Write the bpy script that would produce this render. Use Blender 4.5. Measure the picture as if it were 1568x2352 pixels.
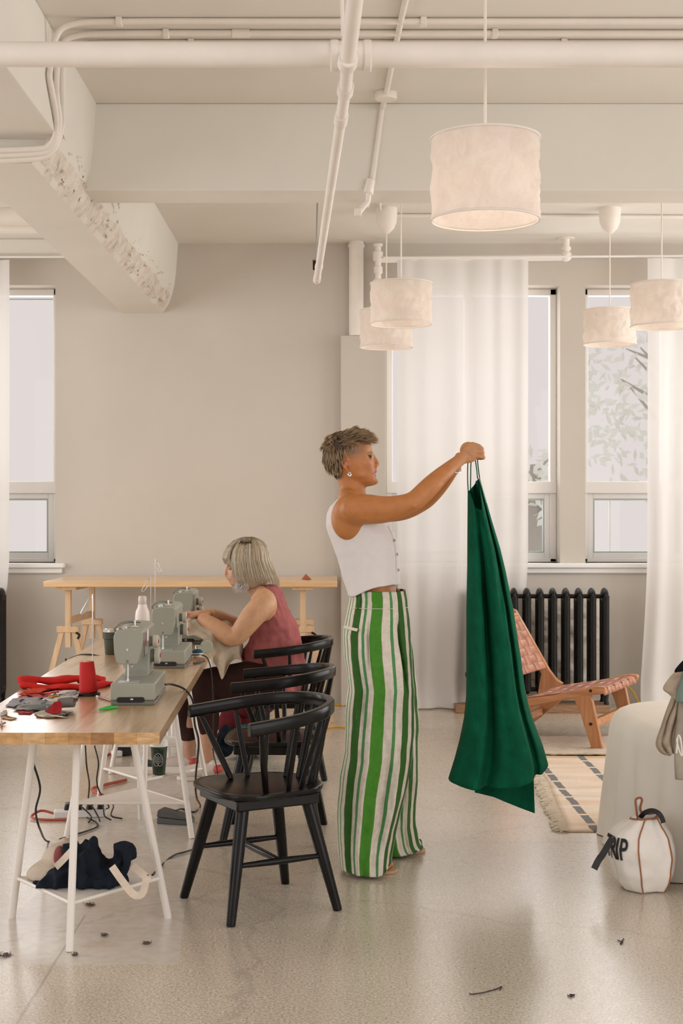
import bpy, bmesh, math, random
import numpy as np
from mathutils import Vector, Matrix, noise
PI = math.pi
for o in list(bpy.data.objects): bpy.data.objects.remove(o, do_unlink=True)
SC = bpy.context.scene
COL = SC.collection
# ------------------------------------------------------------------ camera, sky, light, exposure
FPX = 3267.0; HC = 1.4; CX = 770.0; CY = 1178.0
cam = bpy.data.cameras.new('camera'); camo = bpy.data.objects.new('camera', cam); COL.objects.link(camo)
cam.sensor_fit = 'VERTICAL'; cam.sensor_height = 36.0; cam.sensor_width = 24.0
cam.lens = 36.0 * FPX / 2352.0
cam.shift_x = (784 - CX) / 2352.0; cam.shift_y = (CY - 1176) / 2352.0
camo.location = (0, 0, HC); camo.rotation_euler = (PI / 2, 0, 0)
cam.dof.use_dof = True; cam.dof.focus_distance = 5.6; cam.dof.aperture_fstop = 9.0
SC.camera = camo
w = bpy.data.worlds.new('sky'); SC.world = w; w.use_nodes = True
bg = w.node_tree.nodes['Background']
bg.inputs[0].default_value = (0.755, 0.69, 0.67, 1); bg.inputs[1].default_value = 1.0
def area(name, loc, rot, size, size_y, power, color=(1, .97, .93)):
    l = bpy.data.lights.new(name, 'AREA'); l.shape = 'RECTANGLE'; l.size = size; l.size_y = size_y
    l.energy = power; l.color = color
    o = bpy.data.objects.new(name, l); o.location = loc; o.rotation_euler = rot; COL.objects.link(o); return o
# daylight of the tall windows of the back facade (light passes into the room from just inside the panes)
area('window_fill_light', (1.75, 11.05, 2.3), (math.radians(-62), 0, 0), 3.2, 2.4, 60, (1, .98, .97))
area('window_fill_light', (-2.55, 11.05, 2.3), (math.radians(-62), 0, 0), 1.4, 2.4, 26, (1, .98, .97))
# added fill lights for unseen windows behind the photographer, right and left
area('window_fill_light', (4.8, -0.5, 2.0), (math.radians(82), 0, math.radians(50)), 4.4, 2.8, 112, (1, .985, .97))
area('window_fill_light', (-5.0, 0.5, 2.0), (math.radians(82), 0, math.radians(-50)), 4.0, 2.8, 62, (1, .985, .97))
# daylight of the side windows in the left bay
area('window_fill_light', (-4.6, 7.4, 1.9), (math.radians(80), 0, math.radians(-90)), 3.6, 2.3, 80, (1, .985, .97))
# added fill light from the right, no window known there; lifts curtains and floor
area('window_fill_light', (4.9, 7.6, 1.9), (math.radians(80), 0, math.radians(90)), 3.8, 2.3, 115, (1, .985, .97))
SC.view_settings.view_transform = 'Standard'; SC.view_settings.look = 'None'
SC.view_settings.exposure = 0.0; SC.view_settings.gamma = 1.0
try: SC.view_settings.use_curve_mapping = False
except Exception: pass
random.seed(7); RNG = np.random.default_rng(7)
# ------------------------------------------------------------------ helpers
def P(px, py, Y):
    "world point that stands at depth Y on the sight line through photo pixel (px, py)"
    return Vector(((px - CX) * Y / FPX, Y, HC - (py - CY) * Y / FPX))
def FL(px, py):
    "floor point"
    Y = HC * FPX / (py - CY)
    return Vector(((px - CX) * Y / FPX, Y, 0))
def tag(o, label=None, cat=None, group=None, kind=None):
    if label: o['label'] = label
    if cat: o['category'] = cat
    if group: o['group'] = group
    if kind: o['kind'] = kind
    return o
def empty(name, loc=(0, 0, 0), rz=0, label=None, cat=None, group=None, kind=None):
    o = bpy.data.objects.new(name, None); o.location = loc; o.rotation_euler = (0, 0, rz)
    o.empty_display_size = .1
    COL.objects.link(o); return tag(o, label, cat, group, kind)
def wmat(o):
    m = Matrix.Translation(o.location) @ o.rotation_euler.to_matrix().to_4x4()
    return (wmat(o.parent) @ m) if o.parent else m
def kids(o): return [c for c in bpy.data.objects if c.parent == o]
def copy_tree(o, parent=None):
    c = o.copy(); COL.objects.link(c)
    if parent: c.parent = parent
    for ch in kids(o): copy_tree(ch, c)
    return c
def cat_rom(pts, n=8, closed=False):
    pts = [np.array(p, float) for p in pts]; out = []; N = len(pts)
    segs = N if closed else N - 1
    for i in range(segs):
        if closed: p0, p1, p2, p3 = pts[(i - 1) % N], pts[i], pts[(i + 1) % N], pts[(i + 2) % N]
        else:
            p1, p2 = pts[i], pts[i + 1]
            p0 = pts[i - 1] if i > 0 else 2 * p1 - p2
            p3 = pts[i + 2] if i + 2 < N else 2 * p2 - p1
        for k in range(n):
            t = k / n
            out.append(.5 * ((2 * p1) + (-p0 + p2) * t + (2 * p0 - 5 * p1 + 4 * p2 - p3) * t * t + (-p0 + 3 * p1 - 3 * p2 + p3) * t ** 3))
    if not closed: out.append(pts[-1])
    return out
class MB:
    def __init__(s): s.v = []; s.f = []; s.uv = {}; s.col = []
    def add(s, vs, fs, col=None):
        b = len(s.v); s.v += [tuple(v) for v in vs]; s.f += [tuple(b + i for i in f) for f in fs]
        if col is not None: s.col += [col] * len(vs)
        return s
    def box(s, x0, x1, y0, y1, z0, z1, m=None):
        vs = [Vector((x, y, z)) for z in (z0, z1) for (x, y) in ((x0, y0), (x1, y0), (x1, y1), (x0, y1))]
        if m: vs = [m @ v for v in vs]
        return s.add(vs, [(0, 3, 2, 1), (4, 5, 6, 7), (0, 1, 5, 4), (1, 2, 6, 5), (2, 3, 7, 6), (3, 0, 4, 7)])
    def prism(s, poly, y0, y1, m=None):
        "polygon of (x, z), extruded along y"
        n = len(poly); vs = [Vector((x, y, z)) for y in (y0, y1) for (x, z) in poly]
        if m: vs = [m @ v for v in vs]
        return s.add(vs, [tuple(range(n)), tuple(range(2 * n - 1, n - 1, -1))] + [(i, i + n, (i + 1) % n + n, (i + 1) % n) for i in range(n)])
    def slab(s, poly, z0, z1):
        "polygon of (x, y), extruded along z"
        n = len(poly); vs = [Vector((x, y, z)) for z in (z0, z1) for (x, y) in poly]
        return s.add(vs, [tuple(range(n - 1, -1, -1)), tuple(range(n, 2 * n))] + [(i, (i + 1) % n, (i + 1) % n + n, i + n) for i in range(n)])
    def bar(s, p0, p1, w, h, up=(0, 0, 1)):
        p0, p1 = Vector(p0), Vector(p1); d = (p1 - p0).normalized(); a = d.cross(Vector(up)).normalized(); b = a.cross(d)
        vs = [p + a * i * w / 2 + b * j * h / 2 for p in (p0, p1) for (i, j) in ((-1, -1), (1, -1), (1, 1), (-1, 1))]
        return s.add(vs, [(0, 1, 2, 3), (7, 6, 5, 4), (0, 4, 5, 1), (1, 5, 6, 2), (2, 6, 7, 3), (3, 7, 4, 0)])
    def loft(s, rings, cap=True, closed=True):
        n = len(rings[0]); b = len(s.v)
        for r in rings: s.v += [tuple(p) for p in r]
        m = n if closed else n - 1
        for i in range(len(rings) - 1):
            for k in range(m):
                a = b + i * n + k; c = b + i * n + (k + 1) % n
                s.f.append((a, c, c + n, a + n))
        if cap:
            s.f.append(tuple(b + k for k in range(n - 1, -1, -1)))
            s.f.append(tuple(b + (len(rings) - 1) * n + k for k in range(n)))
        return s
    def tube(s, pts, r, n=10, flat=1.0, up=None, cap=True, tap=None, smooth=0, col=None):
        pts = [Vector(p) for p in pts]
        R = list(r) if hasattr(r, '__len__') else [r] * len(pts)
        if smooth:
            q = cat_rom([tuple(p) + (rr,) for p, rr in zip(pts, R)], smooth)
            pts = [Vector(p[:3]) for p in q]; R = [float(p[3]) for p in q]
        a = None; rings = []
        for i, p in enumerate(pts):
            d = (pts[min(i + 1, len(pts) - 1)] - pts[max(i - 1, 0)])
            d = d.normalized() if d.length > 1e-9 else Vector((0, 0, 1))
            if up is not None: a = Vector(up).cross(d)
            elif a is None:
                a = Vector((0, 0, 1)).cross(d)
                if a.length < .1: a = Vector((1, 0, 0)).cross(d)
            else: a = a - d * a.dot(d)
            a = a.normalized() if a.length > 1e-6 else Vector((1, 0, 0)); bb = d.cross(a)
            rings.append([p + a * math.cos(2 * PI * k / n) * R[i] + bb * math.sin(2 * PI * k / n) * R[i] * flat for k in range(n)])
        b = len(s.v); s.loft(rings, cap)
        if col is not None: s.col += [col] * (len(s.v) - b)
        return s
    def cyl(s, p0, p1, r0, r1=None, n=16): return s.tube([p0, p1], [r0, r0 if r1 is None else r1], n)
    def lathe(s, prof, c=(0, 0, 0), n=32, m=None):
        c = Vector(c); rings = []
        for (r, z) in prof:
            rings.append([Vector((max(r, 1e-4) * math.cos(2 * PI * k / n), max(r, 1e-4) * math.sin(2 * PI * k / n), z)) for k in range(n)])
        if m: rings = [[m @ p for p in r] for r in rings]
        return s.loft([[p + c for p in r] for r in rings])
    def ell(s, c, r, n=20, k=12, m=None):
        c = Vector(c); r = r if hasattr(r, '__len__') else (r, r, r); rings = []
        for i in range(k + 1):
            a = -PI / 2 + PI * (i + .0) / k; q = max(math.cos(a), .02)
            ring = [Vector((r[0] * q * math.cos(2 * PI * j / n), r[1] * q * math.sin(2 * PI * j / n), r[2] * math.sin(a))) for j in range(n)]
            rings.append([c + (m @ p if m else p) for p in ring])
        return s.loft(rings)
    def grid(s, pts, uv=False):
        nr, nc = len(pts), len(pts[0]); b = len(s.v)
        for r in pts: s.v += [tuple(p) for p in r]
        for i in range(nr - 1):
            for j in range(nc - 1):
                a = b + i * nc + j; s.f.append((a, a + 1, a + nc + 1, a + nc))
        if uv:
            for i in range(nr):
                for j in range(nc): s.uv[b + i * nc + j] = (j / (nc - 1), i / (nr - 1))
        return s
    def build(s, name, mat=None, parent=None, world=False, smooth=True, ang=38, bevel=0, seg=2, solid=0, kind=None, label=None, sub=0, off=-1):
        me = bpy.data.meshes.new(name)
        vs = s.v
        if parent is not None and world:
            mi = wmat(parent).inverted(); vs = [tuple(mi @ Vector(v)) for v in vs]
        me.from_pydata(vs, [], s.f); me.validate()
        if s.uv:
            ul = me.uv_layers.new(name='UVMap')
            for l in me.loops: ul.data[l.index].uv = s.uv.get(l.vertex_index, (0, 0))
        if s.col and len(s.col) == len(me.vertices):
            ca = me.color_attributes.new('col', 'FLOAT_COLOR', 'POINT')
            ca.data.foreach_set('color', np.array([tuple(c) + (1,) for c in s.col], dtype=np.float32).ravel())
        bm = bmesh.new(); bm.from_mesh(me); bmesh.ops.recalc_face_normals(bm, faces=bm.faces); bm.to_mesh(me); bm.free()
        if smooth:
            me.shade_smooth()
            if ang < 180: me.set_sharp_from_angle(angle=math.radians(ang))
        o = bpy.data.objects.new(name, me); COL.objects.link(o)
        if mat: me.materials.append(mat)
        if parent is not None: o.parent = parent
        if solid:
            m = o.modifiers.new('solid', 'SOLIDIFY'); m.thickness = solid; m.offset = off
        if bevel:
            m = o.modifiers.new('bevel', 'BEVEL'); m.width = bevel; m.segments = seg; m.limit_method = 'ANGLE'; m.angle_limit = math.radians(40)
        if sub:
            m = o.modifiers.new('sub', 'SUBSURF'); m.levels = sub; m.render_levels = sub
        if kind: o['kind'] = kind
        if label: o['label'] = label
        return o
# ------------------------------------------------------------------ materials
def lin(r, g, b):
    f = lambda c: ((c / 255 + .055) / 1.055) ** 2.4 if c > 10 else c / 255 / 12.92
    return (f(r), f(g), f(b))
class NT:
    def __init__(s, name):
        s.m = bpy.data.materials.new(name); s.m.use_nodes = True; s.t = s.m.node_tree
        s.b = s.t.nodes['Principled BSDF']; s.out = s.t.nodes['Material Output']
    def n(s, typ, **kw):
        x = s.t.nodes.new(typ)
        for k, v in kw.items(): setattr(x, k, v)
        return x
    def l(s, a, b): s.t.links.new(a, b)
    def val(s, x, **kw):
        for k, v in kw.items(): x.inputs[k].default_value = v
        return x
    def noise(s, scale, detail=3, rough=.5, coord='Object', stretch=None, w=0):
        tc = s.n('ShaderNodeTexCoord'); nz = s.n('ShaderNodeTexNoise'); nz.inputs['Scale'].default_value = scale
        nz.inputs['Detail'].default_value = detail; nz.inputs['Roughness'].default_value = rough
        if stretch:
            mp = s.n('ShaderNodeMapping'); mp.inputs['Scale'].default_value = stretch
            s.l(tc.outputs[coord], mp.inputs['Vector']); s.l(mp.outputs[0], nz.inputs['Vector'])
        else: s.l(tc.outputs[coord], nz.inputs['Vector'])
        return nz
    def ramp(s, fac, stops, interp='LINEAR'):
        r = s.n('ShaderNodeValToRGB'); r.color_ramp.interpolation = interp; e = r.color_ramp.elements
        while len(e) > 1: e.remove(e[-1])
        e[0].position = stops[0][0]; e[0].color = tuple(stops[0][1]) + (1,)
        for p, c in stops[1:]:
            q = e.new(p); q.color = tuple(c) + (1,)
        s.l(fac, r.inputs[0]); return r
    def mix(s, fac, a, b, mode='MIX'):
        x = s.n('ShaderNodeMix', data_type='RGBA', blend_type=mode)
        for sock, v in ((0, fac), (6, a), (7, b)):
            if hasattr(v, 'is_output') or hasattr(v, 'links'): s.l(v, x.inputs[sock])
            elif sock == 0: x.inputs[0].default_value = v
            else: x.inputs[sock].default_value = tuple(v) + (1,)
        return x.outputs[2]
    def math(s, op, a, b=None):
        x = s.n('ShaderNodeMath', operation=op)
        for i, v in enumerate((a, b)):
            if v is None: continue
            if hasattr(v, 'links'): s.l(v, x.inputs[i])
            else: x.inputs[i].default_value = v
        return x.outputs[0]
    def bump(s, h, strength=.3, dist=.01):
        b = s.n('ShaderNodeBump'); b.inputs['Strength'].default_value = strength; b.inputs['Distance'].default_value = dist
        s.l(h, b.inputs['Height']); s.l(b.outputs[0], s.b.inputs['Normal']); return b
    def base(s, c):
        if hasattr(c, 'links'): s.l(c, s.b.inputs['Base Color'])
        else: s.b.inputs['Base Color'].default_value = tuple(c) + (1,)
def simple(name, c, rough=.5, metal=0, nz=None, bump=None, var=.08, coat=0, spec=.5, stretch=None, sheen=0):
    k = NT(name); k.b.inputs['Roughness'].default_value = rough; k.b.inputs['Metallic'].default_value = metal
    k.b.inputs['Specular IOR Level'].default_value = spec
    if coat: k.b.inputs['Coat Weight'].default_value = coat; k.b.inputs['Coat Roughness'].default_value = .08
    if sheen: k.b.inputs['Sheen Weight'].default_value = sheen
    if nz:
        n = k.noise(nz, 4, .6, stretch=stretch)
        r = k.ramp(n.outputs[0], [(.3, tuple(x * (1 - var) for x in c)), (.7, tuple(min(1, x * (1 + var)) for x in c))])
        k.base(r.outputs[0])
    else: k.base(c)
    if bump:
        n2 = k.noise(bump[0], 3, .6, stretch=bump[3] if len(bump) > 3 else None); k.bump(n2.outputs[0], bump[1], bump[2] if len(bump) > 2 else .005)
    return k.m
# ================================================================== materials of the room
M = {}
M['wall'] = simple('plaster_wall', (.595, .545, .48), .85, nz=.9, var=.035, bump=(6, .25, .01), spec=.25)
M['ceil'] = simple('painted_ceiling', (.79, .755, .69), .85, nz=1.2, var=.03, bump=(9, .15, .01), spec=.25)
M['white_paint'] = simple('white_painted_metal', (.86, .80, .73), .5, nz=6, var=.04)
M['trim'] = simple('white_trim_paint', (.86, .84, .81), .45)
M['green_grey'] = simple('window_gasket', (.42, .50, .48), .5)
M['iron'] = simple('black_iron_paint', (.009, .008, .007), .38, nz=20, var=.3, bump=(60, .15, .002), spec=.25)
M['glass'] = None
k = NT('window_glass')
tr = k.n('ShaderNodeBsdfTransparent'); gl = k.n('ShaderNodeBsdfGlossy'); gl.inputs['Roughness'].default_value = .03
mx = k.n('ShaderNodeMixShader'); mx.inputs[0].default_value = .008
k.l(tr.outputs[0], mx.inputs[1]); k.l(gl.outputs[0], mx.inputs[2]); k.l(mx.outputs[0], k.out.inputs[0]); M['glass'] = k.m
# floor: polished terrazzo with a bare cement patch, cracks and stains
k = NT('polished_concrete')
fine = k.noise(125, 3, .75); mid = k.noise(26, 4, .6); big = k.noise(.9, 3, .5)
terr = k.ramp(fine.outputs[0], [(.36, (.34, .28, .205)), (.46, (.60, .53, .43)), (.55, (.72, .65, .55)), (.64, (.88, .82, .73))])
tone = k.ramp(big.outputs[0], [(.3, (.80, .77, .73)), (.7, (1.0, .98, .96))])
c1 = k.mix(1.0, terr.outputs[0], tone.outputs[0], 'MULTIPLY')
tc = k.n('ShaderNodeTexCoord'); sx = k.n('ShaderNodeSeparateXYZ'); k.l(tc.outputs['Object'], sx.inputs[0])
wob = k.noise(2.2, 4, .6); wv = k.math('MULTIPLY', k.math('SUBTRACT', wob.outputs[0], .5), .10)
xx = k.math('ADD', sx.outputs[0], wv); yy = k.math('ADD', sx.outputs[1], wv)
edge = k.math('LESS_THAN', k.math('ADD', sx.outputs[0], k.math('MULTIPLY', sx.outputs[1], .078)), -.141)
m1 = k.math('MULTIPLY', edge, k.math('GREATER_THAN', xx, -1.09))
m1 = k.math('MULTIPLY', m1, k.math('GREATER_THAN', yy, 4.42))
m1b = k.math('MULTIPLY', k.math('LESS_THAN', yy, 5.06), k.math('MULTIPLY', k.math('GREATER_THAN', yy, 4.42), k.math('LESS_THAN', xx, -1.0)))
patch = k.math('MAXIMUM', m1, m1b)
cem = k.ramp(mid.outputs[0], [(.3, (.57, .51, .44)), (.7, (.70, .645, .575))])
c2 = k.mix(patch, c1, cem.outputs[0])
yel = k.noise(3.0, 4, .65, stretch=(1, 2.2, 1)); yr = k.ramp(yel.outputs[0], [(.62, (0, 0, 0)), (.72, (1, 1, 1))])
c3 = k.mix(k.math('MULTIPLY', yr.outputs[0], k.math('MULTIPLY', patch, .4)), c2, (.50, .33, .16))
dk = k.noise(7.5, 5, .6, stretch=(1, 1.6, 1)); dr = k.ramp(dk.outputs[0], [(.73, (0, 0, 0)), (.77, (1, 1, 1))])
c4 = k.mix(k.math('MULTIPLY', dr.outputs[0], .42), c3, (.12, .09, .075))
vor = k.n('ShaderNodeTexVoronoi', feature='DISTANCE_TO_EDGE'); vor.inputs['Scale'].default_value = .55
mp = k.n('ShaderNodeMapping'); k.l(tc.outputs['Object'], mp.inputs[0])
wn = k.noise(3.5, 5, .6); va = k.n('ShaderNodeVectorMath', operation='MULTIPLY_ADD'); k.l(wn.outputs['Color'], va.inputs[0])
va.inputs[1].default_value = (.35, .35, 0); k.l(mp.outputs[0], va.inputs[2]); k.l(va.outputs[0], vor.inputs['Vector'])
cr = k.ramp(vor.outputs['Distance'], [(.0, (1, 1, 1)), (.0035, (1, 1, 1)), (.006, (0, 0, 0))])
c5 = k.mix(k.math('MULTIPLY', cr.outputs[0], .2), c4, (.20, .155, .12))
jn = k.math('MULTIPLY', k.math('LESS_THAN', k.math('ABSOLUTE', k.math('ADD', k.math('ADD', sx.outputs[0], k.math('MULTIPLY', wv, .15)), .872)), .0045), k.math('LESS_THAN', sx.outputs[1], 4.95))
jn2 = k.math('MULTIPLY', k.math('LESS_THAN', k.math('ABSOLUTE', k.math('SUBTRACT', k.math('ADD', sx.outputs[1], k.math('MULTIPLY', wv, .1)), 6.04)), .0035), k.math('GREATER_THAN', sx.outputs[0], -.15))
c6 = k.mix(k.math('MULTIPLY', k.math('MAXIMUM', jn, jn2), .55), c5, (.26, .21, .165))
k.base(c6)
rr = k.ramp(mid.outputs[0], [(.3, (.25, .25, .25)), (.7, (.33, .33, .33))])
rp = k.mix(patch, rr.outputs[0], (.36, .36, .36)); k.l(rp, k.b.inputs['Roughness'])
k.b.inputs['IOR'].default_value = 1.62
k.b.inputs['Coat Weight'].default_value = .55; k.b.inputs['Coat Roughness'].default_value = .22; k.b.inputs['Coat IOR'].default_value = 1.6
k.bump(k.noise(5, 3, .5).outputs[0], .05, .01); M['floor'] = k.m
# rough bare plaster
k = NT('crumbling_plaster'); nn = k.noise(11, 6, .7)
rc = k.ramp(nn.outputs[0], [(.30, (.30, .26, .21)), (.40, (.66, .59, .50)), (.58, (.80, .73, .65))]); k.base(rc.outputs[0])
k.b.inputs['Roughness'].default_value = .95; k.bump(k.noise(18, 6, .7).outputs[0], .45, .02); M['rough'] = k.m
# sheer curtain
k = NT('sheer_curtain'); tr = k.n('ShaderNodeBsdfTransparent'); tl = k.n('ShaderNodeBsdfTranslucent'); df = k.n('ShaderNodeBsdfDiffuse')
tl.inputs[0].default_value = (.50, .49, .485, 1); df.inputs[0].default_value = (.93, .89, .85, 1)
a = k.n('ShaderNodeMixShader'); a.inputs[0].default_value = .66; k.l(tl.outputs[0], a.inputs[1]); k.l(df.outputs[0], a.inputs[2])
b = k.n('ShaderNodeMixShader'); b.inputs[0].default_value = .90; k.l(tr.outputs[0], b.inputs[1]); k.l(a.outputs[0], b.inputs[2]); k.l(b.outputs[0], k.out.inputs[0]); M['sheer'] = k.m
# crumpled lampshade paper
def paper(name, glow=0):
    k = NT(name); tl = k.n('ShaderNodeBsdfTranslucent'); df = k.n('ShaderNodeBsdfDiffuse')
    nn = k.noise(9, 6, .75); nn.inputs['Distortion'].default_value = 1.6
    rc = k.ramp(nn.outputs[0], [(.35, (.90, .83, .765)), (.6, (.95, .90, .85))])
    k.l(rc.outputs[0], df.inputs[0]); k.l(rc.outputs[0], tl.inputs[0])
    bp = k.n('ShaderNodeBump'); bp.inputs['Strength'].default_value = .55; bp.inputs['Distance'].default_value = .012
    k.l(nn.outputs[0], bp.inputs['Height']); k.l(bp.outputs[0], df.inputs['Normal']); k.l(bp.outputs[0], tl.inputs['Normal'])
    a = k.n('ShaderNodeMixShader'); a.inputs[0].default_value = .5; k.l(tl.outputs[0], a.inputs[1]); k.l(df.outputs[0], a.inputs[2])
    k.l(a.outputs[0], k.out.inputs[0]); return k.m
M['paper'] = paper('crumpled_paper')
# ================================================================== shell
YW = 10.4; ZC = 3.37; sW = YW / FPX
def wx(px, Y=YW): return (px - CX) * Y / FPX
def wz(py, Y=YW): return HC - (py - CY) * Y / FPX
m = MB(); m.grid([[(-9, -3, 0), (9, -3, 0)], [(-9, YW + .5, 0), (9, YW + .5, 0)]]); m.build('floor', M['floor'], kind='structure', smooth=False)
m = MB(); m.box(-6, 6, 3.2, YW + .5, ZC, ZC + .2); m.build('ceiling', M['ceil'], kind='structure', smooth=False)
# back wall with three openings: x spans and z spans
WT = .34; zs, zt = wz(1293), wz(655)
ops = [(wx(-95), wx(127)), (wx(888), wx(1286)), (wx(1344), wx(1745))]
m = MB()
xs = [-6] + [v for o in ops for v in o] + [6]
for i in range(0, len(xs), 2): m.box(xs[i], xs[i + 1], YW, YW + WT, 0, ZC)
for (a, b) in ops: m.box(a, b, YW, YW + WT, 0, zs); m.box(a, b, YW, YW + WT, zt, ZC)
m.build('wall_back', M['wall'], kind='structure', smooth=False)
# side wall far left and right parts outside the picture close the room near the facade
def window(name, a, b, mull=None, lab=None, frames=None):
    r = empty(name, ((a + b) / 2, YW + .2, zs), kind='structure')
    Yf = YW + .17; t = .045
    f = MB(); zr = wz(1122)
    f.box(a, a + .05, Yf, Yf + .07, zs, zt); f.box(b - .05, b, Yf, Yf + .07, zs, zt)
    f.box(a, b, Yf, Yf + .07, zt - .05, zt); f.box(a, b, Yf, Yf + .07, zs, zs + .03)
    f.box(a, b, Yf - .015, Yf + .07, zr - .035, zr + .055)
    f.build('window_frame', M['trim'], r, world=True, bevel=.006)
    for (x0, x1) in frames:
        s = MB(); w = .038; y0, y1 = Yf + .01, Yf + .05; z0, z1 = zs + .03, zr - .035
        s.box(x0, x0 + w, y0, y1, z0, z1); s.box(x1 - w, x1, y0, y1, z0, z1); s.box(x0 + w, x1 - w, y0, y1, z0, z0 + w); s.box(x0 + w, x1 - w, y0, y1, z1 - w, z1)
        s.build('sash', M['trim'], r, world=True, bevel=.004)
        g = MB(); w2 = w + .012
        g.box(x0 + w, x0 + w2, y0 + .004, y1, z0 + w, z1 - w); g.box(x1 - w2, x1 - w, y0 + .004, y1, z0 + w, z1 - w)
        g.box(x0 + w2, x1 - w2, y0 + .004, y1, z1 - w2, z1 - w); g.box(x0 + w2, x1 - w2, y0 + .004, y1, z0 + w, z0 + w2)
        g.build('gasket', M['green_grey'], r, world=True, smooth=False)
        p = MB(); p.box(x0 + w, x1 - w, y0 + .02, y0 + .026, z0 + w, z1 - w); p.build('pane', M['glass'], r, world=True, smooth=False)
        p = MB(); p.box(x0, x1, y0 + .02, y0 + .026, zr + .055, zt - .05); p.build('pane', M['glass'], r, world=True, smooth=False)
    if mull:
        for x in mull: MB().box(x - .03, x + .03, Yf - .005, Yf + .07, zs, zt).build('mullion', M['trim'], r, world=True, bevel=.005)
    return r
w1 = window('window_1', *ops[0], frames=[(ops[0][0] + .05, ops[0][1] - .05)])
w2 = window('window_2', *ops[1], mull=[wx(1080)], frames=[(ops[1][0] + .05, wx(1080) - .03), (wx(1080) + .03, ops[1][1] - .05)])
w3 = window('window_3', *ops[2], mull=[wx(1540)], frames=[(ops[2][0] + .05, wx(1540) - .03), (wx(1540) + .03, ops[2][1] - .05)])
w3b = MB().box(wx(1413) - .006, wx(1413) + .006, YW + .215, YW + .225, zs + .07, wz(1150)).build('glazing_bar', M['trim'], w3, world=True)
MB().box(wx(-100), wx(110), YW + .19, YW + .2, wz(680) , wz(677)).build('blind_edge', M['green_grey'], w1, world=True)
# sills
for nm, a, b in (('trim_1', wx(-120), wx(146, 10.33)), ('trim_2', wx(880), wx(1760))):
    s = MB(); s.box(a, b, YW - .07, YW + .17, zs - .035, zs); s.box(a + .02, b - .02, YW - .035, YW + .0, zs - .075, zs - .035)
    s.build(nm, M['trim'], kind='structure', bevel=.008)
# shallow pilaster left of the middle windows (carries the vertical pipe)
s = MB(); s.box(wx(782, 10.3), wx(886, 10.3), 10.3, YW, 0, wz(770, 10.3)); s.build('trim_3', M['wall'], kind='structure', bevel=.006)
# cross beam
BZ = HC + 1.55
s = MB(); s.box(-6, 6, 6.84, 7.12, BZ, ZC); s.build('trim_4', M['ceil'], kind='structure', bevel=.006)
# longitudinal beam with a crumbling lower right edge; nearer than Y 5.94 it is shallower
ZB = HC + 1.459
s = MB(); rings = []
N = 150
for i in range(N + 1):
    y = 5.94 + (YW - 5.94) * i / N; fr = min(1, (YW - y) / .15 + .15)
    wob = (noise.noise((y * 3.1, 0, 0)) * .035 + noise.noise((y * 11, 3, 0)) * .016 + noise.noise((y * 29, 5, 0)) * .008) * fr
    wob2 = (noise.noise((y * 4.3, 9, 0)) * .035 + noise.noise((y * 15, 7, 0)) * .014) * fr
    ring = [(-1.55, y, ZC), (-1.55, y, ZB), (-1.265 - abs(wob) * .25, y, ZB),
            (-1.245 + wob * .25, y, ZB + .022 + abs(wob2) * .3), (-1.222 + wob * .45, y, ZB + .055 + wob2 * .5),
            (-1.198 + wob2 * .35, y, ZB + .12 + wob * .9), (-1.178 + wob * .2, y, ZB + .20 + wob2), (-1.165, y, ZB + .30), (-1.150, y, ZC)]
    rings.append(ring)
s.loft(rings); beam = s.build('trim_5', M['ceil'], kind='structure', ang=25)
beam.data.materials.append(M['rough'])
for p in beam.data.polygons:
    c = p.center
    if len(p.vertices) == 4 and -1.256 < c.x < -1.15 and ZB + .0 < c.z < ZB + .12: p.material_index = 1
s = MB(); s.box(-1.55, -1.150, 3.2, 5.94, HC + 1.56, ZC); s.build('trim_6', M['ceil'], kind='structure', bevel=.006)
# another cross beam and a cornice on the left bay
s = MB(); s.box(-6, -1.55, 5.98, 6.2, ZB + .12, ZC); s.build('trim_7', M['ceil'], kind='structure', bevel=.006)
s = MB(); s.box(-6, -1.55, 10.22, YW, wz(583, 10.25), ZC); s.build('trim_8', M['ceil'], kind='structure', bevel=.006)
# chips of fallen plaster clinging to the broken edge
s = MB()
for i in range(110):
    y = random.uniform(6.0, 10.3); q = random.random() ** 1.5
    c = Vector((-1.235 + .075 * q + random.uniform(-.01, .01), y, ZB + .012 + .17 * q)); r = random.uniform(.005, .018)
    pts = [c + Vector((random.uniform(-1, 1) * r * .5, random.uniform(-1, 1) * r * 1.6, random.uniform(-1, 1) * r * .8)) for _ in range(6)]
    bm = bmesh.new()
    for p in pts: bm.verts.new(p)
    bmesh.ops.convex_hull(bm, input=bm.verts); bm.verts.index_update(); bm.verts.ensure_lookup_table()
    vs = [v.co.copy() for v in bm.verts]; ix = {v: j for j, v in enumerate(bm.verts)}
    s.add(vs, [tuple(ix[v] for v in f.verts) for f in bm.faces]); bm.free()
s.build('plaster_chips', M['rough'], beam, smooth=False, kind='stuff')
# bare masonry behind the radiator
def rock(bx0, bx1, z0, z1, name, par, nx=40, nz=50):
    g = []
    for j in range(nz + 1):
        row = []
        for i in range(nx + 1):
            u, v = i / nx, j / nz; x = bx0 + (bx1 - bx0) * u; z = z0 + (z1 - z0) * v
            e = min(u, 1 - u, v, 1 - v); d = .03 * min(1, e * 9) * (.6 + .8 * noise.noise((x * 9, z * 9, 1)) + .4 * noise.noise((x * 25, z * 25, 2)))
            jx = .03 * noise.noise((z * 8, 4, x)); row.append((x + jx, YW - max(-.01, d) - .002, z))
        g.append(row)
    return MB().grid(g).build(name, M['rough'], par, ang=25)
wb = bpy.data.objects['wall_back']
rock(wx(1205), wx(1388), wz(1578), wz(1372), 'bare_masonry', wb)
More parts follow.
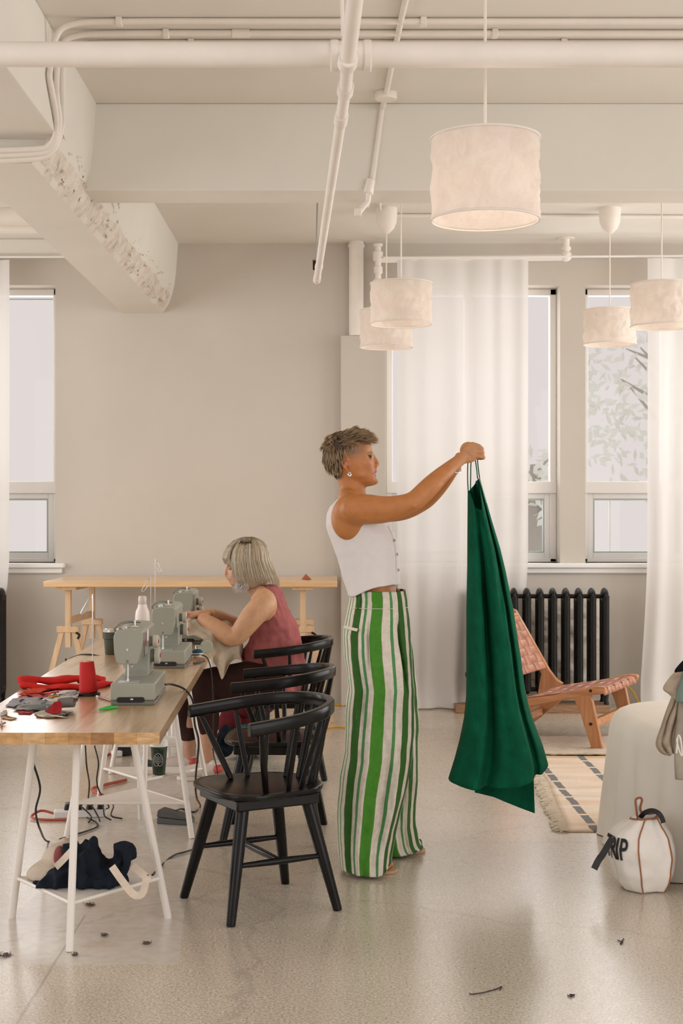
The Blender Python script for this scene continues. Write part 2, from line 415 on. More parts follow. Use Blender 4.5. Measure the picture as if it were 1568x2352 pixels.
# baseboard strip of bare cement
s = MB(); s.box(-6, 6, YW - .012, YW, 0, .05); s.build('baseboard_back', M['wall'], kind='structure', smooth=False)
# ================================================================== pipes
def pipe(name, label, parts, cat='pipe', mat=None):
    r = empty(name, parts[0][1][0], label=label, cat=cat)
    for (nm, pts, rad, *o) in parts:
        MB().tube(pts, rad, n=14, smooth=(o[0] if o else 0)).build(nm, mat or M['white_paint'], r, world=True)
    return r
Yp = 4.3
zp = lambda py, Y: HC - (py - CY) * Y / FPX
mp_r = .0375
main = empty('water_pipe', (0, Yp, zp(126, Yp)), label='thick white pipe crossing the whole room just below the ceiling', cat='pipe')
MB().cyl((-1.6, Yp, zp(124, Yp)), (.035 - .04, Yp, zp(126, Yp)), mp_r, n=24).build('pipe_run', M['white_paint'], main, world=True)
MB().cyl((.035 + .035, Yp, zp(126, Yp)), (1.6, Yp, zp(126, Yp)), mp_r, n=24).build('pipe_run', M['white_paint'], main, world=True)
xt = .047
f = MB()
f.cyl((xt - .055, Yp, zp(128, Yp)), (xt + .055, Yp, zp(128, Yp)), .042, n=24)
for s_ in (-1, 1): f.cyl((xt + s_ * .050 - .012, Yp, zp(128, Yp)), (xt + s_ * .050 + .012, Yp, zp(128, Yp)), .047, n=24)
f.build('tee_fitting', M['white_paint'], main, world=True, bevel=.004)
# branch pipe running into the room under the tee
A = P(822, -60, 3.75); B = P(798, 140, 4.22); Cc = P(793, 205, 4.6); D = P(728, 640, 7.6)
br = empty('sprinkler_pipe', tuple(B), label='thin white branch pipe sloping into the room and ending near the small lamps', cat='pipe')
B2 = B + Vector((0, 0, -.03)); 
MB().tube([A, B], .0235, n=16).build('pipe_run', M['white_paint'], br, world=True)
MB().tube([B, Cc], .0205, n=16).build('pipe_run', M['white_paint'], br, world=True)
MB().tube([Cc, D], [.0195, .0185], n=16).build('pipe_run', M['white_paint'], br, world=True)
d_ = (D - Cc).normalized()
for nm, q, r_, L in (('coupling', B, .030, .03), ('coupling', Cc, .027, .035), ('collar', Cc + d_ * .30, .024, .05), ('coupling', D - d_ * .3, .021, .03), ('end_cap', D, .021, .05)):
    MB().cyl(q - d_ * L, q + d_ * L, r_, n=16).build(nm, M['white_paint'], br, world=True, bevel=.004)
rodm = simple('rod_metal', (.35, .33, .30), .4, metal=.6)
rust = simple('rusty_clamp', (.35, .12, .04), .7, nz=40, var=.4)
MB().cyl(D - d_ * .15 + Vector((-.012, 0, .0)), Vector(((D - d_ * .15).x + .005, (D - d_ * .15).y, ZC)), .004).build('hanger_rod', rodm, br, world=True)
q = D - d_ * .15 + Vector((-.015, 0, .05)); MB().box(q.x - .012, q.x + .012, q.y - .01, q.y + .01, q.z - .035, q.z + .012).build('clamp', M['iron'], br, world=True)
MB().box(q.x - .014, q.x + .014, q.y - .011, q.y + .011, q.z + .012, q.z + .018).build('clamp_nut', rust, br, world=True)
q2 = P(784, -20, 4.3); MB().cyl(P(788, 95, 4.36), P(783, -60, 4.36), .006).build('hanger_rod', M['white_paint'], br, world=True)
MB().box(*[v for t in [(P(792, 88, 4.34).x - .01, P(792, 88, 4.34).x + .008), (4.33, 4.35), (P(792, 89, 4.34).z - .004, P(792, 89, 4.34).z + .004)] for v in t]).build('clamp_nut', rust, br, world=True)
# conduit on the ceiling, down the beam face with a junction box
zc = ZC - .014
cd = empty('conduit', (.25, 6.6, zc), label='thin white conduit with a round junction box running down the face of the cross beam', cat='conduit')
pj = P(886, 212, 6.66)
cdp = [(.29, 4.9, zc), (.262, 5.6, zc), (pj.x, pj.y, zc)]
MB().tube(cdp, .0125, n=12, smooth=4).build('conduit_run', M['white_paint'], cd, world=True)
MB().lathe([(.048, 0), (.052, .004), (.052, .03), (.05, .034)], (pj.x, pj.y, ZC - .035), 28).build('junction_box', M['white_paint'], cd, world=True)
a1 = P(878, 245, 6.825); a2 = P(852, 436, 6.825)
MB().tube([(pj.x, pj.y, zc), (a1.x, 6.825, ZC - .03), a1, a2, (a2.x, 6.825, BZ + .02)], .0125, n=12, smooth=5).build('conduit_run', M['white_paint'], cd, world=True)
MB().cyl((a2.x, 6.82, BZ + .05), (a2.x - .015, 6.82, BZ - .015), .022).build('elbow_body', M['white_paint'], cd, world=True, bevel=.004)
e1 = P(845, 462, 6.85); e2 = P(823, 488, 6.85)
MB().tube([(a2.x - .01, 6.83, BZ - .005), e1, e2], [.014, .013, .016], n=12).build('elbow_fitting', M['white_paint'], cd, world=True)
MB().box(e2.x - .02, e2.x + .015, 6.83, 6.87, e2.z - .018, e2.z + .018).build('elbow_cover', M['white_paint'], cd, world=True, bevel=.004)
MB().tube([e1, (e1.x, 7.12, BZ - .014), (e1.x + .03, 7.16, ZC - .05), (.30, 9.35, zc), (3.2, 9.42, zc)], .012, n=12, smooth=0).build('conduit_run', M['white_paint'], cd, world=True)
# three bundled conduits that bend down the long beam
conds = [(5.66, 0.0, 130, 'uppermost'), (5.80, .035, 118, 'middle'), (5.93, .07, 142, 'lowest')]
for i, (y, dx, pxd, w_) in enumerate(conds):
    y2 = [5.66, 5.80, 5.92][i]; xb = -1.135
    rt = empty('conduit', (0, y2, zc), label='%s of the three thin white conduits bundled along the ceiling behind the thick pipe' % w_, cat='conduit', group='bundled ceiling conduits')
    R = .13 + .03 * (2 - i)
    pts = [(3.2, y2, zc), (0, y2, zc), (xb + R + .14, y2, zc), (xb + R * .45, y2, zc - .012), (xb + R * .1, y2, zc - R * .4), (xb, y2, zc - R), (xb - .0, y2 + .0, HC + 1.72 - i * .03),
           (xb - .002, y2 + (5.90 - y2) * .6, HC + 1.60), (xb - .04, 5.86 + .015 * i, HC + 1.52 - .012 * i), (xb - .16, 5.87 + .015 * i, HC + 1.50 - .017 * i), (-1.9, 5.88 + .015 * i, HC + 1.495 - .02 * i), (-2.6, 5.88 + .015 * i, HC + 1.495 - .02 * i)]
    MB().tube(pts, .0125, n=10, smooth=6).build('conduit_run', M['white_paint'], rt, world=True)
    for xk in ([-.86, -.69, -.60][i], .35 + .3 * i):
        MB().box(xk - .012, xk + .012, y2 - .022, y2 + .022, zc - .017, ZC).build('pipe_clip', M['white_paint'], rt, world=True, bevel=.003)
    if i == 1: MB().cyl((-.42, y2, zc), (-.35, y2, zc), .018).build('coupling', M['white_paint'], rt, world=True)
# pipes of the left bay, seen under the beam
for i, (yy_, rr_, zz_) in enumerate(((7.9, .05, 3.05), (8.5, .03, 3.1))):
    o = MB().cyl((-6, yy_, zz_), (-1.55, yy_, zz_), rr_, n=16).build('bay_pipe', M['white_paint'])
    tag(o, ['thicker white pipe high in the left bay beyond the long beam', 'thinner white pipe high in the left bay behind the thicker one'][i], 'pipe')
# boxed vertical riser and the pipe along the top of the back wall
rs = empty('riser_pipe', (wx(818, 10.32), 10.33, wz(770)), label='white vertical riser pipe standing on the wall pilaster beside the small lamps', cat='pipe')
MB().cyl((wx(818, 10.32), 10.34, wz(770, 10.3)), (wx(818, 10.32), 10.34, ZC), .053, n=24).build('pipe_run', M['white_paint'], rs, world=True)
MB().cyl((wx(818, 10.32), 10.34, wz(566, 10.3)), (wx(818, 10.32), 10.34, wz(560, 10.3)), .06, n=24).build('collar', M['white_paint'], rs, world=True)
hp = empty('heating_pipe', (wx(868, 10.2), 10.2, wz(640, 10.2)), label='white pipe with elbows running level along the top of the window wall', cat='pipe')
hx = wx(868, 10.2); zt_ = wz(590, 10.2)
MB().tube([(hx, 10.2, wz(690, 10.2)), (hx, 10.2, wz(560, 10.2))], .022, n=14).build('pipe_run', M['white_paint'], hp, world=True)
for a_, b_, r_ in ((650, 642, .034), (628, 612, .031), (600, 578, .036), (566, 560, .034)):
    MB().cyl((hx, 10.2, wz(a_, 10.2)), (hx, 10.2, wz(b_, 10.2)), r_).build('coupling', M['white_paint'], hp, world=True, bevel=.004)
MB().cyl((hx, 10.2, wz(596, 10.2)), (wx(1290, 10.2), 10.2, wz(591, 10.2)), .024, n=16).build('pipe_run', M['white_paint'], hp, world=True)
ex = wx(1300, 10.2)
MB().ell((ex, 10.2, wz(588, 10.2)), .04).build('elbow_fitting', M['white_paint'], hp, world=True)
MB().cyl((ex, 10.2, wz(585, 10.2)), (ex, 10.2, ZC), .024).build('pipe_run', M['white_paint'], hp, world=True)
MB().cyl((ex, 10.2, wz(568, 10.2)), (ex, 10.2, wz(575, 10.2)), .034).build('coupling', M['white_paint'], hp, world=True)
MB().cyl((ex, 10.2, ZC - .008), (ex, 10.2, ZC), .06).build('ceiling_collar', M['white_paint'], hp, world=True)
# ================================================================== pendant lamps
M['cord'] = simple('cord_white', (.85, .78, .70), .6)
def lamp(px, py_top, py_bot, Y, D, label, canopy=False, px_top=None, seed=1):
    zb, ztop = wz(py_bot, Y), wz(py_top, Y); x = wx(px, Y); H = ztop - zb
    r = empty('pendant_lamp', (x, Y, zb), label=label, cat='lamp', group='paper drum pendant lamps')
    n = 96; rings = []; rad = D / 2
    for j in range(25):
        v = j / 24; ring = []
        pinch = 1 - .022 * math.sin(PI * v) ** .6
        for i in range(n):
            a = 2 * PI * i / n; cx_, sx_ = math.cos(a), math.sin(a)
            d = noise.noise((cx_ * 3 + seed * 7, sx_ * 3, v * 4)) * .012 + noise.noise((cx_ * 8 + seed, sx_ * 8, v * 11)) * .007 + noise.noise((cx_ * 20 + seed, sx_ * 20, v * 24)) * .004
            e = math.sin(PI * v) ** .5 if 0 < v < 1 else 0
            rr = rad * pinch + d * e * (rad / .17)
            ring.append((rr * cx_, rr * sx_, v * H))
        rings.append(ring)
    MB().loft(rings, cap=False).build('lamp_shade', M['paper'], r, ang=180, solid=.002)
    for zz in (0, H):
        MB().tube([(rad * math.cos(2 * PI * i / 48), rad * math.sin(2 * PI * i / 48), zz) for i in range(49)], .0035, n=8, cap=False).build('shade_ring', M['cord'], r)
    fr = MB()
    for i in range(3):
        a = 2 * PI * i / 3 + .4; fr.cyl((.02 * math.cos(a), .02 * math.sin(a), H * .93), (rad * math.cos(a), rad * math.sin(a), H - .002), .0018, n=6)
    fr.cyl((0, 0, H * .62), (0, 0, H * .93), .02, n=16); fr.build('lamp_holder', M['cord'], r)
    
    MB().cyl((0, 0, H * .9), (0, 0, ZC - zb), .0042 if Y > 5 else .0048, n=8).build('cord', M['cord'], r)
    if canopy:
        ch = ZC - zb - (wz(545, 9.4) - zb)
        MB().lathe([(.004, -.165), (.02, -.16), (.05, -.13), (.066, -.09), (.07, -.04), (.07, 0)], (0, 0, ZC - zb), 28).build('canopy', M['white_paint'], r)
    else: MB().lathe([(.006, -.04), (.03, -.035), (.045, -.005), (.045, 0)], (0, 0, ZC - zb), 24).build('canopy', M['white_paint'], r)
    return r
lamp(1114, 319, 506, 4.55, .347, 'largest and nearest crumpled paper drum lamp hanging in front of the cross beam', seed=1)
lamp(921, 651, 744, 7.75, .336, 'small paper drum lamp overlapping the lower one beside the riser pipe', seed=2)
lamp(887, 713, 797, 9.2, .342, 'small paper drum lamp hanging lowest, half behind another by the riser pipe', True, seed=3)
lamp(1400, 713, 791, 9.2, .338, 'small pale paper drum lamp hanging before the bare right window pane', True, seed=4)
lamp(1519, 653, 750, 7.75, .336, 'paper drum lamp cut by the right edge of the picture', seed=5)
# point lights added inside all five shades to brighten their paper
for (x_, y_, z_, e_) in ((wx(1114, 4.55), 4.55, 2.43, .8), (wx(921, 7.75), 7.75, wz(700, 7.75), .6), (wx(887, 9.2), 9.2, wz(757, 9.2), .5), (wx(1400, 9.2), 9.2, wz(754, 9.2), .4), (wx(1519, 7.75), 7.75, wz(704, 7.75), .6)):
    l = bpy.data.lights.new('shade_glow_light', 'POINT'); l.energy = e_; l.shadow_soft_size = .06; l.color = (1, .86, .76)
    o = bpy.data.objects.new('shade_glow_light', l); o.location = (x_, y_, z_); COL.objects.link(o)
# ================================================================== curtains
def curtain(x0, x1, xb0, xb1, label, y=10.17, ztop=None, seed=0, puddle=0):
    nx, nz = 260, 70; g = []; ztop = ztop or wz(597, 10.17)
    for j in range(nz + 1):
        v = j / nz; z = .012 + (ztop - .012) * v; row = []
        low = max(0, 1 - z / 1.1)
        for i in range(nx + 1):
            u = i / nx; a = x0 + (x1 - x0) * u; b = xb0 + (xb1 - xb0) * u
            s = low ** 1.4; x = a * (1 - s) + b * s
            ph = 42 * u + 2.2 * math.sin(5 * u + seed) + 1.2 * noise.noise((u * 6, v * 1.5, seed))
            amp = .011 * (1 + .9 * low) * (.5 + .5 * noise.noise((u * 5, seed, 0)) + .35)
            yy_ = y + amp * math.sin(ph * (x1 - x0)) + .02 * noise.noise((u * 3, v * 2, seed + 5)) * (1 + low)
            if z < .25: yy_ -= puddle * (1 - z / .25) ** 2 * (1 + .5 * math.sin(ph * .3))
            row.append((x, yy_, z))
        g.append(row)
    o = MB().grid(g, uv=True).build('sheer_curtain', M['sheer'], ang=180)
    return tag(o, label, 'curtain', 'sheer curtains of the window wall')
curtain(wx(912, 10.17), wx(1213, 10.17), wx(925, 10.17), wx(1176, 10.17), 'wide sheer white curtain hanging behind the raised arms of the standing woman', seed=1, puddle=.08)
curtain(wx(1482, 10.17), wx(1800, 10.17), wx(1462, 10.17), wx(1800, 10.17), 'sheer white curtain at the right edge, swept left where it meets the floor', seed=2, puddle=.08, y=10.1)
curtain(wx(-330, 10.17), wx(22, 10.17), wx(-330, 10.17), wx(-25, 10.17), 'narrow strip of sheer curtain at the left edge over the left window', seed=3)
o = MB().cyl((wx(880, 10.17), 10.17, wz(592, 10.17)), (wx(1850, 10.17), 10.17, wz(586, 10.17)), .008).build('curtain_rod', M['trim']); tag(o, 'slim white rod from which the sheer curtains hang on the window wall', 'curtain rod')
o = MB().cyl((wx(-380, 10.17), 10.17, wz(590, 10.17)), (wx(150, 10.17), 10.17, wz(590, 10.17)), .008).build('curtain_rod', M['trim']); tag(o, 'slim white curtain rod over the left window', 'curtain rod')
# ================================================================== radiators
woodb = simple('old_board_wood', (.30, .17, .09), .8, nz=9, var=.35, stretch=(1, 8, 8), bump=(14, .3))
def radiator(x0, n, sp, yc, label, valve=None):
    r = empty('radiator', (x0, yc, 0), label=label, cat='radiator')
    zt, zb = wz(1350, yc), .115
    for i in range(n):
        x = x0 + i * sp; m = MB()
        for dy in (-.06, .0, .06):
            m.tube([(x, yc + dy, zb + .03), (x, yc + dy, zt - .09), (x, yc + dy, zt - .055)], [.0235, .0235, .025], n=14)
        pts = [(x, yc + .062 * math.cos(a), zt - .055 + .05 * math.sin(a)) for a in [PI * t / 8 for t in range(9)]]
        m.ell((x, yc, zt - .055), (.027, .088, .056), n=16, k=10); m.ell((x, yc, zb + .04), (.027, .085, .04), n=16, k=8)
        m.build('section', M['iron'], r, world=True)
    for z_ in (zt - .06, zb + .035):
        MB().cyl((x0 - sp * .3, yc, z_), (x0 + (n - 1) * sp + sp * .3, yc, z_), .016, n=12).build('header_pipe', M['iron'], r, world=True)
    for xf in (x0, x0 + (n - 1) * sp):
        for dy in (-.06, .06):
            m = MB(); m.tube([(xf, yc + dy, zb + .03), (xf, yc + dy * 1.15, .08), (xf, yc + dy * 1.3, .052)], [.022, .014, .02], n=10)
            m.build('foot', M['iron'], r, world=True)
    if valve:
        xv = x0 + valve * sp * .9 if valve < 0 else x0 + (n - 1) * sp + valve * sp
        m = MB(); m.cyl((xv, yc, .0), (xv, yc, .25), .012); m.cyl((xv, yc, .15), (x0 if valve < 0 else x0 + (n - 1) * sp, yc, .15), .014); m.cyl((xv, yc, .24), (xv, yc, .27), .026); m.build('valve', M['iron'], r, world=True)
    return r
spc = 29.75 * 10.08 / FPX
rx = wx(1387.5, 10.08)
radiator(rx - 10 * spc, 11, spc, 10.08, 'black cast iron radiator standing on a board behind the lounge chair', valve=-.5)
radiator(wx(2, 10.08) - 6 * spc, 7, spc, 10.08, 'black cast iron radiator cut by the left edge of the picture')
o = MB().box(wx(1046, 9.95), wx(1400, 9.95), 9.93, 10.22, 0, .052).build('radiator_board', woodb, bevel=.004); tag(o, 'weathered wooden board lying under the right radiator', 'board')
o = MB().box(wx(-500, 9.95), wx(18, 9.95), 9.93, 10.22, 0, .052).build('radiator_board', woodb, bevel=.004); tag(o, 'wooden board under the radiator at the left edge', 'board')
yel_m = simple('yellow_cable', (.75, .42, .04), .5)
yc = [FL(560, 1620), FL(640, 1627), FL(740, 1620), FL(850, 1624), FL(960, 1618), FL(1040, 1616)]
o = MB().tube([(p.x, p.y, .008) for p in yc], .007, n=8, smooth=8).build('extension_cord', yel_m); tag(o, 'yellow cord lying along the foot of the window wall', 'cord')
yc = [FL(600, 1690), FL(700, 1683), FL(780, 1672), FL(850, 1690), FL(900, 1700)]
o = MB().tube([(p.x, p.y, .008) for p in yc], .006, n=8, smooth=8).build('extension_cord', yel_m); tag(o, 'yellow cord on the floor behind the black chairs', 'cord')
yc = [(1.42, 10.3, .20), (1.6, 10.28, .14), (1.9, 10.25, .16), (2.1, 10.2, .15), (2.2, 10.05, .012), (2.5, 9.85, .008), (3.2, 9.8, .008)]
o = MB().tube(yc, .007, n=8, smooth=8).build('extension_cord', yel_m); tag(o, 'yellow cord looping out from behind the right radiator', 'cord')
# ================================================================== trees outside the panes
k = NT('overexposed_leaves'); k.base((.90, .93, .86)); k.b.inputs['Roughness'].default_value = .8  # leaf colour paled to near white to imitate overexposure
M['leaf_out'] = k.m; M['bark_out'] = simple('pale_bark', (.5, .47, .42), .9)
def tree(cx_, cy_, zmid, rad, n, label, trunk=True):
    r = empty('tree', (cx_, cy_, -3), label=label, cat='tree'); m = MB()
    for i in range(n):
        th, ph, q = random.uniform(0, 2 * PI), random.uniform(-1, 1), random.random() ** .5
        c = Vector((cx_ + rad * q * math.cos(th), cy_ + rad * q * math.sin(th), zmid + rad * 1.1 * ph * math.sqrt(max(0, 1.05 - q * q))))
        a = Vector((random.uniform(-1, 1), random.uniform(-1, 1), random.uniform(-1, 1))).normalized(); b = a.orthogonal().normalized() * .06; a = a * .12
        m.add([c - a, c + b, c + a, c - b], [(0, 1, 2, 3)])
    m.build('foliage', M['leaf_out'], r, world=True, smooth=False, kind='stuff')
    t = MB(); t.tube([(cx_, cy_, -3), (cx_ + .1, cy_, zmid - rad * .3), (cx_ + .05, cy_, zmid + rad * .5)], [.2, .13, .04], n=8)
    for i in range(6):
        a = random.uniform(0, 6.3); t.tube([(cx_ + .08, cy_, zmid - rad * .4 + i * .15 * rad), (cx_ + rad * .6 * math.cos(a), cy_ + rad * .6 * math.sin(a), zmid + rad * (.1 + .1 * i))], [.05, .012], n=6)
    t.build('trunk', M['bark_out'], r, world=True)
tree(5.6, 24, 3.3, 1.6, 700, 'tree coloured pale as if overexposed, seen through the upper right window pane')
tree(3.0, 22, 1.8, .7, 180, 'shrub branches coloured pale as if overexposed, seen low through the narrow window pane')
# ================================================================== furniture materials
def wood(name, c1, c2, c3, axis='Y', scale=1.0, rough=.3, coat=.9):
    k = NT(name); st = {'Y': (9, .7, 9), 'X': (.7, 9, 9), 'Z': (9, 9, .7)}[axis]
    n1 = k.noise(3.2 * scale, 6, .6, stretch=st); n1.inputs['Distortion'].default_value = .6
    r = k.ramp(n1.outputs[0], [(.28, c1), (.5, c2), (.72, c3)]); k.base(r.outputs[0])
    k.b.inputs['Roughness'].default_value = rough; k.b.inputs['Coat Weight'].default_value = coat; k.b.inputs['Coat Roughness'].default_value = .2
    k.bump(n1.outputs[0], .06, .003); return k.m
M['top_wood'] = wood('oak_board', (.46, .27, .125), (.60, .385, .20), (.70, .48, .275))
M['top_wood2'] = wood('oak_board_dark', (.34, .18, .075), (.47, .27, .125), (.56, .345, .17))
M['end_grain'] = [simple('end_grain_' + n_, c_, .5, nz=22, var=.3, stretch=(1, 1, 3)) for n_, c_ in (('light', (.56, .32, .13)), ('mid', (.47, .25, .095)), ('dark', (.33, .165, .06)), ('pale', (.63, .40, .19)))]
M['pine'] = wood('pine_board', (.66, .38, .16), (.74, .46, .215), (.80, .54, .28), 'X', 1.0, .45)
M['pine_leg'] = wood('pine_leg', (.60, .38, .20), (.70, .47, .27), (.77, .55, .34), 'Z', 1.0, .6, 0)
M['black'] = simple('black_lacquer', (.0075, .0065, .0055), .25, nz=30, var=.25, spec=.22)
M['white_steel'] = simple('white_powder_steel', (.84, .79, .72), .42)
# ------------------------------------------------------------------ windsor-like black chair
def make_chair():
    r = empty('spindle_chair', (0, 0, 0))
    zs_ = .435; t = .022
    pts = cat_rom([(.215, 0), (.20, .14), (.12, .215), (-.02, .205), (-.14, .175), (-.205, .095), (-.218, 0), (-.205, -.095), (-.14, -.175), (-.02, -.205), (.12, -.215), (.20, -.14)], 6, closed=True)
    rings = []
    for (sc, z) in ((.955, zs_ - t), (.99, zs_ - t + .005), (1.0, zs_ - .008), (.99, zs_ - .002), (.965, zs_), (.85, zs_ - .003), (.6, zs_ - .009), (.25, zs_ - .011), (.02, zs_ - .011)):
        rings.append([(p[0] * sc, p[1] * sc, z) for p in pts])
    MB().loft(rings).build('seat', M['black'], r)
    MB().box(-.155, .165, -.165, .165, zs_ - .062, zs_ - t).build('seat_frame', M['black'], r, bevel=.006)
    for (sx_, sy_) in ((1, 1), (1, -1), (-1, 1), (-1, -1)):
        fx = .208 if sx_ > 0 else -.205; fy = .207
        a = Vector((.125 * sx_, .125 * sy_, zs_ - .05)); b = Vector((fx, fy * sy_, 0))
        MB().tube([a, a.lerp(b, .45), b + (a - b) * .02, b], [.0235, .0215, .0165, .015], n=18).build('leg', M['black'], r)
    legp = lambda sx_, sy_, z: Vector((.125 * sx_, .125 * sy_, zs_ - .05)).lerp(Vector(((.208 if sx_ > 0 else -.205), .207 * sy_, 0)), 1 - z / (zs_ - .05))
    for sy_ in (1, -1):
        a, b = legp(1, sy_, .19), legp(-1, sy_, .19)
        MB().tube([a, a.lerp(b, .5), b], [.0085, .0125, .0085], n=12, smooth=4).build('stretcher', M['black'], r)
    a, b = legp(1, 1, .19).lerp(legp(-1, 1, .19), .5), legp(1, -1, .19).lerp(legp(-1, -1, .19), .5)
    MB().tube([a, a.lerp(b, .5), b], [.009, .0125, .009], n=12, smooth=4).build('stretcher', M['black'], r)
    # rail: flat horseshoe, higher at the back
    path = cat_rom([(.165, .262, .668), (.06, .262, .678), (-.05, .25, .690), (-.15, .205, .703), (-.225, .115, .712), (-.25, 0, .715), (-.225, -.115, .712), (-.15, -.205, .703), (-.05, -.25, .690), (.06, -.262, .678), (.165, -.262, .668)], 7)
    rings = []
    for i, p in enumerate(path):
        d = path[min(i + 1, len(path) - 1)] - path[max(i - 1, 0)]; d = d / np.linalg.norm(d)
        nrm = np.array((d[1], -d[0], 0)); nrm /= np.linalg.norm(nrm); wv_, hv_ = .0145, .0225
        ring = []
        for (a_, b_) in ((-1, -.75), (-.8, -1), (.8, -1), (1, -.75), (1, .75), (.75, 1), (-.75, 1), (-1, .75)):
            ring.append(tuple(p + nrm * a_ * wv_ + np.array((0, 0, 1)) * b_ * hv_))
        rings.append(ring)
    MB().loft(rings).build('back_rail', M['black'], r, bevel=.0025)
    # posts and spindles: (angle index on the rail 0..1) -> seat point
    n = len(path) - 1
    for u, rad in ((.045, .0105), (.17, .009), (.285, .0085), (.39, .0085), (.455, .0135), (.545, .0135), (.61, .0085), (.715, .0085), (.83, .009), (.955, .0105)):
        p = Vector(path[round(u * n)]) - Vector((0, 0, .014))
        ang = math.atan2(p.y, p.x + .02); q = Vector((-.01 + .155 * math.cos(ang) * 1.05 + (.0 if abs(u - .5) < .3 else -.02), .165 * math.sin(ang), zs_ - .006))
        if abs(u - .5) < .08: q.x = -.185; q.y = .055 * (1 if p.y > 0 else -1)
        MB().tube([p, p.lerp(q, .5), q], [rad * .8, rad * 1.15, rad], n=12, smooth=3).build('spindle', M['black'], r)
    return r
chair = make_chair(); chair.location = (-.270, 5.093, 0); chair.rotation_euler = (0, 0, math.radians(208.5))
tag(chair, 'nearest black wooden spindle chair, empty and turned slightly towards the viewer', 'chair', 'black spindle chairs along the sewing tables')
c2_ = copy_tree(chair); c2_.location = (-.262, 6.19, 0); c2_.rotation_euler.z = math.radians(178); c2_['label'] = 'empty black spindle chair in the middle of the row of three'
c3_ = copy_tree(chair); c3_.location = (-.275, 7.62, 0); c3_.rotation_euler.z = math.radians(184); c3_['label'] = 'black spindle chair on which the grey-haired woman sits'
# ------------------------------------------------------------------ sewing tables
TH = .70; TR = math.radians(1.6)
def tablexy(Y):  # right edge X at depth Y
    return -.5595 - (Y - 4.53) * math.tan(TR)
def make_trestle():
    r = empty('steel_trestle', (0, 0, 0)); H = TH - .038
    feet = [(-.27, .19, 0), (.27, .19, 0), (0, -.19, 0)]; tops = [(-.165, .055, H - .012), (.165, .055, H - .012), (0, -.055, H - .012)]
    fr = lambda i, z: Vector(feet[i]).lerp(Vector(tops[i]), z / (H - .012))
    for i in range(3): MB().tube([Vector(feet[i]), Vector(tops[i])], .0125, n=16).build('leg', M['white_steel'], r)
    MB().box(-.215, .215, -.06, .06, H - .016, H).build('top_plate', M['white_steel'], r, bevel=.004)
    z = .145; cs = [fr(i, z) for i in range(3)]
    for i in range(3): MB().cyl(cs[i], cs[(i + 1) % 3], .0065, n=10).build('shelf_rail', M['white_steel'], r)
    MB().slab([(c.x, c.y) for c in cs], z - .002, z + .003).build('shelf', M['mesh_steel'], r, smooth=False)
    return r
k = NT('perforated_steel'); k.base((.80, .75, .68)); k.b.inputs['Roughness'].default_value = .5
vz = k.noise(170, 0, .5); k.bump(vz.outputs[0], .25, .003); M['mesh_steel'] = k.m
tre = make_trestle(); tre.location = (-.848, 4.73, 0)
tag(tre, 'nearest white tripod trestle holding a cloth bag on its shelf', 'trestle', 'white steel trestles of the sewing tables')
# (feet: far pair Y 4.87, near single Y 4.54)
for (x, y, rz, lb) in ((-.888, 6.31, PI, 'white tripod trestle with empty shelf behind the nearest trestle'), (-.895, 6.83, 0, 'white tripod trestle under the far table with the paper cup on its shelf'), (-.935, 7.82, PI, 'white tripod trestle behind the one with the paper cup'), (-.98, 8.75, 0, 'white tripod trestle farthest away at the end of the tables')):
    c = copy_tree(tre); c.location = (x, y, 0); c.rotation_euler.z = rz; c['label'] = lb
def table_top(y0, y1, label):
    xr0, xr1 = tablexy(y0), tablexy(y1); W = .655
    r = empty('sewing_table', ((xr0 + xr1) / 2 - W / 2, y0, TH - .038), label=label, cat='table', group='sewing table tops')
    nb = 9; bw = W / nb
    for i in range(nb):   # glued staves, each its own board
        a0 = xr0 - W + i * bw; a1 = a0 + bw; d = xr1 - xr0; g = .0002
        m = MB(); z0, z1 = TH - .038, TH - (i % 2) * .0002
        vs = [(a0 + g, y0, z0), (a1 - g, y0, z0), (a1 - g + d, y1, z0), (a0 + g + d, y1, z0), (a0 + g, y0, z1), (a1 - g, y0, z1), (a1 - g + d, y1, z1), (a0 + g + d, y1, z1)]
        m.add(vs, [(0, 3, 2, 1), (4, 5, 6, 7), (0, 1, 5, 4), (1, 2, 6, 5), (2, 3, 7, 6), (3, 0, 4, 7)])
        o = m.build('stave', M['top_wood'], r, world=True, smooth=False)
        o.data.materials.append(M['end_grain'][[0, 1, 0, 3, 0, 1, 2, 0, 3][i]])
        for p in o.data.polygons:
            if abs(p.normal.y) > .9: p.material_index = 1
    return r
table_top(4.53, 6.55, 'near sewing table top of pale oak staves with end grain facing the viewer')
table_top(6.553, 9.03, 'far sewing table top of oak staves carrying the second and third machines')
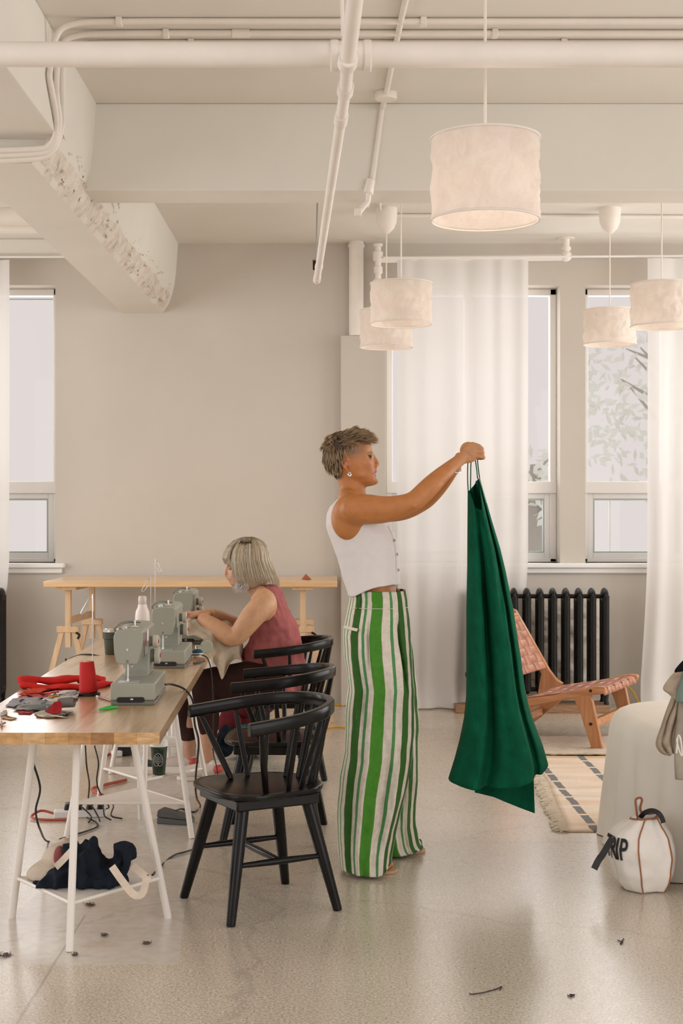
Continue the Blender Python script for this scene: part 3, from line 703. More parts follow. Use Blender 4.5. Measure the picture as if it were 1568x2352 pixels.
# ------------------------------------------------------------------ standing bench at the back wall
BH = .946
bt = empty('work_bench', (-.95, 9.9, BH), label='long high pine bench on wooden trestles against the back wall', cat='table')
xa, xb_ = wx(99.5, 9.42), wx(774, 9.42); xa2, xb2 = wx(134, 10.3), wx(767, 10.3)
for i in range(3):
    u0, u1 = i / 3, (i + 1) / 3; y0, y1 = 9.42 + .9 * u0, 9.42 + .9 * u1
    L = lambda u: xa + (xa2 - xa) * u * 0; Rr = lambda u: xb_
    m = MB(); m.box(xa, xb_, y0 + (.0015 if i else 0), y1, BH - .037, BH - (i % 2) * .0006)
    m.build('board', M['pine'], bt, world=True, bevel=.003)
def make_wtrestle():
    r = empty('wooden_trestle', (0, 0, 0)); t = .022
    for sy in (-.33, .33):
        MB().box(-.018, .018, sy - .018, sy + .018, .50, BH - .06).build('post', M['pine_leg'], r)
        for sx in (-1, 1):
            MB().bar((sx * .035, sy, .64), (sx * .19, sy + (.05 if sy > 0 else -.05), 0), .036, .02, up=(0, 1, 0)).build('leg', M['pine_leg'], r, bevel=.002)
        MB().box(-.075, .075, sy - .022, sy + .022, .60, .64).build('yoke', M['pine_leg'], r, bevel=.003)
    MB().box(-.012, .012, -.35, .35, .655, .70).build('crossbar', M['pine_leg'], r, bevel=.002)
    MB().box(-.07, .07, -.40, .40, BH - .06, BH - .0375).build('top_beam', M['pine_leg'], r, bevel=.003)
    MB().tube([(.06, -.36, .60), (.085, -.37, .585), (.075, -.38, .56)], .008, n=8, smooth=3).build('clamp_knob', M['black'], r)
    return r
wt = make_wtrestle(); wt.location = (wx(163, 9.5) + 0, 9.86, 0); wt.rotation_euler.z = math.radians(-4)
tag(wt, 'adjustable pine trestle carrying the left end of the back bench', 'trestle', 'pine trestles of the back bench')
w2t = copy_tree(wt); w2t.location = (wx(693, 9.5), 9.86, 0); w2t.rotation_euler.z = math.radians(1); w2t['label'] = 'adjustable pine trestle carrying the right end of the back bench'
leafm = simple('dark_teal_leaf', (.03, .09, .09), .5)
ms = MB().add([(wx(707, 9.8), 9.8, BH + .001), (wx(692, 9.7), 9.7, BH + .001), (wx(716, 9.6), 9.6, BH + .004), (wx(702, 9.9), 9.9, BH + .03)], [(0, 1, 2), (0, 1, 3), (1, 2, 3), (0, 2, 3)])
o = ms.build('fabric_scrap', simple('rust_scrap', (.42, .10, .03), .8), smooth=False); tag(o, 'tiny rust-coloured scrap on the right end of the back bench', 'fabric scrap')
# ------------------------------------------------------------------ lounge chair
M['teak'] = wood('teak', (.34, .13, .045), (.47, .20, .075), (.60, .29, .12), 'X', 1.2, .4, .15)
M['teak_z'] = wood('teak_leg', (.34, .13, .045), (.45, .19, .07), (.57, .27, .11), 'Z', 1.2, .4, .15)
M['leather'] = simple('brown_leather_strap', (.46, .20, .125), .38, nz=12, var=.2, bump=(60, .1, .001))
lc = empty('lounge_chair', (1.54, 8.29, 0), math.atan2(-.455, .89), label='low wooden lounge chair with woven brown leather straps facing right', cat='chair')
Wd = .745
def bx(poly, y0, y1, name, mat, bev=.006):
    MB().prism(poly, y0, y1).build(name, mat, lc, bevel=bev)
th_ = .038
for (y0, y1) in ((0, th_), (Wd - th_, Wd)):
    bx([(.03, .385), (.035, .37), (.02, .345), (-.10, .325), (-.50, .225), (-.62, .205), (-.62, .255), (-.50, .28), (-.30, .315), (-.02, .388)], y0, y1, 'seat_rail', M['teak'])
    bx([(-.545, .235), (-.455, .305), (-.50, .33), (-.545, .385), (-.775, .765), (-.80, .775), (-.815, .755), (-.60, .36), (-.62, .255)], y0 + .001, y1 - .001, 'back_rail', M['teak_z'])
    bx([(-.175, .335), (-.065, .35), (-.045, .30), (.02, .0), (-.045, .0), (-.125, .24)], y0 + .002, y1 - .002, 'front_leg', M['teak_z'])
    bx([(-.46, .265), (-.36, .285), (-.70, .0), (-.775, .0), (-.56, .20)], y0 + .002, y1 - .002, 'rear_leg', M['teak_z'])
for (x, z, nm) in ((-.045, .165, 'stretcher'), (-.60, .12, 'stretcher')):
    MB().box(x - .014, x + .014, th_, Wd - th_, z - .024, z + .024).build(nm, M['teak'], lc, bevel=.004)
MB().cyl((-.77, th_, .735), (-.77, Wd - th_, .735), .014).build('top_bar', M['teak'], lc)
for (y0, y1) in ((0, th_),):
    for (x, z) in ((-.055, .36), (-.055, .165)):
        MB().cyl((x, -.002, z), (x, .004, z), .009, n=14).build('bolt', M['iron'], lc)
# woven straps: along the seat and across, over/under
def weave(fn, nu, nv, name):
    "fn(u,v,h) -> point with height h over the surface"
    for i in range(nu):
        g = []; u0, u1 = (i + .05) / nu, (i + .95) / nu
        for j in range(nv * 4 + 1):
            v = j / (nv * 4); k_ = min(nv - 1, int(v * nv)); h = .0022 * math.sin(PI * (v * nv - k_)) ** .5 * (1 if (i + k_) % 2 == 0 else -1)
            g.append([fn(u0, v, h + .0015), fn(u1, v, h + .0015)])
        MB().grid(g).build(name, M['leather'], lc, solid=.002)
    for k_ in range(nv):
        g = []; v0, v1 = (k_ + .05) / nv, (k_ + .95) / nv
        for j in range(nu * 4 + 1):
            u = j / (nu * 4); i = min(nu - 1, int(u * nu)); h = .0022 * math.sin(PI * (u * nu - i)) ** .5 * (-1 if (i + k_) % 2 == 0 else 1)
            g.append([fn(u, v0, h + .0015), fn(u, v1, h + .0015)])
        MB().grid(g).build(name, M['leather'], lc, solid=.002)
def seatf(u, v, h):
    y = th_ * .6 + (Wd - 1.2 * th_) * u; sag = -.022 * math.sin(PI * u) * (.4 + .6 * math.sin(PI * min(1, v * 1.1)))
    if v < .88:
        q = v / .88; x = -.50 + .50 * q; z = .285 + (.378 - .285) * q + sag; return (x, y, z + h)
    q = (v - .88) / .12; a = q * 1.9; return (.0 + .022 * math.sin(a), y, .378 - .024 + .024 * math.cos(a) - .03 * max(0, q - .5) + sag * (1 - q) + h)
weave(seatf, 9, 8, 'leather_strap')
def backf(u, v, h):
    y = th_ * .6 + (Wd - 1.2 * th_) * u; x = -.565 - .205 * v; z = .40 + .345 * v; sag = .02 * math.sin(PI * u)
    return (x - sag * .86 + h, y, z - sag * .3)
weave(backf, 8, 7, 'leather_strap')
# ------------------------------------------------------------------ rugs
k = NT('kilim'); tc = k.n('ShaderNodeTexCoord'); sx = k.n('ShaderNodeSeparateXYZ'); k.l(tc.outputs['Object'], sx.inputs[0])
n1 = k.noise(2.2, 4, .6, stretch=(.5, 3.4, 1)); rc = k.ramp(n1.outputs[0], [(.35, (.76, .56, .40)), (.52, (.82, .68, .55)), (.66, (.84, .77, .69))])
fl = k.noise(60, 2, .6, stretch=(3, .5, 1)); base = k.mix(.25, rc.outputs[0], fl.outputs['Color'], 'SOFT_LIGHT')
top = k.math('GREATER_THAN', sx.outputs[1], .88); base = k.mix(top, base, (.70, .50, .31))
acc = None
for x0 in (.125, .385, .65, .92, 1.2):
    wob_ = k.math('MULTIPLY', k.math('SUBTRACT', n1.outputs[0], .5), .03)
    d = k.math('LESS_THAN', k.math('ABSOLUTE', k.math('SUBTRACT', k.math('ADD', sx.outputs[0], wob_), x0)), .019)
    acc = d if acc is None else k.math('MAXIMUM', acc, d)
fr_ = k.math('FRACT', k.math('MULTIPLY', sx.outputs[1], 4.9)); dash = k.math('MULTIPLY', acc, k.math('LESS_THAN', fr_, .84))
c = k.mix(dash, base, (.20, .20, .195)); k.base(c); k.b.inputs['Roughness'].default_value = .95; k.bump(fl.outputs[0], .4, .004); M['kilim'] = k.m
M['fringe'] = simple('cotton_fringe', (.74, .65, .53), .95)
rg = empty('kilim_rug', (1.02, 7.2, 0), label='beige flatweave rug with grey dashed lines and a fringed left edge', cat='rug')
g = []
for j in range(61):
    y = 6.23 + 1.94 * j / 60; xl = 1.02 + .11 * (j / 60) + .02 * noise.noise((y * 2, 0, 0))
    g.append([(xl + (2.6 - xl) * i / 40, y, .006 + .003 * noise.noise((i * .3, y * 3, 0))) for i in range(41)])
MB().grid(g).build('rug_field', M['kilim'], rg, world=True, solid=.005)
s = MB()
for j in range(330):
    y = 6.23 + 1.94 * j / 330; xl = 1.02 + .11 * (j / 330) + .02 * noise.noise((y * 2, 0, 0)); L = random.uniform(.035, .07)
    s.tube([(xl + .005, y, .008), (xl - L * .5, y + random.uniform(-.015, .015), .012), (xl - L, y + random.uniform(-.03, .03), .005)], [.0035, .003, .0035], n=4)
s.build('fringe', M['fringe'], rg, world=True, kind='stuff')
cr_ = simple('cream_wool', (.72, .62, .50), .98, nz=25, var=.12, bump=(70, .8, .01, (1, 3, 1)))
g = [[(1.10 + 1.5 * i / 50, 8.16 + .62 * j / 20, .012 + .006 * noise.noise((i * .9, j * .9, 0))) for i in range(51)] for j in range(21)]
o = MB().grid(g).build('wool_rug', cr_, solid=.012); tag(o, 'cream woven rug under the front legs of the lounge chair', 'rug')
# ================================================================== fused organic meshes
EDGES = [None]
def fuse(mb, voxel, name, mat, parent=None, smooth=4, fn=None, kind=None, label=None, factor=.5, colfn=None):
    "one closed surface grown round overlapping closed pieces; fn(co ndarray) -> co"
    o = mb.build('tmp', smooth=False)
    r = o.modifiers.new('r', 'REMESH'); r.mode = 'VOXEL'; r.voxel_size = voxel
    if smooth:
        sm = o.modifiers.new('s', 'SMOOTH'); sm.factor = factor; sm.iterations = smooth
    dg = bpy.context.evaluated_depsgraph_get(); dg.update()
    me = bpy.data.meshes.new_from_object(o.evaluated_get(dg)); bpy.data.objects.remove(o, do_unlink=True)
    n = len(me.vertices); co = np.empty(n * 3, dtype=np.float32); me.vertices.foreach_get('co', co); co = co.reshape(-1, 3).astype(float)
    nr = np.empty(n * 3, dtype=np.float32); me.vertex_normals.foreach_get('vector', nr); nr = nr.reshape(-1, 3).astype(float)
    ed = np.empty(len(me.edges) * 2, dtype=np.int32); me.edges.foreach_get('vertices', ed); EDGES[0] = ed.reshape(-1, 2)
    if fn is not None: co = fn(co, nr)
    if colfn is not None:
        ca = me.color_attributes.new('col', 'FLOAT_COLOR', 'POINT'); cc = np.ones((n, 4), dtype=np.float32); cc[:, :3] = colfn(co, nr); ca.data.foreach_set('color', cc.ravel())
    if parent is not None:
        mi = np.array(wmat(parent).inverted()); co = co @ mi[:3, :3].T + mi[:3, 3]
    me.vertices.foreach_set('co', co.astype(np.float32).ravel()); me.update(); me.shade_smooth()
    me.name = name; ob = bpy.data.objects.new(name, me); COL.objects.link(ob)
    me.materials.clear(); me.materials.append(mat)
    if parent is not None: ob.parent = parent
    if kind: ob['kind'] = kind
    if label: ob['label'] = label
    return ob
def nvec(co, scale, seed=0):
    out = np.empty(len(co))
    for i, p in enumerate(co): out[i] = noise.noise((p[0] * scale + seed, p[1] * scale, p[2] * scale))
    return out
def TP(px, py): return P(px, py, (HC - TH) * FPX / (py - CY))
# ================================================================== sewing machines
M['machine'] = simple('grey_green_enamel', (.335, .34, .28), .38, nz=4, var=.03, spec=.35)
M['machine_d'] = simple('dark_grey_green_plinth', (.16, .17, .13), .4)
M['ivory'] = simple('ivory_plastic', (.62, .58, .48), .4)
M['steel'] = simple('bright_steel', (.72, .71, .69), .22, metal=1)
M['slot'] = simple('dark_slot', (.006, .006, .006), .5)
M['red_mark'] = simple('red_mark', (.45, .03, .04), .5)
M['plate'] = simple('clear_bobbin_cover', (.55, .60, .60), .12, metal=.3)
def make_machine():
    r = empty('sewing_machine', (0, 0, 0))
    y0, y1 = -.22, .22
    MB().box(-.081, .081, y0, y1, .017, .080).build('base', M['machine'], r, bevel=.007, seg=3)
    MB().box(-.080, .080, y0 + .002, y1 - .002, .0, .0165).build('plinth', M['machine_d'], r, bevel=.003)
    pl = [(-.049 + .009 * math.cos(a), .0205 + .0098 * math.sin(a)) for a in np.linspace(PI / 2, 3 * PI / 2, 9)] + [(.034 + .009 * math.cos(a), .0205 + .0098 * math.sin(a)) for a in np.linspace(-PI / 2, PI / 2, 9)]
    MB().prism(pl, y0 - .002, y0 + .004).build('cable_slot', M['slot'], r, smooth=False)
    MB().box(-.008, .002, y0 - .004, y0, .020, .026).build('latch', M['steel'], r)
    MB().box(.0805, .083, -.205, -.10, .018, .0205).build('seam', M['slot'], r, smooth=False)
    # column
    m = MB(); m.loft([[(x, y, z) for (x, y) in ((-.045, a), (.050, a), (.050, b), (-.045, b))] for (z, a, b) in ((.078, .02, .21), (.10, .045, .205), (.15, .05, .205), (.22, .05, .205), (.262, .05, .205))])
    m.build('column', M['machine'], r, bevel=.008, seg=3)
    # arm
    prof = [(-.052, .165), (-.055, .255), (-.048, .272), (-.010, .279), (.040, .274), (.053, .262), (.053, .175), (.045, .165)]
    MB().prism(prof, -.11, .215).build('arm', M['machine'], r, bevel=.004)
    head = [(-.033, .148), (-.044, .155), (-.052, .19), (-.0545, .245), (-.048, .268), (-.010, .2745), (.045, .272), (.053, .264), (.0535, .235), (.047, .195), (.036, .153), (.030, .148)]
    MB().prism(head, -.21, -.108).build('head', M['machine'], r, bevel=.004)
    MB().prism([(x * .985, z * .985 + .003) for x, z in head], -.2155, -.2095).build('end_cover', M['machine'], r, bevel=.003)
    MB().cyl((-.003, -.2155, .202), (-.003, -.2185, .202), .0048, n=16).build('screw', M['steel'], r)
    MB().tube([(-.003, -.217, .164), (-.003, -.217, .156)], .0032, n=8).build('cover_catch', M['machine_d'], r)
    MB().add([(.0535, -.19, .262), (.0537, -.185, .262), (.0537, -.150, .172), (.0535, -.160, .172)], [(0, 1, 2, 3)]).build('take_up_slot', M['slot'], r, solid=.001, smooth=False)
    nd = MB(); nd.cyl((-.006, -.165, .10), (-.006, -.165, .15), .0035); nd.cyl((-.006, -.165, .083), (-.006, -.165, .10), .001); nd.build('needle_bar', M['steel'], r)
    MB().box(-.012, -.001, -.185, -.150, .0815, .086).build('presser_foot', M['steel'], r, bevel=.001)
    MB().cyl((-.008, -.150, .084), (-.008, -.150, .15), .0035).build('presser_bar', M['steel'], r)
    MB().ell((.007, -.168, .138), (.006, .006, .006)).build('needle_clamp', M['ivory'], r)
    MB().ell((-.022, -.168, .136), (.0055, .0055, .007)).build('thread_guide', M['ivory'], r)
    MB().box(-.040, .036, -.205, -.135, .0798, .0815).build('needle_plate', M['plate'], r, bevel=.0006)
    for (z, y, rad, w, xx_) in ((.212, .02, .024, .020, .0535), (.150, .105, .032, .020, .052)):
        m = MB(); n = 40; rings = []
        for (q, sc) in ((0, .96), (.15, 1), (.85, 1), (1, .94), (1.01, .85)):
            rings.append([(xx_ + w * q, y + rad * sc * (1 + .02 * (i % 2)) * math.cos(2 * PI * i / n), z + rad * sc * (1 + .02 * (i % 2)) * math.sin(2 * PI * i / n)) for i in range(n)])
        m.loft(rings).build('dial', M['ivory'], r, ang=25)
        MB().cyl((xx_ + w, y, z), (xx_ + w + .003, y, z), rad * .28).build('dial_mark', M['red_mark'], r)
        MB().cyl((xx_ - .022, y, z), (xx_, y, z), rad * .8).build('dial_stem', M['machine_d'], r)
    MB().lathe([(.02, 0), (.036, .002), (.038, .012), (.036, .02), (.02, .022)], n=32, m=Matrix.Translation((0, .215, .235)) @ Matrix.Rotation(-PI / 2, 4, 'X')).build('hand_wheel', M['ivory'], r)
    MB().cyl((.012, -.10, .274), (.012, -.10, .300), .0035).build('spool_pin', M['steel'], r)
    MB().lathe([(.014, 0), (.014, .003), (.006, .006)], (.012, -.10, .275), 20).build('pin_base', M['ivory'], r)
    MB().tube([(-.05, -.19, .268), (-.054, -.17, .276), (-.045, -.06, .285), (-.02, .0, .287), (.02, .02, .283)], [.004, .006, .008, .008, .004], n=10, flat=.6, smooth=3).build('carry_handle', M['machine_d'], r)
    m = MB(); m.tube([(-.03, -.17, .274), (-.02, -.15, .282), (0, -.14, .282), (.005, -.15, .276)], .0018, n=8, smooth=3); m.build('thread_guide', M['steel'], r)
    MB().cyl((-.02, -.13, .272), (-.02, -.13, .282), .009).build('tension_disc', M['steel'], r)
    for c in kids(r):
        if c.name.split('.')[0] in ('column', 'arm', 'head', 'end_cover', 'screw', 'cover_catch', 'take_up_slot', 'needle_bar', 'presser_foot', 'presser_bar', 'needle_clamp', 'thread_guide', 'needle_plate', 'hand_wheel', 'spool_pin', 'pin_base', 'carry_handle', 'tension_disc'): c.location.x = -.017
        if c.name.split('.')[0].startswith('dial'): c.location.x = -.004
    return r
grp = 'grey-green sewing machines on the tables'
m1_ = make_machine(); yM = 5.17; m1_.location = (-.7375 - .005, yM + .22, TH); m1_.rotation_euler.z = TR
tag(m1_, 'nearest grey-green sewing machine, a white tag hanging from its arm', 'sewing machine', grp)
m2_ = copy_tree(m1_); m2_.location = (-.763, 6.40 + .22, TH); m2_['label'] = 'middle grey-green sewing machine in the row of three'
m3_ = copy_tree(m1_); m3_.location = (-.800, 7.58 + .22, TH); m3_['label'] = 'farthest grey-green sewing machine, worked by the grey-haired woman'
tagm = simple('white_tag', (.80, .78, .76), .7)
MB().box(.0375, .040, -.10, -.045, .222, .262).build('paper_tag', tagm, m1_, bevel=.0008)
MB().box(.0372, .039, -.112, -.106, .205, .255).build('ribbon_end', M['red_mark'], m1_)
# ------------------------------------------------------------------ thread stands and cone
M['red_thread'] = simple('red_thread', (.56, .010, .010), .7, nz=300, var=.15, bump=(220, .5, .001, (.2, .2, 3)))
M['black_pl'] = simple('black_plastic', (.012, .012, .012), .35)
M['black_cable'] = simple('black_rubber_cable', (.010, .010, .010), .45)
def stand(x, y, h, hook, label, group='wire thread stands'):
    r = empty('thread_stand', (x, y, TH), label=label, cat='thread stand', group=group)
    MB().lathe([(.002, 0), (.043, 0), (.0445, .003), (.0445, .010), (.040, .0125), (.002, .0125)], n=36).build('stand_base', M['black_pl'], r)
    rx_, ry_ = .010, .028; d = hook
    MB().tube([(rx_, ry_, .012), (rx_, ry_, h - .015), (rx_ - d * .002, ry_, h - .003), (rx_ - d * .010, ry_, h), (rx_ - d * .018, ry_, h - .008), (rx_ - d * .042, ry_ - .01, h - .052), (rx_ - d * .038, ry_ - .012, h - .062), (rx_ - d * .030, ry_ - .012, h - .058), (rx_ - d * .012, ry_ - .012, h - .034)], .0017, n=8, smooth=3).build('guide_rod', M['steel'], r)
    return r
sx_, sy_ = (203.5 - CX) * 5.46 / FPX, 5.46
stand(sx_, sy_, .372, 1, 'nearest wire thread stand rising behind the red thread cone')
stand((341 - CX) * 7.05 / FPX, 7.03, .372, 1, 'wire thread stand with a left-bent hook above the white bottle')
stand((349 - CX) * 7.4 / FPX, 7.42, .447, -.8, 'tallest wire thread stand with a right-bent hook by the far machine')
cone = empty('thread_cone', (sx_, sy_, TH + .0125), label='large bright red cone of thread on a black stand beside the nearest machine', cat='thread')
ti = Matrix.Rotation(math.radians(-3.5), 4, 'Y')
MB().lathe([(.010, 0), (.034, 0), (.0362, .004), (.0345, .02), (.0275, .112), (.0265, .116), (.014, .1165)], n=40, m=ti).build('thread_winding', M['red_thread'], cone)
MB().lathe([(.0125, .0), (.0125, .119), (.0105, .121), (.0105, .0)], n=24, m=ti).build('cone_core', simple('pale_cone_core', (.72, .55, .30), .7), cone)
# ------------------------------------------------------------------ tumbler, bottle, pin cushion, tape, snips, pencils
mug = empty('tumbler', ((256.5 - CX) * 7.04 / FPX, 7.04, TH), label='dark green insulated tumbler with a steel rim behind the nearest machine', cat='tumbler')
mgm = simple('dark_green_coating', (.055, .060, .042), .45)
MB().lathe([(.002, 0), (.031, 0), (.033, .003), (.038, .075), (.0435, .079), (.0455, .112), (.0445, .112), (.03, .02), (.002, .02)], n=36).build('tumbler_body', mgm, mug)
MB().lathe([(.0455, .112), (.0462, .125), (.044, .125), (.0435, .112)], n=36).build('steel_rim', M['steel'], mug)
MB().lathe([(.001, .118), (.0435, .118), (.0435, .123), (.001, .121)], n=36).build('drink_surface', simple('milky_tea', (.60, .45, .22), .3), mug)
MB().cyl((.041, -.012, .088), (.046, -.014, .088), .006).build('badge', M['steel'], mug)
bo = empty('bottle', ((327 - CX) * 7.0 / FPX, 7.0, TH), label='white bottle with a clear cap standing behind the nearest machine', cat='bottle')
MB().lathe([(.002, 0), (.033, 0), (.036, .004), (.036, .19), (.033, .215), (.0225, .238), (.0215, .25), (.002, .25)], n=36).build('bottle_body', simple('white_bottle', (.84, .76, .72), .4), bo)
MB().lathe([(.0195, .25), (.021, .255), (.0205, .283), (.017, .291), (.001, .292)], n=28).build('bottle_cap', simple('cloudy_cap', (.62, .55, .49), .25), bo)
pc = empty('pin_cushion', tuple(Vector(((453 - CX) * 6.86 / FPX, 6.86, TH))), label='teal pin cushion in a cream bowl on the table edge', cat='pin cushion')
MB().lathe([(.002, 0), (.018, 0), (.026, .006), (.0285, .025), (.0275, .026), (.002, .022)], n=30).build('bowl', simple('cream_ceramic', (.72, .66, .55), .4), pc)
MB().ell((0, 0, .027), (.0275, .0275, .017)).build('cushion', simple('teal_felt', (.010, .075, .11), .9), pc)
pcol = [simple('pin_%s' % n_, c_, .3) for n_, c_ in (('red', (.6, .03, .03)), ('white', (.8, .8, .8)), ('green', (.1, .5, .25)), ('blue', (.05, .3, .5)))]
for i in range(12):
    a, q = random.uniform(0, 6.28), random.uniform(.1, .8); b = Vector((q * .024 * math.cos(a), q * .024 * math.sin(a), .038)); d = Vector((q * .010 * math.cos(a), q * .010 * math.sin(a), .022))
    pn = MB().cyl(b - d * .3, b + d, .0005, n=5).build('pin', M['steel'], pc); MB().ell(b + d, .0022, n=8, k=6).build('pin_head', pcol[i % 4], pn)
td = empty('tape_dispenser', ((474 - CX) * 7.12 / FPX, 7.12, TH), label='translucent tape dispenser behind the teal pin cushion', cat='tape dispenser')
tdm = simple('pale_green_clear_plastic', (.48, .52, .43), .2)
MB().lathe([(.016, -.010), (.030, -.010), (.031, -.008), (.031, .008), (.030, .010), (.016, .010)], n=36, m=Matrix.Translation((0, 0, .031)) @ Matrix.Rotation(PI / 2, 4, 'X')).build('tape_roll', tdm, td)
MB().box(-.045, .03, -.011, .011, 0, .006).build('dispenser_foot', tdm, td, bevel=.001)
def snips(p0, p1, mat_h, label, open_=.012):
    r = empty('thread_snips', tuple(p0), label=label, cat='snips'); d = (p1 - p0); L = d.length; d.normalize(); nrm = Vector((-d.y, d.x, 0))
    for s_ in (-1, 1):
        MB().tube([p0 + d * L * .42 + Vector((0, 0, .004)), p0 + nrm * s_ * open_ * .15 + Vector((0, 0, .003))], [.004, .001], n=8, flat=.35, up=(0, 0, 1)).build('blade', M['steel'], r, world=True)
        MB().tube([p0 + d * L * .40 + Vector((0, 0, .005)), p0 + d * L * .7 + nrm * s_ * open_ * .6 + Vector((0, 0, .006)), p1 + nrm * s_ * open_ + Vector((0, 0, .006))], [.004, .0045, .005], n=8, smooth=3).build('handle', mat_h, r, world=True)
    return r
snips(TP(207, 1637), TP(262, 1627), simple('green_plastic', (.02, .45, .05), .35), 'thread snips with bright green handles in front of the nearest machine')
snips(TP(431, 1530), TP(464, 1521), M['black_pl'], 'black-handled thread snips beside the middle machine')
o = MB().tube([TP(226, 1603) + Vector((0, 0, .004)), TP(256, 1612) + Vector((0, 0, .004))], .0042, n=6).build('pencil', simple('brown_pencil', (.28, .08, .03), .4)); tag(o, 'red-brown pencil with a white tip left of the nearest machine', 'pencil')
MB().tube([TP(222, 1601.5) + Vector((0, 0, .004)), TP(227, 1603.3) + Vector((0, 0, .004))], .0044, n=6).build('pencil_tip', tagm, o)
o = MB().tube([TP(436, 1517) + Vector((0, 0, .003)), TP(471, 1514) + Vector((0, 0, .003))], .0035, n=6).build('pencil', simple('orange_brown_pencil', (.38, .14, .05), .4)); tag(o, 'orange-brown pencil on the table edge below the pin cushion', 'pencil')
# ------------------------------------------------------------------ red folded cloth and scraps
def cloth(name, c, extra=.15, r=.9): return simple(name, c, r, nz=14, var=.18, bump=(150, extra, .002), spec=.15)
M['red_cloth'] = cloth('red_wool_cloth', (.56, .022, .018))
rc = MB()
a = Vector(TP(36, 1583)); b = Vector(TP(262, 1572))
def roll(p0, p1, r0, fl, z, wob_, n=26):
    pts = []; R = []
    for i in range(n + 1):
        t = i / n; q = Vector(p0).lerp(Vector(p1), t); q.z = TH + z + r0 * fl * .9 + .004 * math.sin(9 * t + wob_); q.y += .006 * math.sin(7 * t + wob_)
        pts.append(q); R.append(r0 * (1 + .12 * math.sin(11 * t + wob_)) * (.9 if i in (0, n) else 1))
    rc.tube(pts, R, n=20, flat=fl, up=(0, 0, 1))
roll(a + Vector((0, .06, 0)), TP(185, 1578) + Vector((0, .06, 0)), .040, .36, .012, 0); roll(a + Vector((.02, .02, 0)), TP(195, 1585), .035, .30, .0, 1)
roll(TP(175, 1574) + Vector((0, .05, 0)), b + Vector((-.05, .05, 0)), .045, .30, .004, 2); roll(TP(200, 1584), b, .030, .36, .0, 3)
def crinkle(amp, sc, seed=0):
    def f(co, nr): return co + nr * (amp * nvec(co, sc, seed))[:, None]
    return f
o = fuse(rc, .004, 'folded_cloth', M['red_cloth'], smooth=3, fn=crinkle(.006, 16)); tag(o, 'bright red folded length of cloth lying across the table behind the cone', 'cloth')
sc_specs = [  # (polygon pixels), colour, label, lift
 ([(52, 1592), (75, 1583), (138, 1583), (134, 1590), (110, 1594), (60, 1596)], (.60, .055, .02), 'orange-red fabric scrap tucked under the red folded cloth', .010),
 ([(40, 1600), (60, 1590), (150, 1588), (128, 1601), (95, 1603)], (.62, .10, .09), 'coral fabric scrap with a slanted end, below the orange one', .008),
 ([(44, 1604), (70, 1596), (140, 1596), (118, 1609), (100, 1606)], (.60, .16, .16), 'pink fabric scrap beneath the coral one', .005),
 ([(12, 1624), (30, 1606), (92, 1604), (96, 1612), (60, 1618), (34, 1626)], (.34, .33, .36), 'bluish grey fabric scrap with a folded tip at the table edge', .006),
 ([(28, 1633), (60, 1613), (140, 1608), (150, 1616), (110, 1634), (60, 1636)], (.36, .35, .32), 'large grey woven fabric strip under the rolled piece', .009),
 ([(95, 1612), (120, 1596), (183, 1594), (178, 1608), (150, 1616), (110, 1617)], (.62, .56, .50), 'pale patterned fabric scrap by the foot of the cone', .012),
 ([(115, 1604), (140, 1592), (170, 1590), (182, 1597), (160, 1604)], (.70, .66, .62), 'white fabric scrap between the cone and the coral scraps', .016),
 ([(110, 1605), (128, 1601), (138, 1605), (118, 1609)], (.55, .25, .07), 'small orange-brown fabric scrap on the patterned one', .020),
 ([(40, 1633), (50, 1630), (78, 1636), (70, 1642), (44, 1641)], (.50, .07, .08), 'small crimson scrap under the grey strip', .003),
 ([(78, 1641), (100, 1630), (168, 1636), (170, 1642), (120, 1645), (84, 1645)], (.47, .42, .36), 'frayed beige-grey strip in front of the rolled piece', .004),
 ([(82, 1648), (84, 1644), (156, 1644), (155, 1650), (110, 1651)], (.66, .55, .42), 'narrow cream strip nearest the table front', .003),
 ([(0, 1640), (14, 1632), (18, 1642), (4, 1646)], (.50, .45, .40), 'grey scrap cut by the left edge of the picture', .004),
 ([(0, 1650), (12, 1645), (42, 1652), (24, 1655)], (.60, .38, .24), 'thin tan strip at the left edge of the picture', .003)]
for poly, c, lb, lift in sc_specs:
    pts = [TP(*p) for p in poly]; cen = sum(pts, Vector()) / len(pts); g = []; nr_ = 7; n = len(pts) * 6
    ring0 = [pts[i // 6].lerp(pts[(i // 6 + 1) % len(pts)], (i % 6) / 6) for i in range(n)]
    for j in range(nr_):
        t = max(.02, j / (nr_ - 1)); row = []
        for i in range(n):
            q = cen.lerp(ring0[i], t); q.z = TH + .001 + lift * (.35 + .65 * abs(noise.noise((q.x * 16, q.y * 16, lift * 900)))) + .004 * max(0, noise.noise((q.x * 45, q.y * 45, 3)))
            row.append(tuple(q))
        g.append(row)
    m = MB(); m.loft(g, cap=True)
    o = m.build('fabric_scrap', cloth('scrap_cloth', c, .4), ang=180, solid=.0012, off=1); tag(o, lb, 'fabric scrap', 'fabric scraps on the near table')
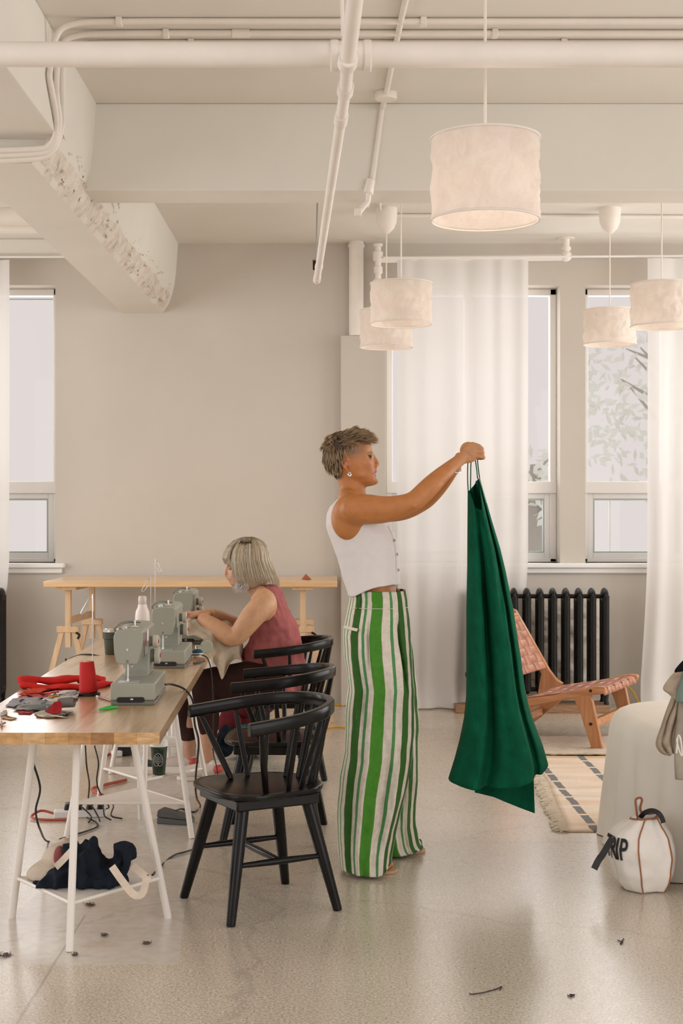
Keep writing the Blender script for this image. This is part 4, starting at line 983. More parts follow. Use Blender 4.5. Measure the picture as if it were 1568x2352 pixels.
# rolled grey cloth with crimson lining
p0, p1 = TP(134, 1634), TP(171, 1632); rl = empty('rolled_cloth', tuple(p0), label='grey felt strip curled over, showing its crimson inside', cat='cloth')
g = []; d = (p1 - p0).normalized(); nrm = Vector((0, 1, 0))
for j in range(15):
    t = j / 14; row = []; L = (p1 - p0).length
    for i in range(25):
        a = 2 * PI * i / 24 * .93 - PI / 2; rr = (.0165 + .002 * t ** .6 - .002 * max(0, t - .8) * 5)
        row.append(tuple(p0 + d * L * t + Vector((0, rr * math.cos(a) * 1.6, rr * (1 + math.sin(a)) + .012))))
    g.append(row)
MB().grid(g).build('felt', cloth('grey_felt', (.17, .15, .14), .4), rl, world=True, solid=.002)
fl_ = [TP(102, 1637) + Vector((0, 0, .004)), TP(120, 1645) + Vector((0, 0, .008)), TP(138, 1647) + Vector((0, 0, .014)), TP(143, 1642) + Vector((0, 0, .030)), TP(139, 1637) + Vector((0, 0, .042)), TP(124, 1638) + Vector((0, 0, .038)), TP(112, 1639) + Vector((0, 0, .020))]
MB().add([tuple(p) for p in fl_], [(0, 1, 2, 3, 4, 5, 6)]).build('crimson_lining', cloth('crimson_felt', (.30, .008, .012), .3), rl, world=True, smooth=False, solid=.002)
m = MB()
for (a_, b_) in (((0, 1668), (12, 1664)), ((3, 1660), (5, 1672))): m.tube([TP(*a_) + Vector((0, 0, .004)), TP(*b_) + Vector((0, 0, .006))], .003, n=6)
o = m.build('presser_foot', simple('copper_metal', (.30, .11, .06), .4, metal=.6)); tag(o, 'small copper-coloured presser foot on the table at the left edge', 'presser foot')
# ------------------------------------------------------------------ cables
def cable(pts, r, label, mat=None, name='power_cable'):
    o = MB().tube(pts, r, n=8, smooth=8).build(name, mat or M['black_cable']); return tag(o, label, 'cable')
Yc = 5.6
cable([(-.665, 5.55, TH + .03), tuple(P(395, 1572, 5.60)), tuple(P(425, 1584, 5.62)), tuple(P(443, 1612, 5.64)), tuple(P(447, 1663, 5.7)), tuple(P(456, 1706, 5.8)), tuple(P(449, 1789, 6.0)), tuple(P(451, 1830, 6.15)), tuple(FL(460, 1856)) [:2] + (.008,), tuple(FL(445, 1868))[:2] + (.006,), tuple(FL(418, 1862))[:2] + (.008,), tuple(P(404, 1862, 6.45))], .0042, 'black cable looping over the table edge from the nearest machine to the floor')
cable([(-.695, 6.8, TH + .02), tuple(P(466, 1505, 6.85)), tuple(P(480, 1520, 6.85)), tuple(P(487, 1560, 6.9)), tuple(P(490, 1640, 7.0)), tuple(P(489, 1720, 7.1)), tuple(P(497, 1760, 7.3)), tuple(FL(500, 1790))[:2] + (.01,)], .003, 'thin black cable hanging down in front of the brown trousers')
cable([tuple(P(235, 1508, 6.98)), tuple(P(205, 1503, 7.0)), tuple(P(180, 1505, 7.0)), tuple(P(155, 1516, 6.8)), tuple(P(150, 1530, 6.75)), tuple(P(148, 1700, 6.7)), ], .0035, 'flat black cable crossing the left edge of the table behind the thread stand')
cable([tuple(P(72, 1712, 5.0)), tuple(P(76, 1750, 5.0)), tuple(P(92, 1810, 5.05)), tuple(P(82, 1862, 5.1)), tuple(P(92, 1905, 5.2)), FL(110, 1936)[:2] + (.006,) if False else (FL(110, 1936).x, FL(110, 1936).y, .006), (FL(152, 1926).x, FL(152, 1926).y, .006), (FL(218, 1905).x, FL(218, 1905).y, .006), (FL(221, 1893).x, FL(221, 1893).y, .006), (FL(200, 1882).x, FL(200, 1882).y, .008)], .004, 'black cable drooping under the near left corner of the table')
cable([tuple(P(196, 1712, 6.1)), tuple(P(199, 1760, 6.1)), tuple(P(205, 1800, 6.2)), tuple(P(202, 1840, 6.3)), (FL(201, 1872).x, FL(201, 1872).y, .02)], .0035, 'straight black cable dropping to the power strip')
cable([tuple(P(217, 1712, 6.3)), tuple(P(226, 1752, 6.3)), tuple(P(222, 1790, 6.35)), tuple(P(226, 1812, 6.4)), tuple(P(235, 1830, 6.4)), tuple(P(250, 1853, 6.45)), (FL(240, 1868).x, FL(240, 1868).y, .02), (FL(215, 1872).x, FL(215, 1872).y, .02)], .0035, 'thin black cable curving right before it reaches the power strip')
cable([(FL(345, 1912).x, FL(345, 1912).y + .0, .006) if False else tuple(P(350, 2010, 4.95)), (FL(370, 1992).x, FL(370, 1992).y, .006), (FL(400, 1968).x, FL(400, 1968).y, .006), (FL(432, 1958).x, FL(432, 1958).y, .006), (FL(520, 1930).x, FL(520, 1930).y, .006)], .004, 'black cable on the floor between the cloth bag and the nearest chair')
orange = simple('red_orange_cable', (.40, .06, .03), .5)
cable([(FL(236, 1832).x, FL(236, 1832).y, .01), (FL(214, 1826).x, FL(214, 1826).y, .02), (FL(216, 1815).x, FL(216, 1815).y, .012), (FL(250, 1805).x, FL(250, 1805).y, .01), (FL(290, 1796).x, FL(290, 1796).y, .01)], .008, 'thick red-brown cable bent on the floor under the tables', orange)
cable([(FL(233, 1771).x, FL(233, 1771).y, .01), (FL(270, 1775).x, FL(270, 1775).y, .01)], .006, 'short red cable behind the far trestle leg', orange)
cable([(FL(236, 1741).x, FL(236, 1741).y, .01), (FL(262, 1736).x, FL(262, 1736).y, .015)], .009, 'red cable ending in a white plug beside the black box', orange)
o = MB().box(-.03, .03, -.02, .02, 0, .035).build('plug', tagm, bevel=.008); o.location = (FL(268, 1738).x, FL(268, 1738).y, 0); o.rotation_euler.z = .5; tag(o, 'white plug at the end of the red cable', 'plug')
# power strip with plugs
ps = empty('power_strip', tuple(FL(195, 1876)), .15, label='white power strip crowded with black plugs under the table', cat='power strip')
MB().box(-.14, .10, -.028, .028, 0, .035).build('strip_body', tagm, ps, bevel=.006)
for i, x in enumerate((-.08, -.03, .02, .07)):
    pl_ = MB().tube([(x, 0, .035), (x + .004, -.004, .060), (x + .02, -.02, .068)], [.016, .015, .007], n=10).build('plug', M['black_pl'], ps)
    MB().tube([(x + .02, -.02, .068), (x + .06, -.05, .06), (x + .11 - i * .02, -.09, .02), (x + .10, -.15 + i * .02, .005)], .0035, n=6, smooth=4).build('plug_cable', M['black_cable'], pl_)
MB().tube([(-.14, 0, .02), (-.20, .02, .03), (-.24, -.02, .012), (-.19, -.07, .008), (-.08, -.09, .007)], .006, n=8, smooth=4).build('supply_cable', orange, ps)
# pedals
def pedal(c, rz, label, mat):
    r = empty('foot_pedal', tuple(c), rz, label=label, cat='foot pedal')
    MB().prism([(-.075, 0), (.075, 0), (.075, .022), (-.075, .028)], -.045, .045).build('pedal_base', mat, r, bevel=.004)
    MB().prism([(-.078, .030), (.07, .022), (.07, .032), (-.072, .062)], -.043, .043).build('pedal_plate', mat, r, bevel=.005)
pedal(Vector((FL(402, 1893).x, FL(402, 1893).y + .03, 0)), -.25, 'grey foot pedal on the floor beside the trestle leg', simple('grey_pedal', (.10, .105, .10), .55))
pedal(Vector((FL(345, 1785).x, FL(345, 1785).y + .15, 0)), -.4, 'black foot pedal behind the paper cup', M['black_pl'])
o = MB().box(-.05, .05, -.04, .04, 0, .095).build('adapter_box', M['black_pl'], bevel=.008); o.location = (FL(276, 1738).x, FL(276, 1738).y + .05, 0); o.rotation_euler.z = .2; tag(o, 'black box on the floor under the far table', 'box')
o = MB().box(-.04, .04, -.03, .03, 0, .04).build('plastic_box', simple('blue_plastic', (.05, .22, .34), .3), bevel=.006); o.location = (FL(301, 1730).x, FL(301, 1730).y, 0); tag(o, 'small blue box right of the black box', 'box')
# paper cup with a leaf emblem
SHY = .148
cp = empty('paper_cup', ((365 - CX) * 6.79 / FPX, 6.79, SHY + .006), label='dark green paper cup with a white leaf emblem and white lid', cat='cup')
k = NT('green_cup_print'); nn = k.noise(26, 3, .6); r_ = k.ramp(nn.outputs[0], [(.42, (.006, .012, .006)), (.58, (.012, .035, .010)), (.68, (.04, .12, .02))]); k.base(r_.outputs[0]); k.b.inputs['Roughness'].default_value = .45
MB().lathe([(.002, 0), (.0285, 0), (.0292, .002), (.0405, .134), (.002, .134)], n=44).build('cup_wall', k.m, cp)
MB().lathe([(.0405, .133), (.0435, .134), (.0435, .140), (.042, .143), (.0405, .157), (.038, .159), (.036, .154), (.002, .153)], n=44).build('cup_lid', tagm, cp)
em = MB()
def cupP(u, v, off=.0006):
    z = .072 + v; rr = .0292 + (.0405 - .0292) * (z / .134) + off; a = -PI / 2 + u / rr; return (rr * math.cos(a), rr * math.sin(a), z)
heart = [(0, -.022), (.004, -.028), (.012, -.029), (.020, -.020), (.023, -.005), (.020, .012), (.012, .025), (0, .032), (-.012, .025), (-.020, .012), (-.023, -.005), (-.020, -.020), (-.012, -.029), (-.004, -.028)]
em.tube([cupP(*p) for p in cat_rom(heart + [heart[0]], 3)], .0009, n=5, cap=False)
em.tube([cupP(0, v) for v in (-.022, 0, .024)], .0008, n=5)
for v in (-.014, -.005, .004, .013):
    for s_ in (-1, 1): em.tube([cupP(s_ * .004, v - .003), cupP(s_ * .012, v + .004), cupP(s_ * (.019 if v < .01 else .014), v + .006)], .0009, n=5)
em.build('leaf_emblem', tagm, cp)
for i, (dx, dy, rz, c) in enumerate(((0.03, .02, .2, (.72, .66, .60)), (-.02, .05, -.3, (.66, .56, .50)), (.07, .06, .6, (.78, .72, .66)))):
    o = MB().box(-.07, .07, -.05, .05, 0, .0016).build('paper_sheet', simple('paper_tone', c, .8)); o.location = (cp.location.x + dx, cp.location.y + dy, SHY + .0005 + .0018 * i); o.rotation_euler.z = rz
    tag(o, ['pinkish paper directly under the paper cup, lowest of three', 'tan paper sheet between two others under the cup', 'whitest paper sheet sticking out right of the cup'][i], 'paper', 'papers under the cup')
# ------------------------------------------------------------------ cloth bag on the near trestle
M['navy'] = cloth('navy_linen', (.012, .017, .026), .3); M['canvas'] = cloth('natural_canvas', (.66, .56, .45), .25)
cb = empty('cloth_bag', tuple(P(190, 2040, 4.78)), label='slumped navy cloth bag with cream straps lying on the trestle shelf', cat='bag')
b = MB(); q = lambda px, py, Y=4.78: P(px, py, Y)
sil = [(86, 2024, 2030, .02), (95, 2004, 2042, .05), (110, 1984, 2052, .07), (130, 1966, 2056, .085), (145, 1944, 2056, .09), (153, 1925, 2056, .09), (170, 1918, 2055, .09), (200, 1919, 2052, .09), (214, 1936, 2050, .09), (232, 1962, 2046, .085), (243, 1963, 2043, .085), (256, 1948, 2041, .08), (270, 1937, 2040, .075), (288, 1945, 2036, .065), (297, 1960, 2030, .05), (303, 1968, 2020, .02)]
rings = []
for pq in cat_rom(sil, 5):
    a_, c_ = q(pq[0], pq[1], 4.79), q(pq[0], pq[2], 4.79); zc_, hz, ring = (a_.z + c_.z) / 2, max(.004, (a_.z - c_.z) / 2), []
    for i in range(40):
        t = 2 * PI * i / 40; cc, ss = math.cos(t), math.sin(t); dy = pq[3] * math.copysign(abs(cc) ** .8, cc) * (1 - .45 * max(0, ss) ** 1.0); ring.append((a_.x + .012 * ss, 4.79 + dy + .03 * max(0, ss), zc_ + hz * math.copysign(abs(ss) ** .9, ss)))
    rings.append(ring)
b.loft(rings)
def bagfn(co, nr):
    f = nvec(co * np.array((1, .6, 1.3)), 10, 3); f2 = nvec(co * np.array((1.4, .6, .7)), 17, 13)
    d = .020 * (1 - np.abs(f) * 4.2).clip(-1, 1) - .012 + .012 * (1 - np.abs(f2) * 4).clip(-1, 1) + .003 * nvec(co, 45, 8)
    co = co + nr * d[:, None]; co[:, 2] = np.maximum(co[:, 2], SHY + .004); return co
fuse(b, .005, 'navy_body', M['navy'], cb, smooth=4, fn=bagfn)
b = MB(); b.tube([q(262, 1950, 4.72), q(274, 1946, 4.72), q(290, 1958, 4.72), q(292, 1985, 4.72), q(286, 2010, 4.72)], [.012, .018, .022, .020, .012], n=14, smooth=3, flat=.6)
fuse(b, .005, 'bag_flap', M['navy'], cb, smooth=3)
b = MB(); b.ell(q(120, 2010, 4.86), (.085, .06, .055)); b.ell(q(135, 1975, 4.88), (.055, .05, .065)); b.ell(q(148, 1955, 4.90), (.03, .04, .05))
def bagfn2(co, nr):
    co = co + nr * (.012 * nvec(co, 14, 5))[:, None]; co[:, 2] = np.maximum(co[:, 2], SHY + .004); return co
fuse(b, .006, 'canvas_lining', M['canvas'], cb, smooth=5, fn=bagfn2)
b = MB(); b.ell(q(137, 1972, 4.845), (.022, .02, .045)); fuse(b, .005, 'pink_cloth', cloth('rose_cloth', (.32, .10, .09)), cb, smooth=3)
def strap(pts, w, name, mat, par, up=(0, -1, .3), th=.0025):
    qs = [Vector(p) for p in cat_rom([tuple(p) for p in pts], 6)]; m = MB(); rings = []
    for i, p in enumerate(qs):
        d = (qs[min(i + 1, len(qs) - 1)] - qs[max(i - 1, 0)]).normalized(); a = d.cross(Vector(up)).normalized() * w / 2; u = a.cross(d).normalized() * th / 2
        rings.append([p + a + u, p - a + u, p - a - u, p + a - u])
    return m.loft(rings).build(name, mat, par, world=True, ang=50)
strap([q(257, 1990, 4.66), q(278, 2020, 4.64), q(302, 2050, 4.62), q(316, 2057, 4.62), q(328, 2050, 4.64), q(336, 2020, 4.68)], .024, 'strap', M['canvas'], cb)
strap([q(300, 1985, 4.72), q(318, 2000, 4.70), q(338, 2016, 4.68), q(345, 2014, 4.68)], .024, 'strap', M['canvas'], cb)
strap([q(128, 1992, 4.70), q(145, 1975, 4.69), q(168, 1950, 4.70)], .022, 'strap', M['canvas'], cb)
# ------------------------------------------------------------------ heap behind the chairs
hp_ = FL(600, 1746)
o = MB().ell((hp_.x, hp_.y + .12, .11), (.13, .12, .105)).ell((hp_.x - .09, hp_.y + .12, .10), (.10, .12, .09)).ell((hp_.x + .09, hp_.y + .1, .09), (.06, .08, .07))
def ground(amp, sc, seed=0):
    def f(co, nr):
        co = co + nr * (amp * nvec(co, sc, seed))[:, None]; co[:, 2] = np.maximum(co[:, 2], .003); return co
    return f
tealm = simple('glossy_teal_nylon', (.015, .13, .15), .28, nz=7, var=.5, coat=.3)
o = fuse(o, .008, 'nylon_bag', tealm, smooth=3, fn=ground(.04, 9)); tag(o, 'shiny teal nylon bag on the floor behind the middle chair', 'bag')
mr = MB().ell((FL(585, 1746).x, hp_.y + .25, .36), (.10, .09, .10)).ell((FL(585, 1746).x - .03, hp_.y + .25, .27), (.14, .1, .09)).ell((FL(525, 1746).x, hp_.y + .2, .15), (.07, .08, .12)).ell((FL(560, 1746).x, hp_.y + .24, .12), (.13, .1, .12))
o = fuse(mr, .008, 'jacket', cloth('maroon_cloth', (.13, .018, .022), .3), smooth=3, fn=ground(.035, 11, 4)); tag(o, 'maroon jacket heaped on a bag behind the middle chair', 'jacket')
bk = MB().ell((FL(520, 1740).x, hp_.y + .02, .10), (.05, .07, .095)).tube([(FL(515, 1740).x, hp_.y - .04, .16), (FL(512, 1740).x - .02, hp_.y - .06, .10), (FL(525, 1740).x, hp_.y - .06, .05)], .012, n=8, smooth=3)
o = fuse(bk, .006, 'backpack', cloth('black_nylon', (.010, .014, .022), .2), smooth=3, fn=ground(.02, 14, 6)); tag(o, 'black backpack with loose straps beside the teal bag', 'backpack')
# ------------------------------------------------------------------ draped seat at the right
M['linen_drape'] = simple('natural_linen_drape', (.84, .785, .71), .9, nz=3, var=.03, bump=(150, .15, .002), spec=.15)
sf = empty('draped_armchair', (1.75, 5.9, 0), label='low armchair draped with a natural linen cloth at the right edge', cat='armchair')
g = []; nx, nz = 150, 50
pts_o = cat_rom([(2.6, 5.12), (1.9, 5.18), (1.40, 5.34), (1.22, 5.60), (1.19, 5.95), (1.23, 6.25), (1.45, 6.42), (1.9, 6.5), (2.6, 6.5)], 20)
for j in range(nz + 1):
    v = j / nz; z = .56 * v; row = []
    rnd = 1 if v < .84 else math.sqrt(max(0, 1 - ((v - .84) / .16) ** 2)) * .35 + .65
    for i, p in enumerate(pts_o):
        c = np.array((1.95, 5.85)); d = p - c; t = i / len(pts_o); L = np.linalg.norm(d)
        fold = (.022 * math.sin(i * .55 + 1.2 * noise.noise((i * .05, v, 0))) + .02 * noise.noise((i * .09, v * 1.2, 4))) * (1 - v) ** .6
        k_ = 1 + (.05 * (1 - v) + fold - (1 - rnd) * .16) / L * 1
        row.append((c[0] + d[0] * k_, c[1] + d[1] * k_, max(.004, z)))
    g.append(row)
g.append([(1.75 + (x - 1.75) * .75, 5.88 + (y - 5.88) * .7, .575) for (x, y, z) in g[-1]]); g.append([(1.95, 5.9, .58)] * len(g[0]))
MB().grid(g).build('linen_cover', M['linen_drape'], sf, world=True, ang=180)
MB().box(1.30, 2.5, 5.42, 6.3, .02, .5).build('seat_block', M['linen_drape'], sf, world=True, bevel=.06)
g = []
for j in range(41):
    z = .02 + .93 * (j / 40); row = []
    for i in range(81):
        u = i / 80; x = 1.33 + 1.2 * u; y = 5.15 - .10 * math.sin(PI * min(1, u * 3)) * (1 if j < 40 else .6) - .02 * (1 - j / 40) * math.sin(i * .6 + noise.noise((i * .1, j * .05, 0)) * 3)
        row.append((x - .10 * (j / 40) ** 2 * 0 , y, z))
    g.append(row)
g.append([(x, 5.28, .955) for (x, y, z) in g[-1]]); g.append([(x, 5.36, .92) for (x, y, z) in g[-1]]); g.append([(x, 5.38, .3) for (x, y, z) in g[-1]])
MB().grid(g).build('linen_cover', M['linen_drape'], sf, world=True, ang=180)
# garments hanging over the back
def garment(pts, Y, dep, c, name, label, seed=0, amp=.018, vox=.006):
    "a folded garment: stack of soft strips through photo points (px, py, radius m)"
    m = MB(); m.tube([P(a_, b_, Y + (dd[0] if dd else 0)) for (a_, b_, r_, *dd) in pts], [r_ for (_, _, r_, *dd) in pts], n=18, flat=dep, up=(0, 1, 0), smooth=3)
    o = fuse(m, vox, name, cloth(name + '_cloth', c, .3), smooth=3, fn=crinkle(amp, 12, seed)); return tag(o, label, 'garment', 'garments over the draped armchair')
def sheet(L_, R_2, Y, amp, c, label, seed, name='garment', puff=.03):
    A, B = cat_rom([(x, y, dy) for x, y, dy in L_], 8), cat_rom([(x, y, dy) for x, y, dy in R_2], 8); g = []; n = 34
    for i in range(len(A)):
        row = []
        for j in range(n + 1):
            u = j / n; q = A[i] * (1 - u) + B[i] * u; d = amp * (math.sin(u * 17 + seed + 1.5 * noise.noise((i * .09, u * 2, seed))) + .8 * noise.noise((i * .12, u * 5, seed + 3))) - puff * math.sin(PI * u) ** .6
            row.append(P(q[0], q[1], Y + q[2] + d))
        g.append(row)
    o = MB().grid(g).build(name, cloth('garment_cloth', c, .35), ang=180, solid=.003); return tag(o, label, 'garment', 'garments over the draped armchair')
sheet([(1549, 1545, .03), (1536, 1560, 0), (1523, 1581, 0), (1535, 1592, 0), (1545, 1602, 0)], [(1640, 1540, 0), (1640, 1570, 0), (1640, 1600, 0), (1640, 1625, 0), (1640, 1650, 0)], 5.02, .006, (.42, .345, .26), 'beige linen garment with a pointed collar lying on top of the armchair', 1)
sheet([(1545, 1596, .0), (1530, 1635, 0), (1517, 1674, 0), (1508, 1700, 0), (1508, 1714, 0), (1519, 1729, 0), (1538, 1735, 0)], [(1572, 1600, 0), (1565, 1630, 0), (1558, 1662, 0), (1553, 1690, 0), (1552, 1708, 0), (1551, 1722, 0), (1549, 1730, 0)], 5.06, .009, (.40, .33, .25), 'grey-beige linen garment hanging lowest in a rounded fold over the armchair', 2)
sheet([(1568, 1545, 0), (1560, 1575, 0), (1552, 1608, 0), (1560, 1612, 0)], [(1640, 1545, 0), (1640, 1575, 0), (1640, 1606, 0), (1640, 1620, 0)], 4.97, .005, (.19, .25, .22), 'grey-green garment folded over the beige one', 3)
sheet([(1560, 1610, 0), (1553, 1660, 0), (1549, 1720, 0), (1551, 1780, 0), (1552, 1790, 0)], [(1660, 1610, 0), (1660, 1660, 0), (1660, 1720, 0), (1660, 1780, 0), (1660, 1790, 0)], 5.03, .008, (.36, .31, .25), 'grey garment with thin ties hanging below the green one', 4)
sheet([(1572, 1515, 0), (1558, 1530, 0), (1550, 1541, 0), (1553, 1544, 0)], [(1640, 1500, 0), (1640, 1510, 0), (1640, 1520, 0), (1640, 1535, 0)], 4.98, .004, (.008, .008, .009), 'black garment tip showing at the right edge', 5)
o = MB().tube([P(1560, 1690, 4.97), P(1554, 1700, 4.96), P(1560, 1725, 4.96), P(1566, 1735, 4.96), P(1563, 1700, 4.95), P(1557, 1690, 4.96), P(1553, 1730, 4.96)], .003, n=6, smooth=5).build('garment_tie', M['linen_drape']); tag(o, 'thin cream ties knotted in a bow on the grey garment', 'ties')
# ------------------------------------------------------------------ tote bag with lettering
M['tote'] = simple('off_white_canvas', (.82, .77, .70), .85, nz=9, var=.05, bump=(220, .25, .001)); M['brown_trim'] = simple('brown_piping', (.33, .125, .05), .6)
tb = empty('tote_bag', (1.12, 5.30, 0), label='white canvas tote bag with brown piping, black handles and dark lettering', cat='bag')
# outline: (z, x_left, x_right, half depth)
prof = [(.004, 1.071, 1.232, .08), (.03, 1.050, 1.247, .095), (.067, 1.035, 1.258, .11), (.132, 1.014, 1.268, .12), (.164, 1.010, 1.266, .12), (.205, 1.022, 1.254, .11), (.229, 1.050, 1.236, .092), (.262, 1.108, 1.200, .060)]
pz = [p[0] for p in prof]
def tote_ring(z):
    xl = np.interp(z, pz, [p[1] for p in prof]); xr = np.interp(z, pz, [p[2] for p in prof]); d = np.interp(z, pz, [p[3] for p in prof]); return xl, xr, d
NT_ = 72; creases = [(-1.76, .007), (-.92, .007), (.9, .01), (2.3, .01)]
def toteP(a, z, off=0):
    xl, xr, d = tote_ring(z); cx_ = (xl + xr) / 2 + .02; rx_ = (xr - xl) / 2
    ca, sa = math.cos(a), math.sin(a); e = .82
    x = (xl + xr) / 2 + rx_ * math.copysign(abs(ca) ** e, ca); y = 5.31 + d * math.copysign(abs(sa) ** e, sa)
    k_ = 0
    for (ac, w_) in creases: k_ += w_ * math.exp(-((a - ac) / .10) ** 2)
    nz_ = .010 * noise.noise((math.cos(a) * 2, math.sin(a) * 2, z * 9)) + .004 * noise.noise((math.cos(a) * 7, math.sin(a) * 7, z * 22))
    dirv = Vector((ca * .8, sa, 0)).normalized(); p = Vector((x, y, z)) + dirv * (k_ + nz_ + off)
    if z > .24: p.z += (z - .24) / .022 * .010 * math.cos(a + 1.2)
    return p
zz = list(np.linspace(.004, .262, 36)); g = [[toteP(-PI + 2 * PI * i / NT_, z) for i in range(NT_)] for z in zz]
m = MB(); m.loft(g, cap=False); b0 = len(m.v); m.v.append((1.15, 5.31, .004)); m.f += [(b0, (i + 1) % NT_, i) for i in range(NT_)]
m.build('canvas_body', M['tote'], tb, world=True, ang=180, solid=.002)
for a_ in (-1.76, -.92): MB().tube([toteP(a_, z, .001) for z in zz], .0028, n=8).build('piping', M['brown_trim'], tb, world=True)
MB().tube([toteP(-PI + 2 * PI * i / 36, .262, .001) for i in range(37)], .0035, n=8, cap=False).build('rim_binding', M['brown_trim'], tb, world=True)
# raised back flap with brown edge
fl2 = [(1459, 1838), (1468, 1832), (1474, 1837), (1470, 1855), (1474, 1866), (1490, 1869), (1507, 1867), (1509, 1874), (1500, 1882)]
fp = [P(x, y, 5.33) for x, y in fl2]
cpt = [P(1459, 1838, 5.33), P(1461, 1860, 5.32), P(1463, 1880, 5.32)]
m = MB()
for quad in (((1459, 1838), (1468, 1832), (1466, 1884), (1463, 1884)), ((1468, 1832), (1474, 1837), (1472, 1884), (1466, 1884)), ((1472, 1856), (1474, 1866), (1475, 1884), (1472, 1884)), ((1474, 1866), (1490, 1869), (1490, 1886), (1474, 1886)), ((1490, 1869), (1508, 1868), (1504, 1890), (1490, 1888))):
    m.add([tuple(P(x, y, 5.333)) for x, y in quad], [(0, 1, 2, 3)])
m.build('open_flap', M['tote'], tb, world=True, smooth=False, solid=.002)
MB().tube([cpt[2], cpt[1]] + fp + [P(1504, 1888, 5.33)], .0042, n=8, smooth=3).build('flap_binding', M['brown_trim'], tb, world=True)
hm = simple('black_webbing', (.014, .014, .015), .6)
strap([P(1470, 1878, 5.28), P(1480, 1867, 5.25), P(1497, 1862, 5.22), P(1512, 1868, 5.2), P(1520, 1880, 5.2), P(1523, 1890, 5.2)], .018, 'handle', hm, tb)
strap([P(1406, 1925, 5.22), P(1394, 1945, 5.19), P(1384, 1962, 5.17), P(1374, 1976, 5.15), P(1364, 1996, 5.14)], .024, 'handle', hm, tb)
# left wing of the bag
wing = [P(1463, 1870, 5.33), P(1455, 1895, 5.26), P(1430, 1915, 5.24), P(1404, 1940, 5.24), P(1397, 1928, 5.27), P(1415, 1905, 5.31), P(1440, 1880, 5.34)]
MB().add([tuple(p) for p in wing], [tuple(range(len(wing)))]).build('side_gusset', M['tote'], tb, world=True, smooth=False, solid=.003)
def letters(txt, fn, size, mat, par, name='lettering'):
    cu = bpy.data.curves.new('t', 'FONT'); cu.body = txt; cu.size = size; cu.resolution_u = 3; cu.space_character = 1.15; cu.offset = size * .012
    to = bpy.data.objects.new('t', cu); COL.objects.link(to); dg = bpy.context.evaluated_depsgraph_get(); dg.update()
    me = bpy.data.meshes.new_from_object(to.evaluated_get(dg)); bpy.data.objects.remove(to, do_unlink=True)
    bm = bmesh.new(); bm.from_mesh(me); bmesh.ops.subdivide_edges(bm, edges=[e for e in bm.edges if e.calc_length() > size * .15], cuts=3, use_grid_fill=False)
    mi = wmat(par).inverted()
    for v in bm.verts: v.co = mi @ fn(v.co.x, v.co.y)
    bm.to_mesh(me); bm.free(); o = bpy.data.objects.new(name, me); COL.objects.link(o); o.parent = par; me.materials.clear(); me.materials.append(mat)
    so = o.modifiers.new('s', 'SOLIDIFY'); so.thickness = .0012; so.offset = 0
    return o
ink = simple('black_print', (.012, .012, .014), .7)
def tf(x, y):   # wraps on the left front of the bag
    a = -2.78 + x * 6.2; return toteP(a, .128 + y, .005)
for i, (ch, xo) in enumerate((('T', -.062), ('R', -.004), ('I', .043), ('P', .066))):
    letters(ch, (lambda xo_: (lambda x, y: tf(x * .85 + xo_, y)))(xo), .112, ink, tb)
# ================================================================== people
def skin_mat(name):
    k = NT(name); at = k.n('ShaderNodeVertexColor'); at.layer_name = 'col'
    nn = k.noise(30, 4, .6); r_ = k.ramp(nn.outputs[0], [(.3, (.90, .86, .84)), (.7, (1.06, 1.03, 1.0))])
    c = k.mix(1.0, at.outputs[0], r_.outputs[0], 'MULTIPLY'); k.base(c)
    k.b.inputs['Roughness'].default_value = .5; k.b.inputs['Subsurface Weight'].default_value = .12
    k.b.inputs['Subsurface Radius'].default_value = (.012, .005, .003); k.b.inputs['Subsurface Scale'].default_value = .5
    k.bump(k.noise(260, 2, .5).outputs[0], .06, .001); return k.m
def hair_mat(name, rough=.5):
    k = NT(name); at = k.n('ShaderNodeVertexColor'); at.layer_name = 'col'; k.l(at.outputs[0], k.b.inputs['Base Color'])
    k.b.inputs['Roughness'].default_value = rough; return k.m
M['skin'] = skin_mat('skin'); M['hair'] = hair_mat('hair_strands')
def proj(co):
    "photo-like side coordinates of points on the figure (used only to lay out its own colouring)"
    return co[:, 0] * FPX / co[:, 1] + CX, CY - (co[:, 2] - HC) * FPX / co[:, 1]
def blob(co, c, r):
    d = (co - np.array(c)) / np.array(r); return np.exp(-(d ** 2).sum(1))
def head_rings(rows, Y, n=56, ex=.92):
    "rows: (py, px_back, px_front, half width, py offset at front)"
    rings = []
    for (py, xb, xf, hw, *sl) in rows:
        a, b = P(xb, py, Y), P(xf, py, Y); ring = []; cx_ = a.x + (b.x - a.x) * .46
        for i in range(n):
            t = 2 * PI * i / n; c, s = math.cos(t), math.sin(t)
            rx_ = (b.x - cx_) if c > 0 else (cx_ - a.x)
            e = ex if c < 0 else .86
            x = cx_ + rx_ * math.copysign(abs(c) ** e, c); y = Y + hw * math.copysign(abs(s) ** (1.0 if c < 0 else 1.06), s)
            ring.append((x, y, a.z + (sl[0] * (x - cx_) if sl else 0)))
        rings.append(ring)
    return rings
def finger(m, pts, r=.0085):
    m.tube(pts, [r * 1.05, r * 1.02, r * .95, r * .78][:len(pts)], n=12, smooth=4)
    m.ell(pts[-1], r * .8, n=12, k=8); m.ell(pts[0], r * 1.12, n=12, k=8); m.ell(pts[1], r * 1.06, n=12, k=8)
